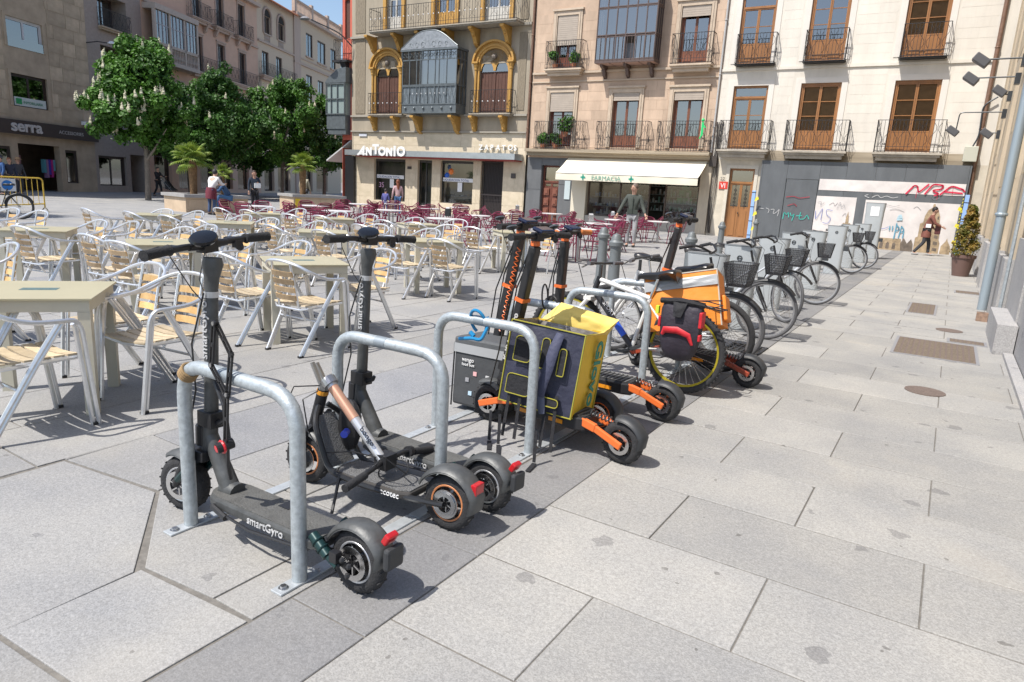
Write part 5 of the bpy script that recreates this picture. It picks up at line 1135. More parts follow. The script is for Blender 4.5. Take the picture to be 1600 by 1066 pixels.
def table_red():
    t = thing('terrace_table', 'white-topped terrace table', 'table'); MB().lathe([(0, .70), (.36, .70), (.4, .715), (.4, .73), (.38, .735), (0, .735)], 20).build('tabletop', [mat('white melamine top', (.72, .70, .70), .3)], t)
    MB().tube([(0, 0, .02), (0, 0, .7)], .035, 8).build('pedestal', [steel], t)
    b = MB(); [b.bar((0, 0, .03), (.3*math.cos(a), .3*math.sin(a), .015), .05, .025) for a in (0, PI/2, PI, 1.5*PI)]; b.build('base', [steel], t); return t
def chair_red():
    t = thing('terrace_chair', 'maroon metal terrace armchair', 'chair'); mr = mat('maroon enamel', (.17, .018, .05), .38, var=.1, vs=5)
    b = MB()
    for s_ in (-1, 1):
        b.tube(fillet([(.25, s_*.25, 0), (.2, s_*.26, .6), (.1, s_*.27, .65), (-.12, s_*.27, .66), (-.26, s_*.2, .80)], .08, 3), .013, 6)
        b.tube([(-.26, s_*.22, 0), (-.02, s_*.25, .43), (.1, s_*.27, .65)], .013, 6)
    b.tube(fillet([(-.26, -.2, .8), (-.29, -.1, .84), (-.29, .1, .84), (-.26, .2, .8)], .06, 3), .013, 6)
    b.tube([(-.1, -.24, .3), (-.1, .24, .3)], .01, 5); b.tube([(-.18, -.17, .42), (-.26, -.18, .8)], .011, 5); b.tube([(-.18, .17, .42), (-.26, .18, .8)], .011, 5)
    b.build('frame', [mr], t, smooth=True)
    b = MB().box(-.2, -.21, .425, .22, .21, .438); b.build('seat', [mr], t, bevel=.004)
    b = MB()
    for i in range(5): z = .52+.06*i; b.box(-.235-.017*i-.01, -.18, z, -.235-.017*i, .18, z+.045)
    b.build('backrest', [mr], t); return t
PA = Proto(chair_alu()); PT = Proto(table_mesh()); PR = Proto(table_red()); PC = Proto(chair_red())
# olive tables: measured top centres (pixels of the photograph) and heading
TA = R(55)
tabs = [('nearest table, cut by the left edge', None, V((-4.73, 1.93, 0))), ('table right behind the grey scooter handlebar', None, V((-5.17, 4.38, 0)))]
for px, py, l in [(60, 357, 'left edge table in the second row'), (255, 378, 'table behind the grey scooter display'), (505, 361, 'table left of the second scooter display'), (677, 375, 'one chair pushed in from the front, right of the second scooter'),
                  (655, 350, 'table behind that one, near the maroon terrace'), (410, 333, 'back row table in front of the first planter'), (523, 341, 'back row table under the second planter'), (245, 335, 'back left table'), (360, 347, 'table above the grey scooter right grip'), (805, 362, 'table behind the orange-trimmed scooter stems')]:
    tabs.append((l, None, G(px, py, .735)))
for i, (l, _, p) in enumerate(tabs):
    PT.place((p.x, p.y, 0), TA+R(random.uniform(-9, 9)), 'square beige table, '+l, 'olive beige cafe tables')
GA = 'aluminium armchairs with timber slats'
A_, T_ = PI/2, -PI/2
ch = [((-4.33, 1.62), A_, 0, 'nearest chair, cut by the left edge in front of the nearest table'), ((-4.33, 2.44), T_+.1, 0, 'chair at the right end of the nearest table, facing it'), ((-4.98, 2.52), T_, 0, 'chair seen through the legs of the nearest table'),
      ((-4.71, 4.02), A_, 0, 'chair seen from behind between the two front scooters'), ((-5.40, 3.92), A_-.05, 0, 'chair seen from behind, just right of the grey scooter stem'), ((-5.02, 5.02), T_-.1, 0, 'orange-backed chair just right of the second scooter stem')]
for x, y, k, l in [(21, 327, 'T', 'far left back row, facing the camera'), (65, 331, 'T', 'far left, second in the back row'), (132, 327, 'A', 'back to the camera behind the left tables'), (30, 355, 'A', 'brown back in front of the left table'), (21, 383, 'T', 'large orange back behind the nearest table'),
                   (134, 368, 'A', 'turned side-on beside the left table'), (180, 379, 'A', 'half hidden left of the grey handlebar'), (199, 332, 'A', 'back left, by the last table'), (260, 328, 'T', 'farthest left, behind the last table'),
                   (257, 338, 'A', 'brown back above the grey handlebar'), (210, 348, 'T', 'orange back left of the handlebar table'), (311, 331, 'T', 'orange back left of the first planter people'), (341, 326, 'A', 'just below the woman with the maroon jacket'), (307, 344, 'A', 'in front of the planter, back turned'),
                   (292, 357, 'T', 'right behind the grey scooter display'), (385, 368, 'T', 'facing left beyond the grey handlebar grip'), (384, 329, 'A', 'back row right of the first planter'), (385, 337, 'T', 'above the grey grip, facing us'), (424, 325, 'T', 'back row behind the far table'), (425, 342, 'T', 'in the middle rows, right of the grey grip'),
                   (420, 353, 'A', 'ladder of brown slats right of the grey grip'), (470, 327, 'T', 'orange back near the second planter'), (450, 336, 'A', 'brown back near the second planter'), (498, 338, 'A', 'arch over the back row table'), (534, 332, 'T', 'behind the table under the second planter'),
                   (501, 347, 'T', 'behind the table left of the second display'), (501, 361, 'A', 'hidden by the left grip of the second scooter'), (472, 379, 'T', 'orange top slat above the second table'), (579, 336, 'T', 'pale slats beyond the second scooter display'), (598, 345, 'A', 'arch right of the second display'), (594, 352, 'T', 'just behind the second display'),
                   (612, 371, 'A', 'brown back under the right grip of the second scooter'), (652, 341, 'T', 'far side of the table near the maroon terrace'), (646, 349, 'A', 'near side of the table near the maroon terrace'), (675, 359, 'T', 'far side of the table right of the second scooter'), (684, 375, 'A', 'pushed in front of the table right of the second scooter'),
                   (717, 344, 'T', 'slats toward us left of the orange-trimmed scooters'), (736, 356, 'A', 'brown back left of the orange-trimmed scooters'), (790, 354, 'T', 'behind the crossed scooter handlebars'), (860, 358, 'T', 'orange slats between the scooter stems'), (158, 346, 'T', 'between the left tables, facing us'), (330, 353, 'T', 'just right of the grey scooter display'), (560, 352, 'A', 'left of the second scooter display, back turned'), (703, 353, 'T', 'between the second scooter and the orange-trimmed stems')]:
    p = G(x, y, .805); a = A_ if k == 'A' else T_; a += random.uniform(-.14, .14); d = V((math.cos(a), math.sin(a)))*.28; ch.append(((p.x+d.x, p.y+d.y), a, 0, l))
for (x, y), a, _, l in ch: PA.place((x, y, 0), a, 'aluminium slatted armchair, '+l, GA)
# maroon terrace
mt_ = []
for px, py, l in [(402, 321.5, 'far left'), (492, 321, 'before the second planter'), (527, 329, 'left front'), (563, 318.5, 'before the left shoe window pier'), (614, 318.5, 'before the two shoppers'), (608, 328, 'front, before the two shoppers'), (669, 325.5, 'before the shoe shop door'),
                  (692, 341, 'with a black holder, nearest of all'), (719, 324, 'before the right shoe window'), (747, 336.5, 'left of the crossed handlebars'), (800, 333.5, 'behind the crossed handlebars, left'), (863, 333.5, 'behind the crossed handlebars, right'),
                  (963, 343, 'at the waiter, left'), (935, 349, 'left of the waiter tables'), (993, 341, 'at the waiter, right'), (905, 357, 'nearest right, behind the orange grip'), (1030, 346, 'farthest right, by the pharmacy pier')]:
    p = G(px, py, .735); mt_.append((p, l)); PR.place((p.x, p.y, 0), R(random.uniform(0, 90)), 'white-topped terrace table, '+l, 'white-topped tables of the maroon terrace')
k = 0
for i, (p, l) in enumerate(mt_):
    angs = [R(a) for a in ((35, 125, 215, 305), (80, 170, 260, 350))[i % 2]]
    if i in (14, 16): angs = angs[:3]
    for j, a in enumerate(angs):
        a += random.uniform(-.25, .25); d = .62+random.uniform(-.06, .1); x, y = p.x+d*math.cos(a), p.y+d*math.sin(a); k += 1
        side = ('right far side', 'left far side', 'left near side', 'right near side')[j]
        PC.place((x, y, 0), a+PI+random.uniform(-.3, .3), 'maroon armchair, %s of the white table %s' % (side, l), 'maroon terrace armchairs')
nm = mat('chrome napkin holder', (.55, .56, .58), .25, .9)
for px, py, l, m_ in [(957, 341, 'steel napkin holder on the left table by the waiter', nm), (985, 338, 'steel holder on the right table by the waiter', nm), (923, 347, 'steel napkin holder behind the orange grip', nm), (700, 338, 'black napkin holder on the nearest white terrace table', blk), (808, 330, 'steel napkin holder behind the crossed handlebars', nm)]:
    p = G(px, py, .735); t = thing('napkin_holder', l, 'napkin holder', (p.x, p.y, .736), random.random(), 'napkin holders on the terrace tables'); MB().box(-.07, -.06, 0, .07, .06, .2).build('body', [m_], t, bevel=.006); MB().box(-.05, -.04, .2, .05, .04, .235).build('napkins', [wht], t)
# cast bollards
bm = mat('grey painted cast iron', (.16, .175, .18), .5, .2, .1, 8)
def bollard(p, l, h=.98):
    t = thing('bollard', l, 'bollard', (p.x, p.y, 0), 0, 'grey cast iron bollards')
    MB().lathe([(.115, 0), (.115, .05), (.1, .09), (.088, .12), (.078, h-.22), (.08, h-.2), (.105, h-.18), (.108, h-.13), (.085, h-.11), (.08, h-.1)], 18).build('post', [bm], t, smooth=True); MB().lathe([(.08, h-.1), (.07, h-.06), (.05, h-.02), (.0, h)], 18).build('cap', [bm], t, smooth=True)
for (x, y), l in (((-4.02, 9.05), 'nearest grey bollard, beyond the hoop racks'), ((-4.95, 10.6), 'second grey bollard, half behind the nearest one'), ((-3.72, 11.5), 'grey bollard behind the leaning orange scooter stem'), ((-5.3, 18.9), 'grey bollard before the timber street door'), ((-5.9, 25.3), 'farthest grey bollard, at the left edge of the boarding')): bollard(V((x, y)), l)
# yellow crowd barrier
yb_ = mat('yellow painted tube', (.62, .42, .05), .45); p = G(71, 331); q = G(-60, 330); t = thing('crowd_barrier', 'yellow tubular crowd barrier with a blue and white sign at the far left', 'barrier', p, math.atan2((q-p).y, (q-p).x))
MB().tube(fillet([(0, 0, .12), (0, 0, 1.05), (2.4, 0, 1.05), (2.4, 0, .12), (0.0, 0, .25)], .12), .022, 8).build('frame', [yb_], t, smooth=True); b = MB(); [b.bar((.15*i, 0, .25), (.15*i, 0, 1.05), .014) for i in range(1, 16)]; b.build('bars', [yb_], t)
b = MB(); [b.tube(fillet([(x, -.3, 0), (x, -.1, .12), (x, .1, .12), (x, .3, 0)], .06), .02, 6) for x in (0, 2.4)]; b.build('feet', [mat('grey feet', (.2, .19, .16), .6)], t)
s_ = MB().box(.75, .03, .62, 1.2, .04, 1.0).build('sign_board', [wht], t); MB().lathe([(0, 0), (.15, 0), (.15, .006), (0, .006)], 20, (.97, .04, .8), (0, 1, 0)).build('blue_disc', [mat('blue sign', (.02, .2, .6), .5)], s_)
# plants on the pharmacy balconies
def plant(p, l, s, seed, c=(.05, .12, .03)):
    t = thing('balcony_plant', l, 'potted plant', p, 0, 'potted plants on the pharmacy balconies'); MB().lathe([(0, 0), (.1, 0), (.14, .22), (.12, .22), (0, .2)], 10).build('pot', [mat('terracotta', (.4, .16, .08), .8)], t); g = random.Random(seed)
    v, f = leaves([(g.uniform(-.2, .2)*s, g.uniform(-.1, .1), .35+g.uniform(0, .3)*s) for _ in range(7)], [.18*s]*7, 260, .14, seed); b = MB(); b.v = v; b.f = f; b.mi = [0]*len(f); b.build('foliage', [cg], t)
for u, z, s, l in ((-14.6, 7.36, 1, 'bushy plant in the upper left pharmacy balcony'), (-13.6, 7.36, .9, 'smaller plant, right side of the upper left pharmacy balcony'), (-15.0, 3.62, 1.1, 'low bushy plant, left in the lower left pharmacy balcony'), (-14.3, 3.62, 1.0, 'plant in the middle of the lower left pharmacy balcony'), (-13.8, 4.2, 1.5, 'tall plant standing above the lower left balcony rail')):
    plant(FP(u, -.25, z), l, s, int(u*-10))
# ---------------------------------------------------------------- scooters
silv = mat('silver paint', (.62, .63, .65), .28, .6); cop = mat('faded copper wrap', (.52, .29, .20), .35, .35); gun = mat('gunmetal paint', (.085, .088, .088), .48, .25, .35, 9, .15, 30)
deckm = mat('ribbed rubber deck mat', (.10, .10, .095), .75, var=.25, vs=12, bump=.4, bs=120); chrome = mat('machined steel', (.62, .62, .62), .25, 1); teal = mat('dark teal shock', (.012, .04, .04), .3, .3)
def sfender(par, c, r, w, a0, a1, mt, tail=0, name='mudguard', thick=.006):
    b = MB(); n = 12; cs = [(-1, -.016), (-.82, -.003), (-.4, .004), (.4, .004), (.82, -.003), (1, -.016)]; path = []
    for i in range(n+1): a = a0+(a1-a0)*i/n; path.append((c[0]+math.cos(a)*r, c[2]+math.sin(a)*r, math.cos(a), math.sin(a)))
    if tail: x, z, nx, nz = path[-1]; path.append((x+math.sin(a1)*tail*.6, z-abs(math.cos(a1))*tail-.02, nx, nz))
    m_ = len(cs)
    for off in (0, -thick):
        vs = []
        for x, z, nx, nz in path:
            for y, h in cs: vs.append((x+nx*(h+off), c[1]+y*w, z+nz*(h+off)))
        fs = [(i*m_+k, (i+1)*m_+k, (i+1)*m_+k+1, i*m_+k+1) for i in range(len(path)-1) for k in range(m_-1)]
        b.add(vs, fs if off == 0 else [f[::-1] for f in fs])
    return b.build(name, [mt], par, smooth=50)
def swheel(par, x, z, r, w, rimm, acc=None, steer=0, y=0, disc=True, spokes=6):
    b = MB(); t = w*.5; prof = [(r-.052, -t*.8), (r-.03, -t), (r-.012, -t*.82), (r-.002, -t*.4), (r, 0), (r-.002, t*.4), (r-.012, t*.82), (r-.03, t), (r-.052, t*.8)]
    b.lathe(prof, 36, (0, 0, 0), (0, 1, 0)); 
    for k in range(18):
        a = 2*PI*k/18; p = V((math.cos(a)*(r-.001), 0, math.sin(a)*(r-.001))); q = V((math.cos(a+.1)*(r-.004), 0, math.sin(a+.1)*(r-.004)))
        for s_ in (-1, 1): b.bar(p+V((0, s_*.004, 0)), q+V((0, s_*t*.75, 0)), .007, .004, up=p.normalized())
    o = b.build('wheel', [rub], par, smooth=50); o.location = (x, y, z); o.rotation_euler = (0, 0, steer)
    q = MB(); q.lathe([(r-.054, -t*.7), (r-.05, -t*.75), (r-.046, -t*.72), (r-.054, -t*.3), (r-.054, t*.3), (r-.046, t*.72), (r-.05, t*.75), (r-.054, t*.7)], 32, (0, 0, 0), (0, 1, 0))
    q.cyl((0, -t*1.1, 0), (0, t*1.1, 0), .026, 14)
    for k in range(spokes):
        a = 2*PI*k/spokes; d = V((math.cos(a), 0, math.sin(a))); q.bar(d*.02, d*(r-.05), .016, t*1.0, up=V((0, 1, 0)))
    q.build('rim', [rimm], o, smooth=True)
    if acc: MB().torus((0, t*.78, 0), (0, 1, 0), r-.049, .0055, 32, 5).torus((0, -t*.78, 0), (0, 1, 0), r-.049, .0055, 32, 5).build('rim_stripe', [acc], o)
    if disc:
        for s_ in ((1,) if disc is True else (1, -1)):
            d = MB(); yy = t*1.32*s_; d.lathe([(.044, -.0015), (.066, -.0015), (.066, .0015), (.044, .0015), (.044, -.0015)], 30, (0, yy, 0), (0, 1, 0))
            for k in range(6): a = k*PI/3; d.bar((math.cos(a)*.012, yy, math.sin(a)*.012), (math.cos(a+.35)*.046, yy, math.sin(a+.35)*.046), .006, .003, up=V((0, 1, 0)))
            d.build('brake_disc', [chrome], o)
    return o
def grips(par, hb, c, hw, mt, sweep=.03, tipm=None):
    for s_ in (-1, 1):
        b = MB(); p0 = V(c)+V((-sweep*.6, s_*(hw-.13), .004)); p1 = V(c)+V((-sweep, s_*hw, 0)); b.tube([p0, p0.lerp(p1, .06), p0.lerp(p1, .1), p0.lerp(p1, .94), p1], [.020, .023, .0195, .0195, .022], 12)
        for k in range(6): q = p0.lerp(p1, .2+.12*k); b.torus(q, p1-p0, .0165, .0018, 12, 4)
        b.build('grip', [mt], hb, smooth=True)
        l = MB(); a = V(c)+V((.03, s_*(hw-.17), -.004)); l.box(*(a-V((.02, .02, .012))), *(a+V((.012, .02, .016)))); l.tube([a, a+V((.035, s_*.02, .005)), a+V((.05, s_*.09, -.008))], [.009, .009, .006], 6); l.build('brake_lever', [blk], hb)
def handlebar(t, c, hw=.29, gm=blkr, disp='oval', tilt=0, accent=None):
    hb = MB(); c = V(c); hb.tube([c+V((-.018, -hw, 0)), c+V((-.012, -.13, .004)), c+V((0, -.05, 0)), c+V((0, .05, 0)), c+V((-.012, .13, .004)), c+V((-.018, hw, 0))], .0135, 10); hb.box(*(c-V((.028, .035, .03))), *(c+V((.022, .035, .022))))
    hb.tube([c+V((-.01, -.1, 0)), c+V((0, -.02, 0)), c+V((0, .02, 0)), c+V((-.01, .1, 0))], [.014, .022, .022, .014], 10)
    o = hb.build('handlebar', [blk], t, smooth=True); grips(t, o, c, hw, gm)
    if disp == 'oval':
        q = MB(); q.T = Mx.Translation(c+V((-.045, .055, .035))) @ Mx.Rotation(R(-22), 4, 'Y') @ Mx.Rotation(R(-14), 4, 'X'); q.lathe([(0, -.012), (.04, -.011), (.046, 0), (.042, .009), (.034, .012), (0, .013)], 24, sx=1.0, sy=1.35); q.build('display', [mat('glossy black display', (.01, .011, .014), .08)], o, smooth=True)
    elif disp == 'square':
        q = MB(); q.T = Mx.Translation(c+V((-.045, .0, .036))) @ Mx.Rotation(R(-16), 4, 'Y'); q.box(-.04, -.07, -.012, .04, .07, .015); q.build('display', [mat('navy display glass', (.01, .015, .04), .1)], o, bevel=.012)
    if disp:
        q = MB(); a = c+V((-.02, -.16, -.028)); q.lathe([(0, -.012), (.016, -.01), (.018, 0), (.012, .01), (0, .011)], 12, a, (0, 1, 0)); q.box(*(a-V((.012, .01, .0))), *(a+V((.012, .03, .03)))); q.build('switch_block', [blk], o)
        b = MB(); s_ = c+V((.03, .17, 0)); b.tube([s_, s_+V((.05, -.06, -.05)), s_+V((.03, -.13, -.19)), s_+V((-.01, -.16, -.26))], .0025, 5); s_ = c+V((.03, -.17, 0)); b.tube([s_, s_+V((.07, .08, -.03)), s_+V((.06, .14, -.16)), s_+V((.0, .16, -.28))], .0025, 5); b.build('brake_cable', [blk], o)
    return o
def deck(t, x0, x1, hw, z0, z1, m1, m2, kick=.0):
    def outline(w_, e): return [(x0+e, -w_*.75), (x0+.06, -w_), (x1-.1, -w_), (x1-.045, -w_*.86), (x1-e-.004, -w_*.42), (x1-e, 0), (x1-e-.004, w_*.42), (x1-.045, w_*.86), (x1-.1, w_), (x0+.06, w_), (x0+e, w_*.75)]
    d = MB().prism(outline(hw, 0), z0, z1).build('deck', [m1], t, bevel=.012); MB().prism(outline(hw-.012, .012), z1-.002, z1+.004).build('deck_mat', [m2], d); return d
def kickstand(t, x, y, s_=1): MB().tube([(x, y, .15), (x-.03, y+s_*.06, .06), (x-.05, y+s_*.1, .004)], [.009, .007, .008], 6).build('kickstand', [blk], t)
def scooter_grey(label, loc, rz, steer=0, lean=0, hrot=0, k2=False):
    """long grey commuter scooter with front and rear suspension; faces +x"""
    t = thing('electric_scooter', label, 'scooter', loc, rz, None, lean)
    swheel(t, .54, .127, .127, .068, mat('grey cast rim', (.2, .2, .21), .35, .6), silv, steer, spokes=5); swheel(t, -.54, .127, .127, .068, mat('black cast rim', (.025, .025, .027), .35, .4), silv, 0, spokes=5)
    d = deck(t, -.40, .29, .092, .135, .183, gun, deckm)
    MB().box(-.12, -.095, .1855, -.06, -.02, .1895).build('deck_patch', [blk], d)
    text('smartGyro', .048, mat('grey print', (.5, .5, .5), .6), d, (-.02, .1, .145), (-1, 0, 0), (0, 0, 1)); (text('K2', .085, wht, d, (-.14, .06, .191), (-.25, -1, 0), (1, -.25, 0)) if k2 else None)
    b = MB().tube([(.21, 0, .178), (.355, 0, .40), (.37, 0, .45)], [.042, .032, .031], 14); b.tube([(.17, 0, .183), (.245, 0, .186)], [.04, .046], 12); b.build('neck', [gun], t, smooth=True)
    b = MB()
    for s_ in (-1, 1): b.tube([(.54, s_*.05, .127), (.50, s_*.052, .2), (.43, s_*.045, .31)], [.016, .019, .02], 8)
    b.box(.33, -.06, .29, .46, .06, .335); b.build('fork', [blk], t, bevel=.006)
    for s_ in (-1, 1): MB().tube([(.50, s_*.062, .17), (.4, s_*.06, .27)], .016, 8).build('front_shock', [teal], t)
    st = MB().tube([(.36, 0, .33), (.345, 0, .5), (.335, 0, 1.06)], [.030, .027, .0245], 16, flat=1.15).build('stem', [gun], t, smooth=True)
    MB().tube([(.337, 0, 1.0), (.337, 0, 1.025)], .0265, 16, flat=1.15).build('silver_ring', [silv], st)
    text('smartGyro', .056, mat('grey print', (.5, .5, .5), .6), st, (.325, .0305, .74), (0, 0, 1), (1, 0, 0))
    MB().tube([(.335, 0, 1.03), (.333, 0, 1.08), (.325, 0, 1.14), (.325, 0, 1.165)], [.026, .03, .042, .036], 14).build('stem_head', [gun], t, smooth=True)
    b = MB().box(.30, -.036, .44, .395, .036, .51); b.tube([(.31, .0, .46), (.26, .0, .48), (.25, 0, .50)], [.015, .012, .01], 8); b.tube([(.385, 0, .35), (.385, 0, .44)], .042, 12); b.build('folding_latch', [blk], t, bevel=.005)
    sfender(t, (.54, 0, .127), .155, .045, R(55), R(130), gun, name='mudguard')
    fr_ = sfender(t, (-.54, 0, .127), .152, .050, R(28), R(152), gun, tail=.045)
    MB().box(-.715, -.045, .15, -.685, .045, .235).build('mud_flap', [mat('matt dark flap', (.035, .037, .04), .6)], t, bevel=.012)
    q = MB(); q.T = Mx.Translation((-.676, 0, .262)) @ Mx.Rotation(R(-30), 4, 'Y'); q.box(-.018, -.028, -.022, .008, .028, .022); q.build('tail_light', [redl], t, bevel=.006)
    b = MB()
    for s_ in (-1, 1): b.bar((-.36, s_*.055, .16), (-.54, s_*.062, .127), .022, .03); b.bar((-.37, s_*.05, .12), (-.42, s_*.05, .19), .02)
    b.build('swing_arm', [blk], t, bevel=.004)
    for s_ in (-1, 1):
        b = MB().cyl((-.37, s_*.075, .20), (-.46, s_*.085, .148), .021, 10); b.cyl((-.46, s_*.085, .148), (-.51, s_*.088, .125), .013, 8); b.torus((-.40, s_*.078, .183), (-.87, 0, -.5), .023, .004, 14, 5); b.torus((-.43, s_*.081, .165), (-.87, 0, -.5), .023, .004, 14, 5); b.build('rear_shock', [teal], t, smooth=True)
    b = MB(); [b.ball((-.54+.03*math.cos(a), .085, .127+.03*math.sin(a)), .012, 6, 4) for a in (0, 1.3, 2.6, 4)]; b.box(-.515, .07, .14, -.48, .1, .18); b.build('brake_caliper', [blk], t)
    b = MB().tube([(-.3, .1, .14), (-.05, .112, .125), (.15, .105, .14)], .006, 6); b.cyl((.1, .11, .13), (.2, .1, .15), .013, 8); b.build('side_stand', [blk], t)
    hb_ = handlebar(t, (0, 0, 0), .325); hb_.location = (.325+(.04 if hrot > .1 else 0), 0, 1.215); hb_.rotation_euler = (-R(6) if hrot > .1 else 0, 0, hrot)
    b = MB().tube([(.33, .04, 1.02), (.40, .05, .8), (.385, .045, .6), (.42, .05, .45), (.45, .05, .33), (.5, .06, .2)], .004, 5); b.build('cable', [blk], t)
    return t
s1 = scooter_grey('grey electric scooter nearest the camera, standing inside the first hoop', (-2.19, 1.63, 0), PI+R(1), R(14), R(2), R(10))
s3 = scooter_grey('second grey electric scooter, standing behind the folded orange-rimmed one', (-2.19, 2.50, 0), PI-R(2), R(-6), R(2), R(4), True)
# folded scooter with tubular frame
t = thing('folded_scooter', 'folded scooter with orange rims and its silver stem lying over the deck', 'scooter', (-2.11, 2.19, 0), PI+R(4), None, R(3))
rb_ = mat('black cast rim', (.025, .025, .027), .35, .4); cst = mat('copper rim stripe', (.6, .24, .1), .4)
swheel(t, .43, .13, .13, .062, rb_, cst, R(5), spokes=4); swheel(t, -.43, .13, .13, .062, rb_, cst, 0, spokes=6)
d = deck(t, -.27, .2, .105, .115, .15, mat('dark bronze deck', (.06, .055, .05), .5, .2), mat('grey textured deck mat', (.17, .17, .17), .7, var=.15, vs=30, bump=.8, bs=150))
q = MB(); q.prism([(-.085, 0), (.085, 0), (.06, .26), (-.05, .26)], 0, .012, (.205, 0, .15), (0, 1, 0), (.42, 0, .9)); q.build('foot_panel', [mat('grey textured deck mat', (.17, .17, .17), .7)], t)
b = MB()
for s_ in (-1, 1): b.tube(fillet([(.345, s_*.03, .42), (.30, s_*.1, .36), (.19, s_*.11, .145), (-.05, s_*.11, .13), (-.3, s_*.07, .125), (-.43, s_*.055, .13)], .07, 4), .014, 8)
b.build('frame', [mat('satin black tube', (.03, .031, .033), .3, .3)], t, smooth=True)
b = MB(); b.tube([(.40, 0, .30), (.345, 0, .50)], .028, 12)
for s_ in (-1, 1): b.tube([(.43, s_*.045, .13), (.41, s_*.045, .28), (.39, s_*.02, .31)], .013, 8)
b.build('fork', [blk], t, smooth=True); MB().tube([(.352, 0, .475), (.347, 0, .495)], .03, 14).build('headset_ring', [mat('amber ring', (.7, .3, .03), .4)], t)
b = MB().tube([(.345, 0, .50), (.34, 0, .53)], .026, 12); b.bar((.345, .02, .53), (.395, .03, .63), .022, .012); b.bar((.35, -.02, .53), (.405, -.01, .62), .02, .012); b.build('folding_latch', [steel], t)
stq = V((.31, 0, .545)); enq = V((-.06, .03, .245)); st = MB().tube([stq, stq.lerp(enq, .05), enq], [.030, .025, .023], 16).build('stem', [silv], t, smooth=True)
MB().tube([stq.lerp(enq, .08), stq.lerp(enq, .5)], .0255, 16).build('copper_wrap', [cop], st, smooth=True); MB().tube([stq+V((.012, 0, .01)), stq.lerp(enq, .05)], .038, 14).build('stem_collar', [steel], st)
dx = (enq-stq).normalized(); text('bongo', .042, mat('dark print', (.03, .04, .06), .5), st, stq.lerp(enq, .66)+V((.0, .0275, .02)), dx, dx.cross(V((0, 1, 0)))*-1)
hb = MB().tube([(-.1, -.30, .215), (-.08, -.1, .25), (-.07, .05, .235), (-.09, .3, .20)], .0135, 10); hb.box(-.1, -.03, .2, -.03, .05, .27); ho = hb.build('handlebar', [blk], t, smooth=True)
for p, q_ in (((-.1, -.31, .213), (-.092, -.17, .237)), ((-.09, .31, .198), (-.082, .17, .215))): MB().tube([p, q_], [.019, .018], 12).build('grip', [blkr], ho, smooth=True)
MB().tube([(-.085, -.13, .245), (-.083, -.16, .24)], .027, 12).build('throttle', [blk], ho); MB().tube([(.16, .03, .33), (.14, .07, .33)], .018, 12).build('bell', [mat('blue bell', (.05, .08, .5), .2)], t)
b = MB(); b.tube([(.35, .02, .52), (.42, .12, .52), (.47, .12, .42), (.45, .06, .32), (.42, .05, .2)], .0035, 5); b.tube([(.34, .04, .50), (.38, .1, .46), (.36, .08, .3), (.25, .1, .22), (.1, .05, .25), (-.05, .06, .26)], .0035, 5); b.tube([(-.08, .1, .24), (-.14, .12, .3), (-.22, .05, .22), (-.12, -.02, .2)], .0035, 5); b.torus((-.13, .03, .21), (0, .5, 1), .07, .004, 20, 5); b.build('brake_cable', [blk], t)
MB().ball((.22, -.06, .33), .07, 10, 8, .13, .04).build('cable_pouch', [blk], t)
sfender(t, (.43, 0, .13), .155, .042, R(60), R(135), gun); sfender(t, (-.43, 0, .13), .165, .058, R(25), R(160), gun, tail=.05); MB().box(-.58, -.035, .19, -.55, .035, .25).build('tail_light', [redl], t, bevel=.005)
b = MB().lathe([(0, -.02), (.05, -.02), (.052, .02), (0, .02)], 6, (.43, .05, .13), (0, 1, 0)); b.build('drum_cover', [blk], t); MB().box(.42, .065, .16, .455, .08, .2).build('amber_reflector', [mat('amber reflector', (.8, .3, .02), .2)], t)
b = MB().lathe([(.036, 0), (.056, 0), (.056, .003), (.036, .003)], 28, (-.43, .045, .13), (0, 1, 0)); b.build('rear_disc', [chrome], t); text('cecotec', .04, wht, d, (-.1, .1075, .12), (-1, 0, 0), (0, 0, 1)); kickstand(t, .12, .11)
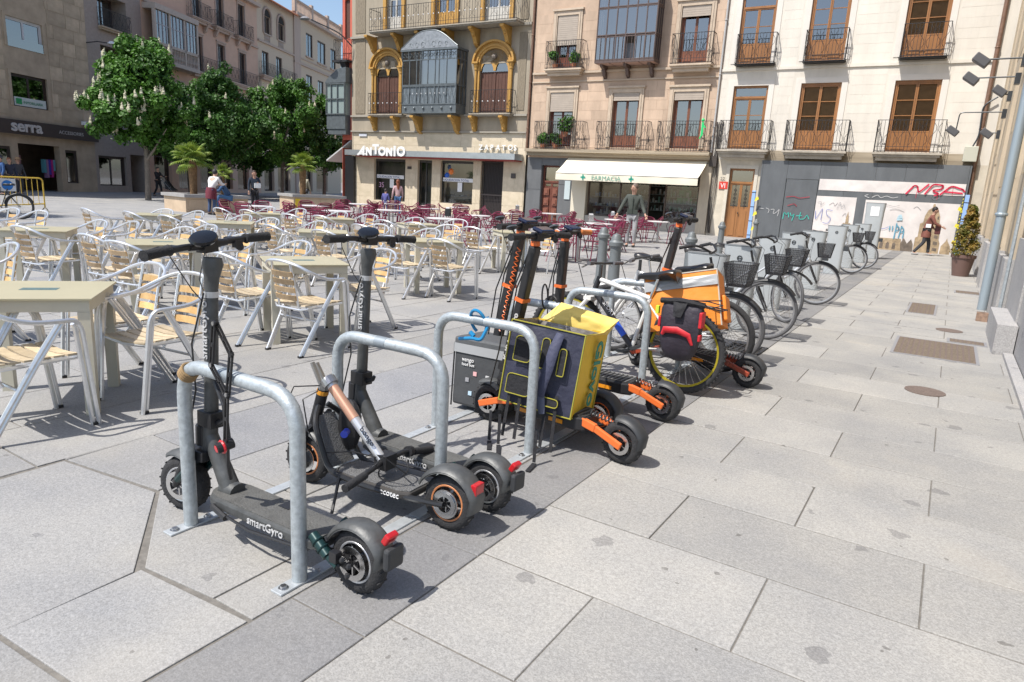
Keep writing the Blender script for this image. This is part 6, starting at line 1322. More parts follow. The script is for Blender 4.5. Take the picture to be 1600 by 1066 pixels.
# ---- black scooters with orange swing arms
def scooter_orange(label, loc, rz, rake=.16, coil=False, lean=0, top=1.24, steer=0, gripm=blkr, txt=None, arm=org, wb=.5):
    t = thing('offroad_scooter', label, 'scooter', loc, rz, None, lean)
    for x in (wb, -wb): swheel(t, x, .128, .128, .075, rb_, None if x > 0 else (org if coil else None), steer if x > 0 else 0, spokes=8, disc=2)
    d = deck(t, -.29, .27, .11, .15, .235, mat('black deck shell', (.02, .02, .022), .5), mat('ribbed black deck rubber', (.03, .03, .03), .8, bump=.9, bs=60))
    b = MB(); [b.bar((-.24+.035*k, -.09, .241), (-.24+.035*k, .09, .241), .012, .005) for k in range(13)]; b.build('deck_ribs', [mat('grey deck rib', (.12, .12, .12), .7)], d)
    for x in (-.1, .14): MB().box(x-.05, .111, .17, x+.05, .114, .195).build('side_reflector', [mat('amber reflector', (.8, .3, .02), .2)], d)
    for s_ in (-1, 1):
        for sx in (1, -1):
            b = MB().bar((sx*.26, s_*.075, .21), (sx*.36, s_*.078, .19), .03, .05); b.bar((sx*.34, s_*.078, .195), (sx*(wb+.03), s_*.08, .125), .022, .042); b.build('swing_arm', [arm], t, bevel=.006)
    for sx in (1, -1):
        b = MB(); p, q_ = V((sx*.27, 0, .25)), V((sx*(wb-.08), 0, .235)); [b.torus(p.lerp(q_, (k+.5)/6), q_-p, .018, .0045, 12, 5) for k in range(6)]; b.build('coil_spring', [dgm], t)
    sfender(t, (-wb, 0, .128), .152, .05, R(75), R(158), mat('matt black mudguard', (.035, .037, .04), .5), tail=.05); sfender(t, (wb, 0, .128), .155, .05, R(60), R(130), gun, tail=0)
    MB().box(-.55, -.03, .20, -.53, .03, .23).build('tail_light', [redl], t)
    x0 = wb-.12; p0 = V((x0+.03, 0, .26)); p1 = V((x0-rake, 0, top-.06)); b = MB()
    b.bar((.24, 0, .2), p0+V((0, 0, .08)), .09, .07); b.build('neck', [blk], t, bevel=.01); st = MB().bar(p0, p1, .056, .068, up=V((0, 1, 0))).build('stem', [mat('black stem', (.022, .022, .024), .38)], t, bevel=.012)
    dz = (p1-p0).normalized(); fx = V((0, 1, 0)).cross(dz)
    MB().bar(p0.lerp(p1, .62), p0.lerp(p1, .645), .064, .08, up=V((0, 1, 0))).build('orange_clamp', [org], st); MB().tube([p1, p1+V((0, 0, .05))], [.03, .026], 10).build('stem_head', [org], t)
    if txt: text(txt, .05, mat('grey print', (.5, .5, .5), .6), st, p0.lerp(p1, .2)+V((0, .0352, 0))-fx*.018, dz, fx, bold=.002)
    MB().bar(p0.lerp(p1, .12)+fx*.0, p0.lerp(p1, .17), .075, .085, up=V((0, 1, 0))).build('folding_joint', [blk], t)
    if coil:
        b = MB(); pts = [p0.lerp(p1, .3+.62*k/120)+fx*(-.036+.016*math.sin(k*.9))+V((0, .036+.006*math.cos(k*.9), 0)) for k in range(121)]; b.tube(pts, .0035, 4); b.build('coil_cable', [org], t)
    h = handlebar(t, (p1.x-.01, 0, top), .29, gripm, 'square'); b = MB()
    for s_ in (-1, 1): b = MB(); b.lathe([(0, .012), (.022, .01), (.03, 0), (.018, -.012), (0, -.014)], 12, (p1.x+.02, s_*.21, top+.05), (.4, 0, 1), sx=1.5); b.tube([(p1.x, s_*.19, top), (p1.x+.02, s_*.205, top+.04)], .005, 5); b.build('mirror', [mat('dark lens', (.06, .065, .07), .3)], h)
    b = MB().tube([p1+V((.03, .03, -.05)), p0.lerp(p1, .6)+V((.07, .05, 0)), p0.lerp(p1, .25)+V((.06, .04, 0)), p0+V((.06, .05, 0))], .005, 5); b.tube([p1+V((.04, -.02, -.05)), p0.lerp(p1, .7)+V((.08, -.02, 0)), p0+V((.05, -.03, 0))], .005, 5); b.build('cable', [blk], t); return t
s4 = scooter_orange('black scooter with orange arms under the yellow delivery bag', (-1.88, 3.50, 0), PI-R(6), .17, txt='KuKirin G2 Pro', steer=R(12))
s5 = scooter_orange('black scooter with an orange coiled cable on its stem', (-2.2, 3.86, 0), PI-R(4), .16, True, top=1.27, steer=R(-30))
s6 = scooter_orange('black scooter with an orange-topped grip, beyond the coiled-cable one', (-1.97, 4.36, 0), PI-R(3), -.0, False, top=1.22, gripm=mat('orange and black grip', (.55, .18, .05), .6), steer=R(20))
s7 = scooter_orange('grey and red scooter leaning by the orange bag, farthest of the row', (-1.73, 5.68, 0), PI-R(2), .15, False, top=1.33, steer=R(-35), arm=mat('scratched grey red arm', (.2, .11, .09), .4, .3, .5, 14, col2=(.55, .08, .03)), txt='KUKIRIN')
# ---------------------------------------------------------------- bicycles
sil = mat('silver bike paint', (.62, .63, .64), .3, .4); whp = mat('white bike paint', (.72, .71, .68), .35); bsk = mat('dark wire basket', (.05, .05, .055), .5, .4); alr = mat('alloy rim', (.6, .6, .61), .3, .8)
ctyre = mat('grey city tyre', (.085, .085, .09), .75)
def bwheel(t, x, r, steer=0, tw=.022, rimm=alr, ycol=None, name='wheel', kn=False, tm=None):
    b = MB().torus((0, 0, 0), (0, 1, 0), r-tw, tw, 48, 8)
    if kn: [b.bar((math.cos(a)*(r-.004), -tw*.7, math.sin(a)*(r-.004)), (math.cos(a)*(r-.004), tw*.7, math.sin(a)*(r-.004)), .012, .012, up=V((math.cos(a), 0, math.sin(a)))) for a in np.linspace(0, 2*PI, 60)[:-1]]
    o = b.build(name, [tm or rub], t, smooth=50); o.location = (x, 0, r); o.rotation_euler = (0, 0, steer)
    q = MB().lathe([(r-tw*2-.012, -.011), (r-tw*2+.004, -.013), (r-tw*2+.004, .013), (r-tw*2-.012, .011), (r-tw*2-.012, -.011)], 44, (0, 0, 0), (0, 1, 0)); q.build('rim', [rimm], o, smooth=40)
    s_ = MB(); n = 28
    for k in range(n): a = 2*PI*k/n; c = a+(.5 if k % 4 < 2 else -.5); yy = .025 if k % 2 else -.025; s_.bar((math.cos(c)*.02, yy, math.sin(c)*.02), (math.cos(a)*(r-tw*2-.008), 0, math.sin(a)*(r-tw*2-.008)), .0028)
    s_.cyl((0, -.045, 0), (0, .045, 0), .016, 10); s_.build('spokes', [chrome], o); return o
def saddle(par, c, s=1.0, mt=None, pitch=0):
    c = V(c); b = MB(); N = 9; vs = []; fs = []
    prof = [(-.13, .05, .0), (-.12, .078, .014), (-.08, .085, .018), (-.03, .066, .01), (.02, .035, .004), (.07, .024, .004), (.12, .02, .002), (.14, .008, -.01)]
    for x, w_, z in prof:
        for k in range(N): a = PI*k/(N-1); vs.append(c+V((x*s, w_*s*math.cos(a), (z+.022*math.sin(a)**.6-.01+pitch*x)*s)))
        vs.append(c+V((x*s, 0, (z-.045)*s)))
    M_ = N+1
    for i in range(len(prof)-1):
        for k in range(M_): fs.append((i*M_+k, i*M_+(k+1) % M_, (i+1)*M_+(k+1) % M_, (i+1)*M_+k))
    fs += [tuple(range(M_)), tuple((len(prof)-1)*M_+k for k in range(M_))[::-1]]
    return b.add(vs, fs).build('saddle', [mt or mat('black saddle', (.02, .02, .022), .3)], par, smooth=60)
def guard(par, x, r, a0, a1, mt, w=.03): return sfender(par, (x, 0, r), r+.018, w, a0, a1, mt, name='mudguard', thick=.003)
def crank(t, x, z, R_=.09):
    b = MB().lathe([(R_-.01, -.002), (R_, -.002), (R_, .002), (R_-.01, .002), (R_-.01, -.002)], 26, (x, -.05, z), (0, 1, 0)); b.cyl((x, -.07, z), (x, .07, z), .018, 10)
    for s_, a in ((-1, .4), (1, .4+PI)):
        e = V((x+math.cos(a)*.17, s_*.08, z-math.sin(a)*.17)); b.bar((x, s_*.07, z), e, .016, .022); b.box(*(e+V((-.04, -.01 if s_ > 0 else -.09, -.012))), *(e+V((.04, .09 if s_ > 0 else .01, .012))))
    b.tube([(x, -.05, z+R_*.95), (x*.5, -.05, z+.07), (0, -.05, .345+.035)], .004, 4); b.tube([(x, -.05, z-R_*.95), (x*.5, -.05, z-.05), (0, -.05, .345-.035)], .004, 4); b.build('crankset', [dgm], t)
def city_bike(label, fx, y, rz=0, steer=0, z=0, dark_=False):
    r = .335; t = thing('city_bike', label, 'bicycle', (fx-1.07, y, z), rz, 'docked silver city bikes with front baskets')
    bwheel(t, 0, r, tm=ctyre, tw=.019); fw_ = bwheel(t, 1.07, r, steer, tm=ctyre, tw=.019)
    b = MB(); ht, hb_, bb_, sc = V((.86, 0, .86)), V((.92, 0, .66)), V((.42, 0, .29)), V((.25, 0, .74)); b.tube([ht, hb_], .02, 10); b.tube(fillet([hb_+V((-.01, 0, .05)), V((.66, 0, .42)), bb_], .2, 5), .026, 10); b.tube([hb_+V((-.03, 0, .14)), V((.62, 0, .58)), V((.345, 0, .5))], .014, 8); b.tube([bb_, sc], .017, 8)
    for s_ in (-1, 1): b.tube([bb_, (0, s_*.06, r)], .01, 6); b.tube([(.27, 0, .68), (0, s_*.06, r)], .009, 6)
    b.build('frame', [sil], t, smooth=True)
    q = MB(); d = (hb_-ht).normalized()
    for s_ in (-1, 1): q.tube([hb_+d*.02, V((.965, s_*.05, .54)), V((1.07, s_*.05, r))], [.014, .014, .009], 8)
    q.tube([ht, ht-d*.13], .013, 8); q.build('fork', [blk], t, smooth=True)
    h = MB(); top = ht-d*.16; h.tube(fillet([top+V((-.2, -.29, .05)), top+V((-.06, -.24, .09)), top+V((.03, -.1, .03)), top, top+V((.03, .1, .03)), top+V((-.06, .24, .09)), top+V((-.2, .29, .05))], .07, 4), .011, 8); ho = h.build('handlebar', [blk], t, smooth=True)
    for s_ in (-1, 1): MB().tube([top+V((-.2, s_*.29, .05)), top+V((-.09, s_*.253, .082))], .016, 10).build('grip', [blkr], ho); MB().tube([top+V((-.03, s_*.22, .085)), top+V((-.1, s_*.3, .06))], .005, 5).build('brake_lever', [blk], ho)
    MB().tube([top+V((0, .2, .07)), top+V((.12, .16, -.02)), top+V((.1, .05, -.2)), V((.93, .02, .5))], .003, 4).tube([top+V((0, -.2, .07)), top+V((.14, -.14, .0)), top+V((.08, -.04, -.22)), V((.8, 0, .55))], .003, 4).build('brake_cable', [blk], ho)
    MB().tube([sc, sc+V((-.045, 0, .17))], .0125, 8).build('seatpost', [chrome], t); saddle(t, sc+V((-.045, 0, .19)), 1.05)
    k = MB(); c = V((1.12, 0, .87)); lo, hi = (.085, .11, -.12), (.12, .155, .09)
    def P(u, v_, w_): x_ = lo[0]+(hi[0]-lo[0])*w_; y_ = lo[1]+(hi[1]-lo[1])*w_; return c+V((u*x_, v_*y_, lo[2]+(hi[2]-lo[2])*w_))
    for w_ in np.linspace(0, 1, 9):
        ring = [P(-1, -1, w_), P(1, -1, w_), P(1, 1, w_), P(-1, 1, w_)]
        for i in range(4): k.bar(ring[i], ring[(i+1) % 4], .007 if w_ in (0, 1) else .003)
    for u in np.linspace(-1, 1, 13):
        for q0, q1 in (((u, -1, 0), (u, -1, 1)), ((u, 1, 0), (u, 1, 1)), ((-1, u, 0), (-1, u, 1)), ((1, u, 0), (1, u, 1)), ((u, -1, 0), (u, 1, 0)), ((-1, u, 0), (1, u, 0))): k.bar(P(*q0), P(*q1), .003)
    k.bar(c+V((-.1, 0, -.13)), (.965, 0, .6), .012); kb = k.build('basket', [bsk], t); q = MB(); [q.add([P(*c_) for c_ in f_], [(0, 1, 2, 3)]) for f_ in (((-1, -1, 0), (1, -1, 0), (1, -1, 1), (-1, -1, 1)), ((-1, 1, 0), (1, 1, 0), (1, 1, 1), (-1, 1, 1)), ((-1, -1, 0), (-1, 1, 0), (-1, 1, 1), (-1, -1, 1)), ((1, -1, 0), (1, 1, 0), (1, 1, 1), (1, -1, 1)), ((-1, -1, 0), (1, -1, 0), (1, 1, 0), (-1, 1, 0)))]; q.build('basket_mesh', [mat('fine dark wire mesh', (.05, .05, .055), .5, .3, alpha=.5)], kb)
    guard(t, 0, r, R(20), R(165), sil); guard(t, 1.07, r, R(35), R(150), dgm if dark_ else blk); crank(t, .42, .29); MB().box(.02, -.065, .30, .42, -.058, .40).build('chain_guard', [sil], t, bevel=.02); return t
for i, (fx, y, l, st) in enumerate([(-1.62, 6.42, 'first, behind the orange bag with only its right side showing', .1), (-1.61, 7.89, 'second, its front wheel largest and nearest', .1), (-1.66, 9.3, 'third, half hidden behind the second one', -.75), (-1.63, 11.37, 'fourth, standing clear with a tilted basket', .12),
                                    (-1.88, 18.0, 'fifth, beyond the widest docking post', .1), (-1.8, 19.77, 'sixth and farthest, in front of the tall terminal', -.1)]):
    city_bike('silver city bike with basket, '+l, fx, y, R(random.uniform(-4, 4)), st)
def mtb(label, rx_, y, rz, c1, c2, rimc, knob=False, lean=0, sz=1.0, bar_=.3):
    r = .335; t = thing('mountain_bike', label, 'bicycle', (rx_, y, 0), rz, None, lean); bwheel(t, 0, r, 0, .027, rimc, kn=knob); bwheel(t, 1.06, r, R(12), .027, rimc, kn=knob)
    ht, hb_, bb_, sc = V((.80, 0, .83)), V((.84, 0, .71)), V((.44, 0, .29)), V((.33, 0, .71)); b = MB(); b.tube([ht, hb_], .024, 10); b.tube([hb_, bb_], .026, 10); b.build('down_tube', [c2], t, smooth=True)
    b = MB(); b.tube([ht-V((0, 0, .02)), sc], .02, 10); b.tube([bb_, sc], .018, 8)
    for s_ in (-1, 1): b.tube([bb_, (0, s_*.06, r)], .011, 6); b.tube([sc-V((0, 0, .05)), (0, s_*.06, r)], .01, 6)
    b.build('frame', [c1], t, smooth=True); text('SPORT', .05, wht, t, (.74, .024, .62), (-.72, 0, -.69), (-.69, 0, .72))
    q = MB()
    for s_ in (-1, 1): q.tube([V((.86, s_*.06, .64)), V((.97, s_*.06, .5)), V((1.06, s_*.055, r))], [.02, .02, .014], 8)
    q.box(.83, -.07, .63, .9, .07, .66); q.build('suspension_fork', [whp], t, smooth=True)
    h = MB(); top = V((.80, 0, .93)); h.tube([ht, top], .016, 8); h.tube([top+V((-.04, -.3, .02)), top+V((.03, -.1, .01)), top+V((.04, .1, .01)), top+V((-.04, .3, .02))], .012, 8); ho = h.build('handlebar', [dgm], t)
    for s_ in (-1, 1): MB().tube([top+V((-.045, s_*.31, .02)), top+V((-.02, s_*.19, .017))], .017, 10).build('grip', [mat('grey rubber grip', (.11, .11, .12), .7)], ho); MB().tube([top+V((.02, s_*.17, .01)), top+V((.03, s_*.28, -.02))], .007, 5).build('brake_lever', [chrome], ho)
    MB().tube([top+V((0, .18, 0)), top+V((.14, .14, .0)), top+V((.12, .03, -.2)), V((.9, .03, .5))], .004, 4).build('brake_cable', [blk], ho)
    MB().tube([sc, sc+V((-.05, 0, .17))], .013, 8).build('seatpost', [chrome], t); saddle(t, sc+V((-.05, 0, .2)), 1.25, pitch=-.15); crank(t, .41, .29); return t
b1 = mtb('white and black mountain bike with yellow rims in the fifth hoop', -1.62, 5.10, PI-R(2), whp, mat('black down tube', (.03, .03, .035), .35), mat('yellow anodised rim', (.55, .45, .04), .35, .5), True, R(3))
MB().tube([(.52, 0, .374), (.62, 0, .479)], .0275, 12).build('blue_frame_patch', [mat('blue frame patch', (.02, .1, .6), .3)], b1)
b2 = mtb('silver mountain bike behind the yellow-rimmed one, white wheel guards', -1.60, 5.98, PI-R(3), sil, sil, alr, False, R(-2)); guard(b2, 1.06, .335, R(20), R(160), whp)
b = MB(); [b.bar((-.28, s_*.06, .70), (.16, s_*.06, .72), .01) for s_ in (-1, 1)]; [b.bar((-.28+.1*k, -.06, .70), (-.28+.1*k, .06, .70), .008) for k in range(5)]
for s_ in (-1, 1): b.bar((-.1, s_*.07, .7), (0, s_*.06, .34), .008)
b.build('rear_rack', [blk], b1)
# bicycle at the far left
p = G(33, 343); bk = thing('dark_bicycle', 'dark city bicycle leaning by the brown planter at the far left', 'bicycle', (p.x, p.y, 0), TH+R(200))
bwheel(bk, 0, .34, 0, .024, blk); bwheel(bk, 1.08, .34, 0, .024, blk); b = MB(); b.tube([(.85, 0, .86), (.9, 0, .66)], .02); b.tube([(.88, 0, .7), (.42, 0, .3), (.24, 0, .8)], .018); b.tube([(.86, 0, .82), (.28, 0, .7)], .016)
for s_ in (-1, 1): b.tube([(.42, 0, .3), (0, s_*.06, .34), (.26, 0, .7)], .01, 6); b.tube([(.9, s_*.04, .66), (1.08, s_*.05, .34)], .012, 6)
b.tube([(.78, -.28, 1.0), (.86, -.1, .98), (.86, .1, .98), (.78, .28, 1.0)], .012, 6); b.build('frame', [blk], bk, smooth=True); saddle(bk, (.2, 0, .92)); guard(bk, 0, .34, R(10), R(160), blk); guard(bk, 1.08, .34, R(30), R(170), blk)
# docking posts and terminal
dockm = mat('light grey powder coat', (.43, .455, .465), .42, .2, .06, 2); dockd = mat('dock edge grey', (.20, .215, .225), .45, .2)
def rrect(w_, d_, r, n=4):
    pts = []
    for cx, cy, a0 in ((w_-r, d_-r, 0), (-w_+r, d_-r, PI/2), (-w_+r, -d_+r, PI), (w_-r, -d_+r, 1.5*PI)): pts += [(cx+r*math.cos(a0+PI/2*k/n), cy+r*math.sin(a0+PI/2*k/n)) for k in range(n+1)]
    return pts
def dock(x, y, h, l, rz=0, w_=.21, d_=.075, name='docking_post', cat='docking post', grp='bike docking posts'):
    t = thing(name, l, cat, (x, y, 0), rz, grp); b = MB(); lv = []
    for z, k in ((0, .86), (h*.5, .9), (h*.85, .97), (h, 1.04)): lv.append([(px*k, py, z) for px, py in rrect(w_, d_, .07)])
    n = len(lv[0]); vs = [p for L_ in lv for p in L_]; fs = [(i*n+k, i*n+(k+1) % n, (i+1)*n+(k+1) % n, (i+1)*n+k) for i in range(3) for k in range(n)]; fs.append(tuple(3*n+k for k in range(n))); b.add(vs, fs); b.build('post_body', [dockm], t, smooth=50)
    MB().prism([(px*1.045, py*1.05) for px, py in rrect(w_, d_, .07)], h, h+.012).build('top_cap', [dockd], t); q = MB().torus((0, -d_-.003, h-.14), (0, 1, 0), .028, .006, 16, 5); q.bar((-.03, -d_-.003, h-.14), (.03, -d_-.003, h-.14), .01); q.build('emblem', [dgm], t)
    MB().box(w_*.9, -.03, .55, w_*.9+.1, .03, .66).build('locking_jaw', [dgm], t); MB().box(-w_*1.1, -d_*1.4, 0, w_*1.1, d_*1.4, .012).build('base_plate', [dockd], t); return t
for x, y, h, l in ((-2.05, 6.95, .97, 'nearest grey docking post, behind the orange bag'), (-2.05, 8.3, 1.0, 'second docking post, behind the largest bike wheel'), (-2.1, 10.25, 1.03, 'third docking post, behind the overlapping baskets'), (-2.12, 11.9, 1.06, 'fourth docking post, behind the clear-standing bike'),
                   (-2.1, 13.6, 1.06, 'fifth docking post, just right of the tilted basket'), (-2.2, 17.3, 1.1, 'docking post seen whole in the middle of the row, with round emblem'), (-2.2, 19.55, 1.1, 'docking post between the two farthest bikes'), (-2.15, 22.0, 1.1, 'last docking post, right before the tall terminal')): dock(x, y, h, 'light '+l if l[0] == 'g' else l, R(-3))
km = dock(-2.1, 24.2, 1.72, 'tall grey terminal pillar with a white notice at the end of the bike row', R(-3), .27, .1, 'rental_terminal', 'terminal', None); MB().box(-.11, -.108, 1.33, .13, -.104, 1.62).build('white_notice', [wht], km)
# ---------------------------------------------------------------- bags and locks
yel = mat('yellow delivery fabric', (.72, .47, .035), .6, var=.07, vs=5, bump=.35, bs=9); yin = mat('pale yellow lining', (.76, .56, .14), .6, bump=.4, bs=8); nav = mat('navy nylon', (.028, .03, .055), .6, var=.15, vs=8, bump=.5, bs=14); bkf = mat('black padding', (.015, .015, .018), .8, bump=.4, bs=30); pip = mat('lime yellow piping', (.34, .31, .04), .6); tealp = mat('teal green print', (.02, .22, .16), .6)
t = thing('yellow_delivery_bag', 'open yellow and navy insulated delivery bag lettered on its yellow side', 'bag', (-1.93, 3.50, .215), R(6), None, R(-7), R(4))
w_, d_, h = .235, .19, .50
def wob(b, p00, p10, p11, p01, n=6, amp=.012, seed=1, nm=V((0, 0, 1)), bulge=.012):
    n = n*2; P = [V(q) for q in (p00, p10, p11, p01)]; vs = []
    for i in range(n+1):
        for j in range(n+1):
            u, v_ = i/n, j/n; p = P[0]*(1-u)*(1-v_)+P[1]*u*(1-v_)+P[2]*u*v_+P[3]*(1-u)*v_; e = min(1, 4*min(u, 1-u, v_, 1-v_)); vs.append(p+nm*(bulge*math.sin(PI*u)*math.sin(PI*v_)+amp*e*.55*(math.sin(9*u+4*v_+seed)*math.sin(7*v_-5*u+seed*2)+.5*math.sin(17*u-9*v_+seed))))
    b.add(vs, [(i*(n+1)+j, (i+1)*(n+1)+j, (i+1)*(n+1)+j+1, i*(n+1)+j+1) for i in range(n) for j in range(n)])
b = MB(); wob(b, (-w_, -d_, 0), (w_, -d_, 0), (w_, -d_, h), (-w_, -d_, h), 8, .014, 2, V((0, -1, 0)), .03); b.build('back_panel', [nav], t, smooth=True)
b = MB(); wob(b, (w_, -d_, 0), (w_, d_, 0), (w_+.01, d_, h), (w_, -d_, h), 8, .008, 3, V((1, 0, 0)), .02); wob(b, (-w_, d_, 0), (-w_, -d_, 0), (-w_, -d_, h), (-w_, d_, h), 6, .01, 4, V((-1, 0, 0))); wob(b, (w_, d_, 0), (-w_, d_, 0), (-w_, d_, h), (w_, d_, h), 6, .01, 5, V((0, 1, 0))); b.build('side_panels', [yel], t, smooth=True)
MB().box(-w_+.01, -d_+.01, .0, w_-.01, d_-.01, .02).build('bag_floor', [bkf], t)
b = MB(); e = .012; wob(b, (-w_+e, d_-e, .02), (w_-e, d_-e, .02), (w_-e, d_-e, h-.01), (-w_+e, d_-e, h-.01), 6, .01, 6, V((0, -1, 0))); wob(b, (-w_+e, -d_+e, .02), (-w_+e, d_-e, .02), (-w_+e, d_-e, h), (-w_+e, -d_+e, h), 5, .008, 7, V((1, 0, 0))); wob(b, (w_-e, d_-e, .02), (w_-e, -d_+e, .02), (w_-e, -d_+e, h), (w_-e, d_-e, h), 5, .008, 8, V((-1, 0, 0))); b.build('silver_lining', [mat('grey foil lining', (.33, .30, .27), .35, .4, .2, 9, .8, 12)], t, smooth=True)
MB().box(-.02, .13, .1, .05, .155, .42).build('orange_item', [mat('orange pouch', (.75, .2, .02), .6)], t)
b = MB(); wob(b, (-w_+.02, d_, h-.01), (w_+.01, d_, h-.01), (w_+.05, d_+.05, h+.09), (-w_+.10, d_+.10, h+.12), 8, .018, 9, V((0, -.7, .5)), .05); wob(b, (w_, -d_, h-.005), (w_+.012, d_, h-.01), (w_+.05, d_+.05, h+.09), (w_+.05, -.02, h+.02), 5, .015, 10, V((1, 0, .3))); b.build('lid', [yin], t, smooth=True)
b = MB()
for z in (0.004, h): b.tube([(-w_, -d_-.006, z), (w_+.004, -d_-.006, z), (w_+.006, d_, z)], .004, 5)
for x, y in ((w_+.002, -d_-.003), (w_+.006, d_), (-w_, -d_-.003)): b.tube([(x, y, 0), (x, y, h)], .005, 5)
def rloop(b, x0, x1, z0, z1, y, r=.0032, fl=.03): q = fillet([(x0+.02, y, z0), (x1, y, z0), (x1, y, z1), (x0, y, z1), (x0, y, z0), (x0+.02, y, z0)], fl, 3); b.tube(q, r, 5)
pads = ((-.17, -.06, .27, .42), (-.185, -.03, .07, .19), (.0, .05, .26, .44), (.115, .16, .24, .4), (.0, .16, .05, .1))
for x0, x1, z0, z1 in pads: rloop(b, x0, x1, z0, z1, -d_-.046)
b.build('piping', [pip], t)
b = MB(); [b.box(x0+.004, -d_-.044, z0+.004, x1-.004, -d_-.004, z1-.004) for x0, x1, z0, z1 in pads]; b.build('mesh_pads', [bkf], t)
for x in (.085,):
    b = MB(); pts = [(x+.01, -d_-.03, .48), (x+.0, -d_-.065, .40), (x-.012, -d_-.075, .28), (x-.03, -d_-.07, .17), (x-.035, -d_-.055, .1)]; b.tube(pts, [.026, .032, .033, .03, .022], 8, flat=.4, up=V((0, 1, 0))); b.build('shoulder_strap', [mat('slate blue strap', (.055, .06, .105), .7, bump=.3, bs=30)], t, smooth=True)
    MB().tube([(x-.035, -d_-.05, .11), (x-.025, -d_-.055, .05), (x-.01, -d_-.05, .0)], [.022, .027, .018], 8, flat=.35, up=V((0, 1, 0))).build('strap_pad', [mat('grey blue pad', (.09, .10, .15), .7)], t, smooth=True)
b = MB()
for x, x2, l_ in ((-.16, -.15, -.3), (-.09, -.07, -.3), (.08, .1, -.3), (.14, .17, -.32)): b.bar((x, -d_-.03, .12), (x2, -d_-.05, l_*.65), .02, .003, up=V((0, 1, 0)))
b.build('webbing', [bkf], t)
text('Glovo', .16, tealp, t, (w_+.036, -.05, h-.03), (0, 0, -1), (0, 1, 0), name='lettering', bold=.003, sx=1.02)
ws = thing('bag_straps', 'black bag straps hanging down to the paving under the yellow bag', 'straps', (-1.95, 3.2, 0))
for x, y, l_ in ((-.12, 0, 0), (.19, -.1, 1), (-.2, .02, 2)):
    b = MB(); b.bar((x, y, .2), (x+.01, y-.02, .02), .02, .003, up=V((0, 1, 0))); b.bar((x+.01, y-.015, .012), (x+.03+.05*(l_ != 1), y-.12, .006), .026, .004, up=V((0, 0, 1))); b.build('webbing_strap', [bkf], ws)
# dark box bag standing behind
t = thing('black_box_bag', 'dark grey insulated box bag standing behind the third hoop with small stickers', 'bag', (-2.52, 3.74, .0), R(2), None, R(-3)); gb = mat('charcoal box fabric', (.055, .058, .062), .7, var=.12, vs=6, bump=.4, bs=10)
b = MB().box(-.2, -.17, .03, .22, .17, .47); b.build('bag_body', [gb], t, bevel=.02); MB().box(-.205, -.175, .42, .225, .175, .505).build('lid', [mat('grey lid fabric', (.09, .095, .10), .6, bump=.4, bs=10)], t, bevel=.015); MB().box(-.2, -.179, .40, .22, -.171, .46).build('reflective_band', [mat('reflective band', (.35, .36, .37), .4)], t)
text('vengo', .04, wht, t, (-.13, -.176, .345), (1, 0, 0), (0, 0, 1)); text('food box', .028, wht, t, (-.13, -.176, .315)); 
for x, z, c in ((-.02, .27, (.7, .4, .4)), (-.08, .22, (.3, .3, .32)), (-.05, .13, (.45, .6, .7)), (0, .1, (.7, .1, .2)), (.08, .26, (.6, .6, .6)), (.1, .22, (.6, .15, .1))): pbox('sticker', mat('sticker %s' % (c,), c, .5), t, x-.014, -.176, z-.014, x+.014, -.17, z+.014)
b = MB(); [b.tube([(x, -.172, .02), (x, -.172, .46)], .006, 5) for x in (-.2, .22)]; b.build('edge_piping', [blk], t)
# black and red pannier on the rack of the mountain bike
pw, pdn = .17, .34; t = thing('pannier_bag', 'black pannier bag with a red pocket trim hanging on the yellow-rimmed bicycle', 'bag', (-1.61, 4.965, .74), 0)
lvl = [(0, .15, .03), (-.06, .165, .065), (-.16, .165, .075), (-.28, .155, .075), (-.38, .13, .07), (-.43, .09, .05), (-.45, .03, .02)]; vs = []; n = 14; g = random.Random(4)
for z, a, c in lvl:
    for k in range(n): q = 2*PI*k/n; cx, cy = math.cos(q), math.sin(q); vs.append((a*abs(cx)**.6*(1 if cx > 0 else -1), c*abs(cy)**.6*(1 if cy > 0 else -1)+g.uniform(-.008, .008), z))
fs = [(i*n+k, (i+1)*n+k, (i+1)*n+(k+1) % n, i*n+(k+1) % n) for i in range(len(lvl)-1) for k in range(n)]+[tuple(range(n)), tuple((len(lvl)-1)*n+k for k in range(n))[::-1]]
MB().add(vs, fs).build('bag_body', [mat('black purple nylon', (.03, .024, .035), .55, var=.2, vs=9, bump=.8, bs=9)], t, smooth=True)
rdc = mat('bright red nylon', (.55, .02, .03), .55, bump=.4, bs=12)
b = MB(); b.tube([(-.12, -.075, -.25), (-.1, -.088, -.21), (-.0, -.092, -.20), (.09, -.088, -.23), (.12, -.078, -.30)], [.012, .026, .028, .022, .01], 8, flat=.5, up=V((0, 1, 0))); b.build('red_pocket_trim', [rdc], t, smooth=True); b = MB(); b.box(-.172, -.05, -.2, -.15, .03, -.12); b.box(.145, -.06, -.17, .17, .03, -.05); b.box(.15, -.06, -.27, .17, .0, -.22); b.build('red_side_patch', [rdc], t, bevel=.006)
b = MB(); b.tube([(-.17, -.02, .0), (0, -.05, .02), (.17, -.02, .0)], .022, 8); wob(b, (-.06, -.06, .01), (.05, -.06, .01), (.02, -.1, -.1), (-.04, -.1, -.1), 4, .01, 3, V((0, -1, 0))); b.build('rolled_top', [bkf], t, smooth=True); b = MB(); b.tube([(.05, -.03, .03), (.2, -.05, .04), (.3, -.02, .02), (.22, 0, -.01), (.1, .0, .02)], .005, 5); b.tube([(.1, -.03, .03), (.28, .02, .05)], .005, 5); b.build('bungee_cord', [blk], t); pbox('yellow_buckle', mat('fluorescent buckle', (.6, .7, .05), .5), t, -.195, -.06, -.1, -.17, -.03, -.04)
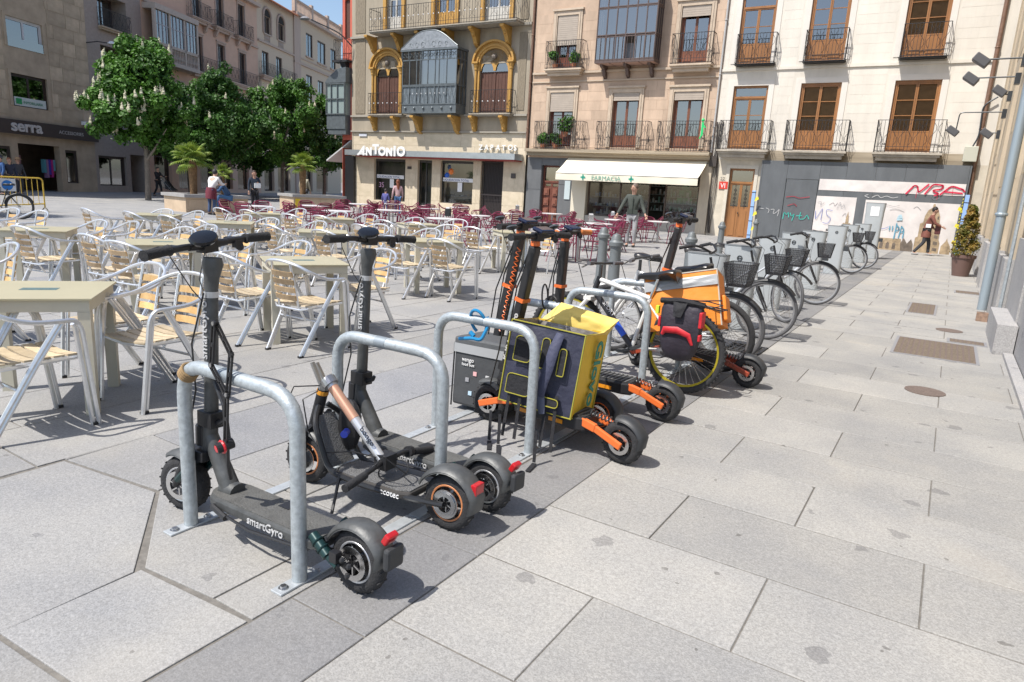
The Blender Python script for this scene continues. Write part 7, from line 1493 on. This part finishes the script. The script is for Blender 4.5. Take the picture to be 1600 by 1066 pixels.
# orange delivery cube
og = mat('orange delivery fabric', (.78, .24, .02), .6, var=.05, vs=5, bump=.5, bs=8); t = thing('orange_delivery_bag', 'orange delivery cube bag with a grey reflective band among the bicycles', 'bag', (-1.68, 5.36, .58), R(10), None, R(-14), R(-13))
b = MB(); x0_, x1_, y0_, y1_, z0_, z1_ = -.30, .27, -.2, .2, -.12, .32
wob(b, (x0_, y0_, z0_), (x1_, y0_, z0_), (x1_, y0_, z1_), (x0_, y0_, z1_), 7, .01, 3, V((0, -1, 0)), .015); wob(b, (x1_, y0_, z0_), (x1_, y1_, z0_), (x1_, y1_, z1_), (x1_, y0_, z1_), 7, .008, 5, V((1, 0, 0)), .012); wob(b, (x0_, y0_, z1_), (x1_, y0_, z1_), (x1_, y1_, z1_), (x0_, y1_, z1_), 7, .012, 8, V((0, 0, 1)), .012); wob(b, (x0_, y1_, z0_), (x0_, y0_, z0_), (x0_, y0_, z1_), (x0_, y1_, z1_), 5, .008, 2, V((-1, 0, 0)), .01); wob(b, (x1_, y1_, z0_), (x0_, y1_, z0_), (x0_, y1_, z1_), (x1_, y1_, z1_), 5, .008, 2, V((0, 1, 0)), .01); b.box(x0_, y0_, z0_, x1_, y1_, z0_+.01); b.build('bag_body', [og], t, smooth=55); b = MB(); wob(b, (x0_, y0_-.016, .2), (x1_, y0_-.016, .2), (x1_, y0_-.012, .28), (x0_, y0_-.012, .28), 4, .006, 1, V((0, -1, 0)), .006); b.build('reflective_band', [mat('reflective band', (.35, .36, .37), .4)], t); MB().box(.272, -.14, -.08, .31, .12, .12).build('side_pocket', [og], t, bevel=.012)
b = MB(); b.tube([(.27, -.2, -.12), (.27, -.2, .32)], .006, 5); b.tube([(-.3, -.2, -.12), (-.3, -.2, .32)], .006, 5); b.tube([(-.3, -.202, .32), (.27, -.202, .32), (.27, .2, .32)], .006, 5); b.build('piping', [mat('pale piping', (.5, .45, .38), .6)], t)
# locks
t = thing('folding_lock', 'black folding link lock with a red barrel hanging on the nearest hoop', 'lock', (-2.27, 1.545, .78), 0); lp = [(-.0, -.05, .17), (-.035, -.045, -.0), (.055, -.045, -.10), (.03, -.04, -.30)]; lp2 = [(0, -.04, .17), (.07, -.03, .06), (.055, -.04, -.1)]
for P_ in (lp, lp2):
    for a, c in zip(P_, P_[1:]):
        a_, c_ = V(a), V(c); b = MB(); u_ = (c_-a_).normalized(); s_ = u_.cross(V((0, 1, 0))).normalized(); L_ = (c_-a_).length
        for k in (-1, 1): b.bar(a_+s_*.009*k, c_+s_*.009*k, .006, .008, up=V((0, 1, 0)))
        b.bar(a_-u_*.01, a_+u_*.012, .024, .008, up=V((0, 1, 0))); b.bar(c_-u_*.012, c_+u_*.01, .024, .008, up=V((0, 1, 0))); b.bar(a_.lerp(c_, .5)-u_*.008, a_.lerp(c_, .5)+u_*.008, .02, .008, up=V((0, 1, 0))); b.build('lock_link', [blk], t)
b = MB(); [b.cyl((x, y-.006, z), (x, y+.006, z), .008, 8) for x, y, z in lp[:3]]; b.build('rivet', [steel], t)
b = MB().cyl((.02, -.075, -.32), (.03, -.01, -.31), .022, 14); b.build('lock_barrel', [blk], t); MB().torus((.022, -.05, -.318), (.01, .065, .01), .023, .006, 16, 6).cyl((.0198, -.0765, -.3202), (.02, -.0755, -.32), .015, 14).build('red_lock_ring', [mat('red lock plastic', (.6, .02, .03), .3)], t)
MB().tube([(.025, -.03, -.32), (-.02, .0, -.42), (-.05, .03, -.5)], .008, 6).tube([(-.13, .03, -.1), (-.03, .0, -.17), (.02, -.02, -.3)], .010, 6).build('lock_cable', [blk], t)
b = MB(); [b.torus((-2.535+.008*k, 1.545, .694+.008*k), (1, .05*k, 1), .034, .0055, 20, 6) for k in range(-1, 3)]; o = b.build('twine', [mat('brown twine', (.30, .20, .10), .9)], None, cat='twine', label='brown twine wound round the upper corner of the nearest hoop')
b = MB(); b.tube([(.055*math.sin(a), -.035*math.cos(a)*.9, -.02+.075*math.cos(a)) for a in np.linspace(-2.6, 2.6, 16)], .010, 8); b.tube(fillet([(-.1, -.05, -.13), (.0, -.055, -.11), (.05, -.04, -.12), (.08, -.0, -.02), (.06, 0, .02)], .05), .011, 8); b.tube([(.0, -.04, -.1), (-.03, -.04, -.08)], .014, 8)
o = b.build('cable_lock', [glassy('clear blue sleeve', (.02, .3, .6), .1, .35) if 0 else mat('blue coated cable', (.02, .22, .45), .2)], None, smooth=True, cat='lock', label='blue coated cable lock looped round the third hoop rail'); o.location = (-2.27, 3.22, .745)
b = MB().torus((0, 0, 0), (1, .3, .1), .085, .006, 24, 6); b.torus((.06, .01, -.04), (.4, 1, .1), .05, .006, 20, 6); o = b.build('cable_lock', [blk], None, cat='lock', label='thin black cable lock looped over the fourth hoop'); o.location = (-2.3, 4.05, .79)
# ---------------------------------------------------------------- people
skin = mat('skin', (.48, .28, .2), .55)
def skinned(name, verts, edges, rad, mt, par, root=0, sub=2):
    me = bpy.data.meshes.new(name); me.from_pydata([tuple(v) for v in verts], edges, []); o = bpy.data.objects.new(name, me); COL.objects.link(o); o.modifiers.new('s', 'SKIN')
    for i, r in enumerate(rad):
        sv = me.skin_vertices[0].data[i]; sv.radius = r if isinstance(r, tuple) else (r, r); sv.use_root = (i == root)
    ss = o.modifiers.new('u', 'SUBSURF'); ss.levels = sub; ss.render_levels = sub; bpy.context.view_layer.update()
    m2 = bpy.data.meshes.new_from_object(o.evaluated_get(bpy.context.evaluated_depsgraph_get())); bpy.data.objects.remove(o); m2.materials.clear(); m2.materials.append(mt); m2.polygons.foreach_set('use_smooth', [True]*len(m2.polygons)); m2.name = name
    return link(name, m2, par)
def person(label, loc, rz, h=1.7, top=(.5, .5, .5), leg=(.05, .06, .1), hair=(.03, .02, .015), bend=0, sit=False, stride=0, armL=None, armR=None, longhair=False, coat=False, hat=None, shoe=(.03, .03, .03), sleeve=True, headturn=0, slim=1.0):
    """faces -y; joints posed, one continuous skinned body; garments as shells over it"""
    t = thing('person', label, 'person', loc, rz); k = h/1.75; J = {}
    ph = .92 if not sit else .52; P = V((0, 0, ph)); J['pel'] = P
    up = V((0, -math.sin(bend), math.cos(bend))); J['sp'] = P+up*.2; J['ch'] = P+up*.40; J['nk'] = P+up*.56+V((0, -.01, 0)); J['hd'] = J['nk']+V((0, -math.sin(bend*.7)-.12, 1)).normalized()*.16
    for s_, n in ((-1, 'R'), (1, 'L')):
        sg = stride*s_
        J['hp'+n] = P+V((s_*.09, 0, -.04))
        if sit: J['kn'+n] = P+V((s_*.12, -.42, .02)); J['an'+n] = P+V((s_*.12, -.44, -.42))
        else: J['kn'+n] = P+V((s_*.1, -.05-sg*.5, -.44)); J['an'+n] = V((s_*.1, .02-sg*1.05+(.12 if sg < 0 else 0), .09))
        J['to'+n] = J['an'+n]+V((0, -.15, -.055)); J['sh'+n] = P+up*.50+V((s_*.18, 0, 0))
        e, w_ = (armL, armR)[s_ < 0] or ((s_*.06, -.02, -.29), (s_*.08, -.12, -.53)); J['el'+n] = J['sh'+n]+V(e); J['wr'+n] = J['sh'+n]+V(w_); J['ha'+n] = J['wr'+n]+(V(w_)-V(e)).normalized()*.1
    J = {a: b_*k for a, b_ in J.items()}
    def chain(names, edges, rad, mt, nm, root=0):
        ix = {n: i for i, n in enumerate(names)}; return skinned(nm, [J[n] for n in names], [(ix[a], ix[b_]) for a, b_ in edges], [(r[0]*k, r[1]*k) if isinstance(r, tuple) else r*k for r in rad], mt, t, root)
    sl = slim; N = ['pel', 'sp', 'ch', 'nk', 'hd']+[a+s_ for s_ in 'LR' for a in ('hp', 'kn', 'an', 'to', 'sh', 'el', 'wr', 'ha')]
    E_ = [('pel', 'sp'), ('sp', 'ch'), ('ch', 'nk'), ('nk', 'hd')]
    for s_ in 'LR': E_ += [('pel', 'hp'+s_), ('hp'+s_, 'kn'+s_), ('kn'+s_, 'an'+s_), ('an'+s_, 'to'+s_), ('ch', 'sh'+s_), ('sh'+s_, 'el'+s_), ('el'+s_, 'wr'+s_), ('wr'+s_, 'ha'+s_)]
    rd = {'pel': .11, 'sp': .1, 'ch': .115, 'nk': .052, 'hd': .085, 'hp': .08, 'kn': .05, 'an': .036, 'to': .03, 'sh': .05, 'el': .036, 'wr': .026, 'ha': .028}
    chain(N, E_, [rd[n.rstrip('LR') if n[:-1] in rd else n] for n in N], skin, 'body')
    hd = J['hd']; fr_ = V((0, -1, 0)); fr_.rotate(Mx.Rotation(headturn, 3, 'Z'))
    MB().ball(hd+V((0, .005, .02))*k, .092*k, 14, 10, .122*k).build('head', [skin], t, smooth=True)
    b = MB(); b.ball(hd+fr_*.095*k+V((0, 0, .0)), .016*k, 6, 5, .024*k); [b.ball(hd+V((s_*.092*k, .01, .01)), .014*k, 6, 5, .028*k) for s_ in (-1, 1)]; b.build('nose_and_ears', [skin], t, smooth=True)
    b = MB(); sd = V((-fr_.y, fr_.x, 0)); [b.ball(hd+fr_*.086*k+sd*s_*.034*k+V((0, 0, .03*k)), .011*k, 6, 4) for s_ in (-1, 1)]; b.build('eyes', [mat('dark eye', (.02, .015, .012), .3)], t); MB().ball(hd+fr_*.084*k+V((0, 0, -.045*k)), .02*k, 6, 4, .007*k).build('mouth', [mat('lips', (.35, .12, .1), .5)], t)
    if hair: b = MB(); b.ball(hd-fr_*.022*k+V((0, 0, .05))*k, .101*k, 14, 9, .112*k); 
    if hair and longhair: b.tube([hd-fr_*.05*k, hd-fr_*.09*k+V((0, 0, -.15))*k, hd-fr_*.11*k+V((0, 0, -.34))*k], [.08*k, .085*k, .05*k], 10, flat=.7)
    if hair: b.build('hair', [mat('hair %s' % (hair,), hair, .6, var=.2, vs=20)], t, smooth=True)
    if hat: b = MB().lathe([(0, .17), (.09, .16), (.105, .08), (.18, .06), (.18, .05), (.1, .055)], 16, hd, (0, 0, 1)); b.build('hat', [mat('hat %s' % (hat,), hat, .8)], t, smooth=True)
    tm = mat('cloth %s' % (top,), top, .85, var=.12, vs=12, bump=.3, bs=16); lm_ = mat('trousers %s' % (leg,), leg, .85, var=.12, vs=12, bump=.3, bs=16)
    N2 = ['pel', 'sp', 'ch', 'nk']+[a+s_ for s_ in 'LR' for a in ('sh', 'el', 'wr')]; E2 = [('pel', 'sp'), ('sp', 'ch'), ('ch', 'nk')]+[e for s_ in 'LR' for e in (('ch', 'sh'+s_), ('sh'+s_, 'el'+s_), ('el'+s_, 'wr'+s_))]
    r2 = {'pel': .15*sl, 'sp': .135*sl, 'ch': .15*sl, 'nk': .06, 'sh': .072, 'el': .056, 'wr': .042}
    chain(N2, E2, [r2[n.rstrip('LR') if n[:-1] in r2 else n] for n in N2], tm, 'coat' if coat else 'top')
    if coat and not sit: MB().tube([J['sp'], J['pel'], J['pel']+V((0, 0, -.16))*k, J['pel']+V((0, .0, -.26))*k], [.14*k*sl, .165*k*sl, .185*k*sl, .18*k*sl], 14, flat=.8, caps=False).build('coat_skirt', [tm], t, smooth=True)
    N3 = ['pel']+[a+s_ for s_ in 'LR' for a in ('hp', 'kn', 'an')]; E3 = [e for s_ in 'LR' for e in (('pel', 'hp'+s_), ('hp'+s_, 'kn'+s_), ('kn'+s_, 'an'+s_))]
    r3 = {'pel': .125*sl, 'hp': .098*sl, 'kn': .068, 'an': .055}; chain(N3, E3, [r3[n.rstrip('LR') if n[:-1] in r3 else n] for n in N3], lm_, 'trousers')
    for s_ in 'LR': a, c = J['an'+s_], J['to'+s_]; MB().tube([a+V((0, .05, -.05))*k, a+V((0, 0, -.045))*k, c, c+V((0, -.04, -.005))*k], [.035*k, .045*k, .04*k, .02*k], 8, flat=.8).build('shoe', [mat('shoe %s' % (shoe,), shoe, .5)], t, smooth=True)
    for s_ in 'LR':
        w0, h0 = J['wr'+s_], J['ha'+s_]; d = (h0-w0).normalized(); sx = d.cross(V((0, 1, .3))).normalized(); b = MB()
        for i in range(4): q = h0+sx*(.027-.018*i)*k; b.tube([q, q+d*(.04+.006*(i in (1, 2)))*k, q+d*.07*k+V((0, -.012, 0))*k], [.009*k, .008*k, .006*k], 6)
        b.tube([w0+d*.04*k, w0+d*.06*k+sx*.045*k, w0+d*.1*k+sx*.05*k], [.011*k, .009*k, .007*k], 6); b.build('fingers', [skin], t, smooth=True)
    return t, J
VA = TH  # facing straight at the camera
p = G(331, 336); t, J = person('person bending over the first planter, white top, maroon jacket tied at the waist', (p.x, p.y, 0), VA+PI-.2, 1.68, (.68, .66, .66), (.05, .08, .16), (.02, .018, .02), bend=.45, armL=((.02, -.2, -.2), (-.05, -.42, -.22)), armR=((-.02, -.2, -.2), (.03, -.42, -.2)), slim=.95)
mj = mat('maroon jacket', (.14, .02, .035), .8, bump=.4, bs=14); b = MB(); b.tube([J['pel']+V((0, 0, .1)), J['pel']+V((0, .02, -.05)), J['pel']+V((0, .05, -.3))], [.155, .185, .17], 14, flat=.85); b.tube([J['pel']+V((-.15, -.05, .05)), J['pel']+V((-.17, -.02, -.15)), J['pel']+V((-.16, .0, -.32))], .05, 8); b.build('tied_jacket', [mj], t, smooth=True)
q_ = c1+Mx.Rotation(a1, 3, 'Z') @ V((w1*.66, -.12, 0)); person('person in a blue jacket sitting on the first planter, head bowed', (q_.x, q_.y, .12), VA-R(60), 1.72, (.035, .08, .17), (.06, .14, .28), (.03, .02, .015), bend=.5, sit=True, armL=((.02, -.15, -.22), (-.1, -.34, -.2)), armR=((-.02, -.15, -.22), (.1, -.34, -.2)))
q_ = G(386, 334); t, J = person('person in dark clothes carrying a white parcel at the right end of the first planter', (q_.x-1.5, q_.y+1.5, 0), VA+.5, 1.68, (.02, .03, .05), (.02, .02, .025), (.05, .025, .015), armL=((.05, -.1, -.25), (-.05, -.3, -.18))); MB().box(-.05, -.42, 1.0, .2, -.33, 1.2).build('parcel', [wht], t)
q_ = G(621, 337); person('person seen from behind in a pink and white top, facing the shoe window', (q_.x, q_.y, 0), VA+PI+.4, 1.66, (.55, .36, .36), (.08, .16, .32), (.18, .05, .02), longhair=True, slim=.95)
q_ = G(602, 338); person('child in a purple blue jacket facing the shoe window', (q_.x, q_.y, 0), VA+PI-.2, 1.22, (.10, .10, .28), (.10, .12, .22), (.03, .02, .02))
q_ = G(984, 386); t, J = person('waiter in a dark olive jacket leaning on the terrace tables', (q_.x, q_.y, 0), VA-.35, 1.86, (.065, .075, .065), (.33, .33, .34), (.13, .09, .07), bend=.06, armL=((.1, -.02, -.27), (.2, -.14, -.47)), armR=((-.12, -.06, -.26), (-.22, -.16, -.5)), headturn=-.5)
b = MB(); [b.box(x-.075, -.155, z, x+.075, -.135, z+.13) for x in (-.08, .09) for z in (1.0,)]; b.box(-.01, -.17, 1.0, .01, -.15, 1.5); b.build('jacket_pockets', [mat('dark olive flap', (.04, .05, .042), .8)], t)
q_ = G(1441, 399); t, J = person('person in a brown leather coat walking right past the banner', (q_.x, q_.y, 0), PI/2+.05, 1.72, (.20, .075, .055), (.045, .045, .05), (.015, .012, .012), bend=.2, stride=.17, coat=True, slim=1.12, armL=((.02, .06, -.26), (-.05, -.12, -.42)), armR=((-.02, -.12, -.24), (.05, -.32, -.33)), shoe=(.3, .3, .3))
MB().box(-.1, -.42, .78, .05, -.24, 1.1).build('shoulder_bag', [mat('dark red bag', (.10, .03, .03), .5)], t, bevel=.03); MB().box(-.19, -.1, 1.0, -.16, .06, 1.13).build('white_cloth', [wht], t)
q_ = c2+Mx.Rotation(a2, 3, 'Z') @ V((w2*.62, 2.6, 0)); person('grey-haired person in a beige jacket behind the second planter', (q_.x, q_.y, 0), VA+PI, 1.74, (.40, .37, .28), (.05, .05, .06), (.55, .52, .48), slim=1.15)
q_ = G(9, 334); person('person in a dark jacket and straw hat at the far left', (H(24, 33)).to_tuple(), VA+1.2, 1.7, (.06, .06, .07), (.05, .05, .06), (.12, .07, .04), hat=(.35, .22, .12))
person('person in a dark top with red-brown hair at the far left, beside the straw hat', H(11, 32).to_tuple(), VA+.9, 1.66, (.03, .035, .06), (.03, .03, .04), (.22, .08, .03)); person('person in a blue patterned top and cap at the left edge', H(-2, 31.5).to_tuple(), VA-.5, 1.74, (.04, .1, .25), (.03, .03, .04), (.02, .02, .02), hat=(.03, .03, .05))
pp = H(240, 41); person('person in black pushing a pram in the shade of the chestnuts', pp.to_tuple(), VA+R(70), 1.66, (.015, .015, .018), (.02, .02, .025), (.02, .015, .01), stride=.15, armL=((.0, -.18, -.2), (0, -.42, -.2)), armR=((0, -.18, -.2), (0, -.42, -.2)))
pr = thing('pram', 'dark folding pram pushed in the shade of the chestnuts', 'pram', (pp+rt*.75).to_tuple(), VA); b = MB()
for s_ in (-.2, .2): b.tube([(-.45, s_, 1.0), (.35, s_, .15)], .012, 6); b.tube([(-.3, s_, .15), (.1, s_, .6)], .012, 6)
b.build('frame', [steel], pr); b = MB(); b.prism([(-.25, .45), (.15, .35), (.35, .4), (.1, .55), (-.15, .9), (-.3, .85)], -.18, .18, (0, 0, 0), (1, 0, 0), (0, 0, 1)); b.build('seat', [blk], pr); b = MB(); [b.torus((x, s_, .1), (0, 1, 0), .085, .015, 16, 6) for x in (-.3, .35) for s_ in (-.2, .2)]; b.build('wheels', [blk], pr)
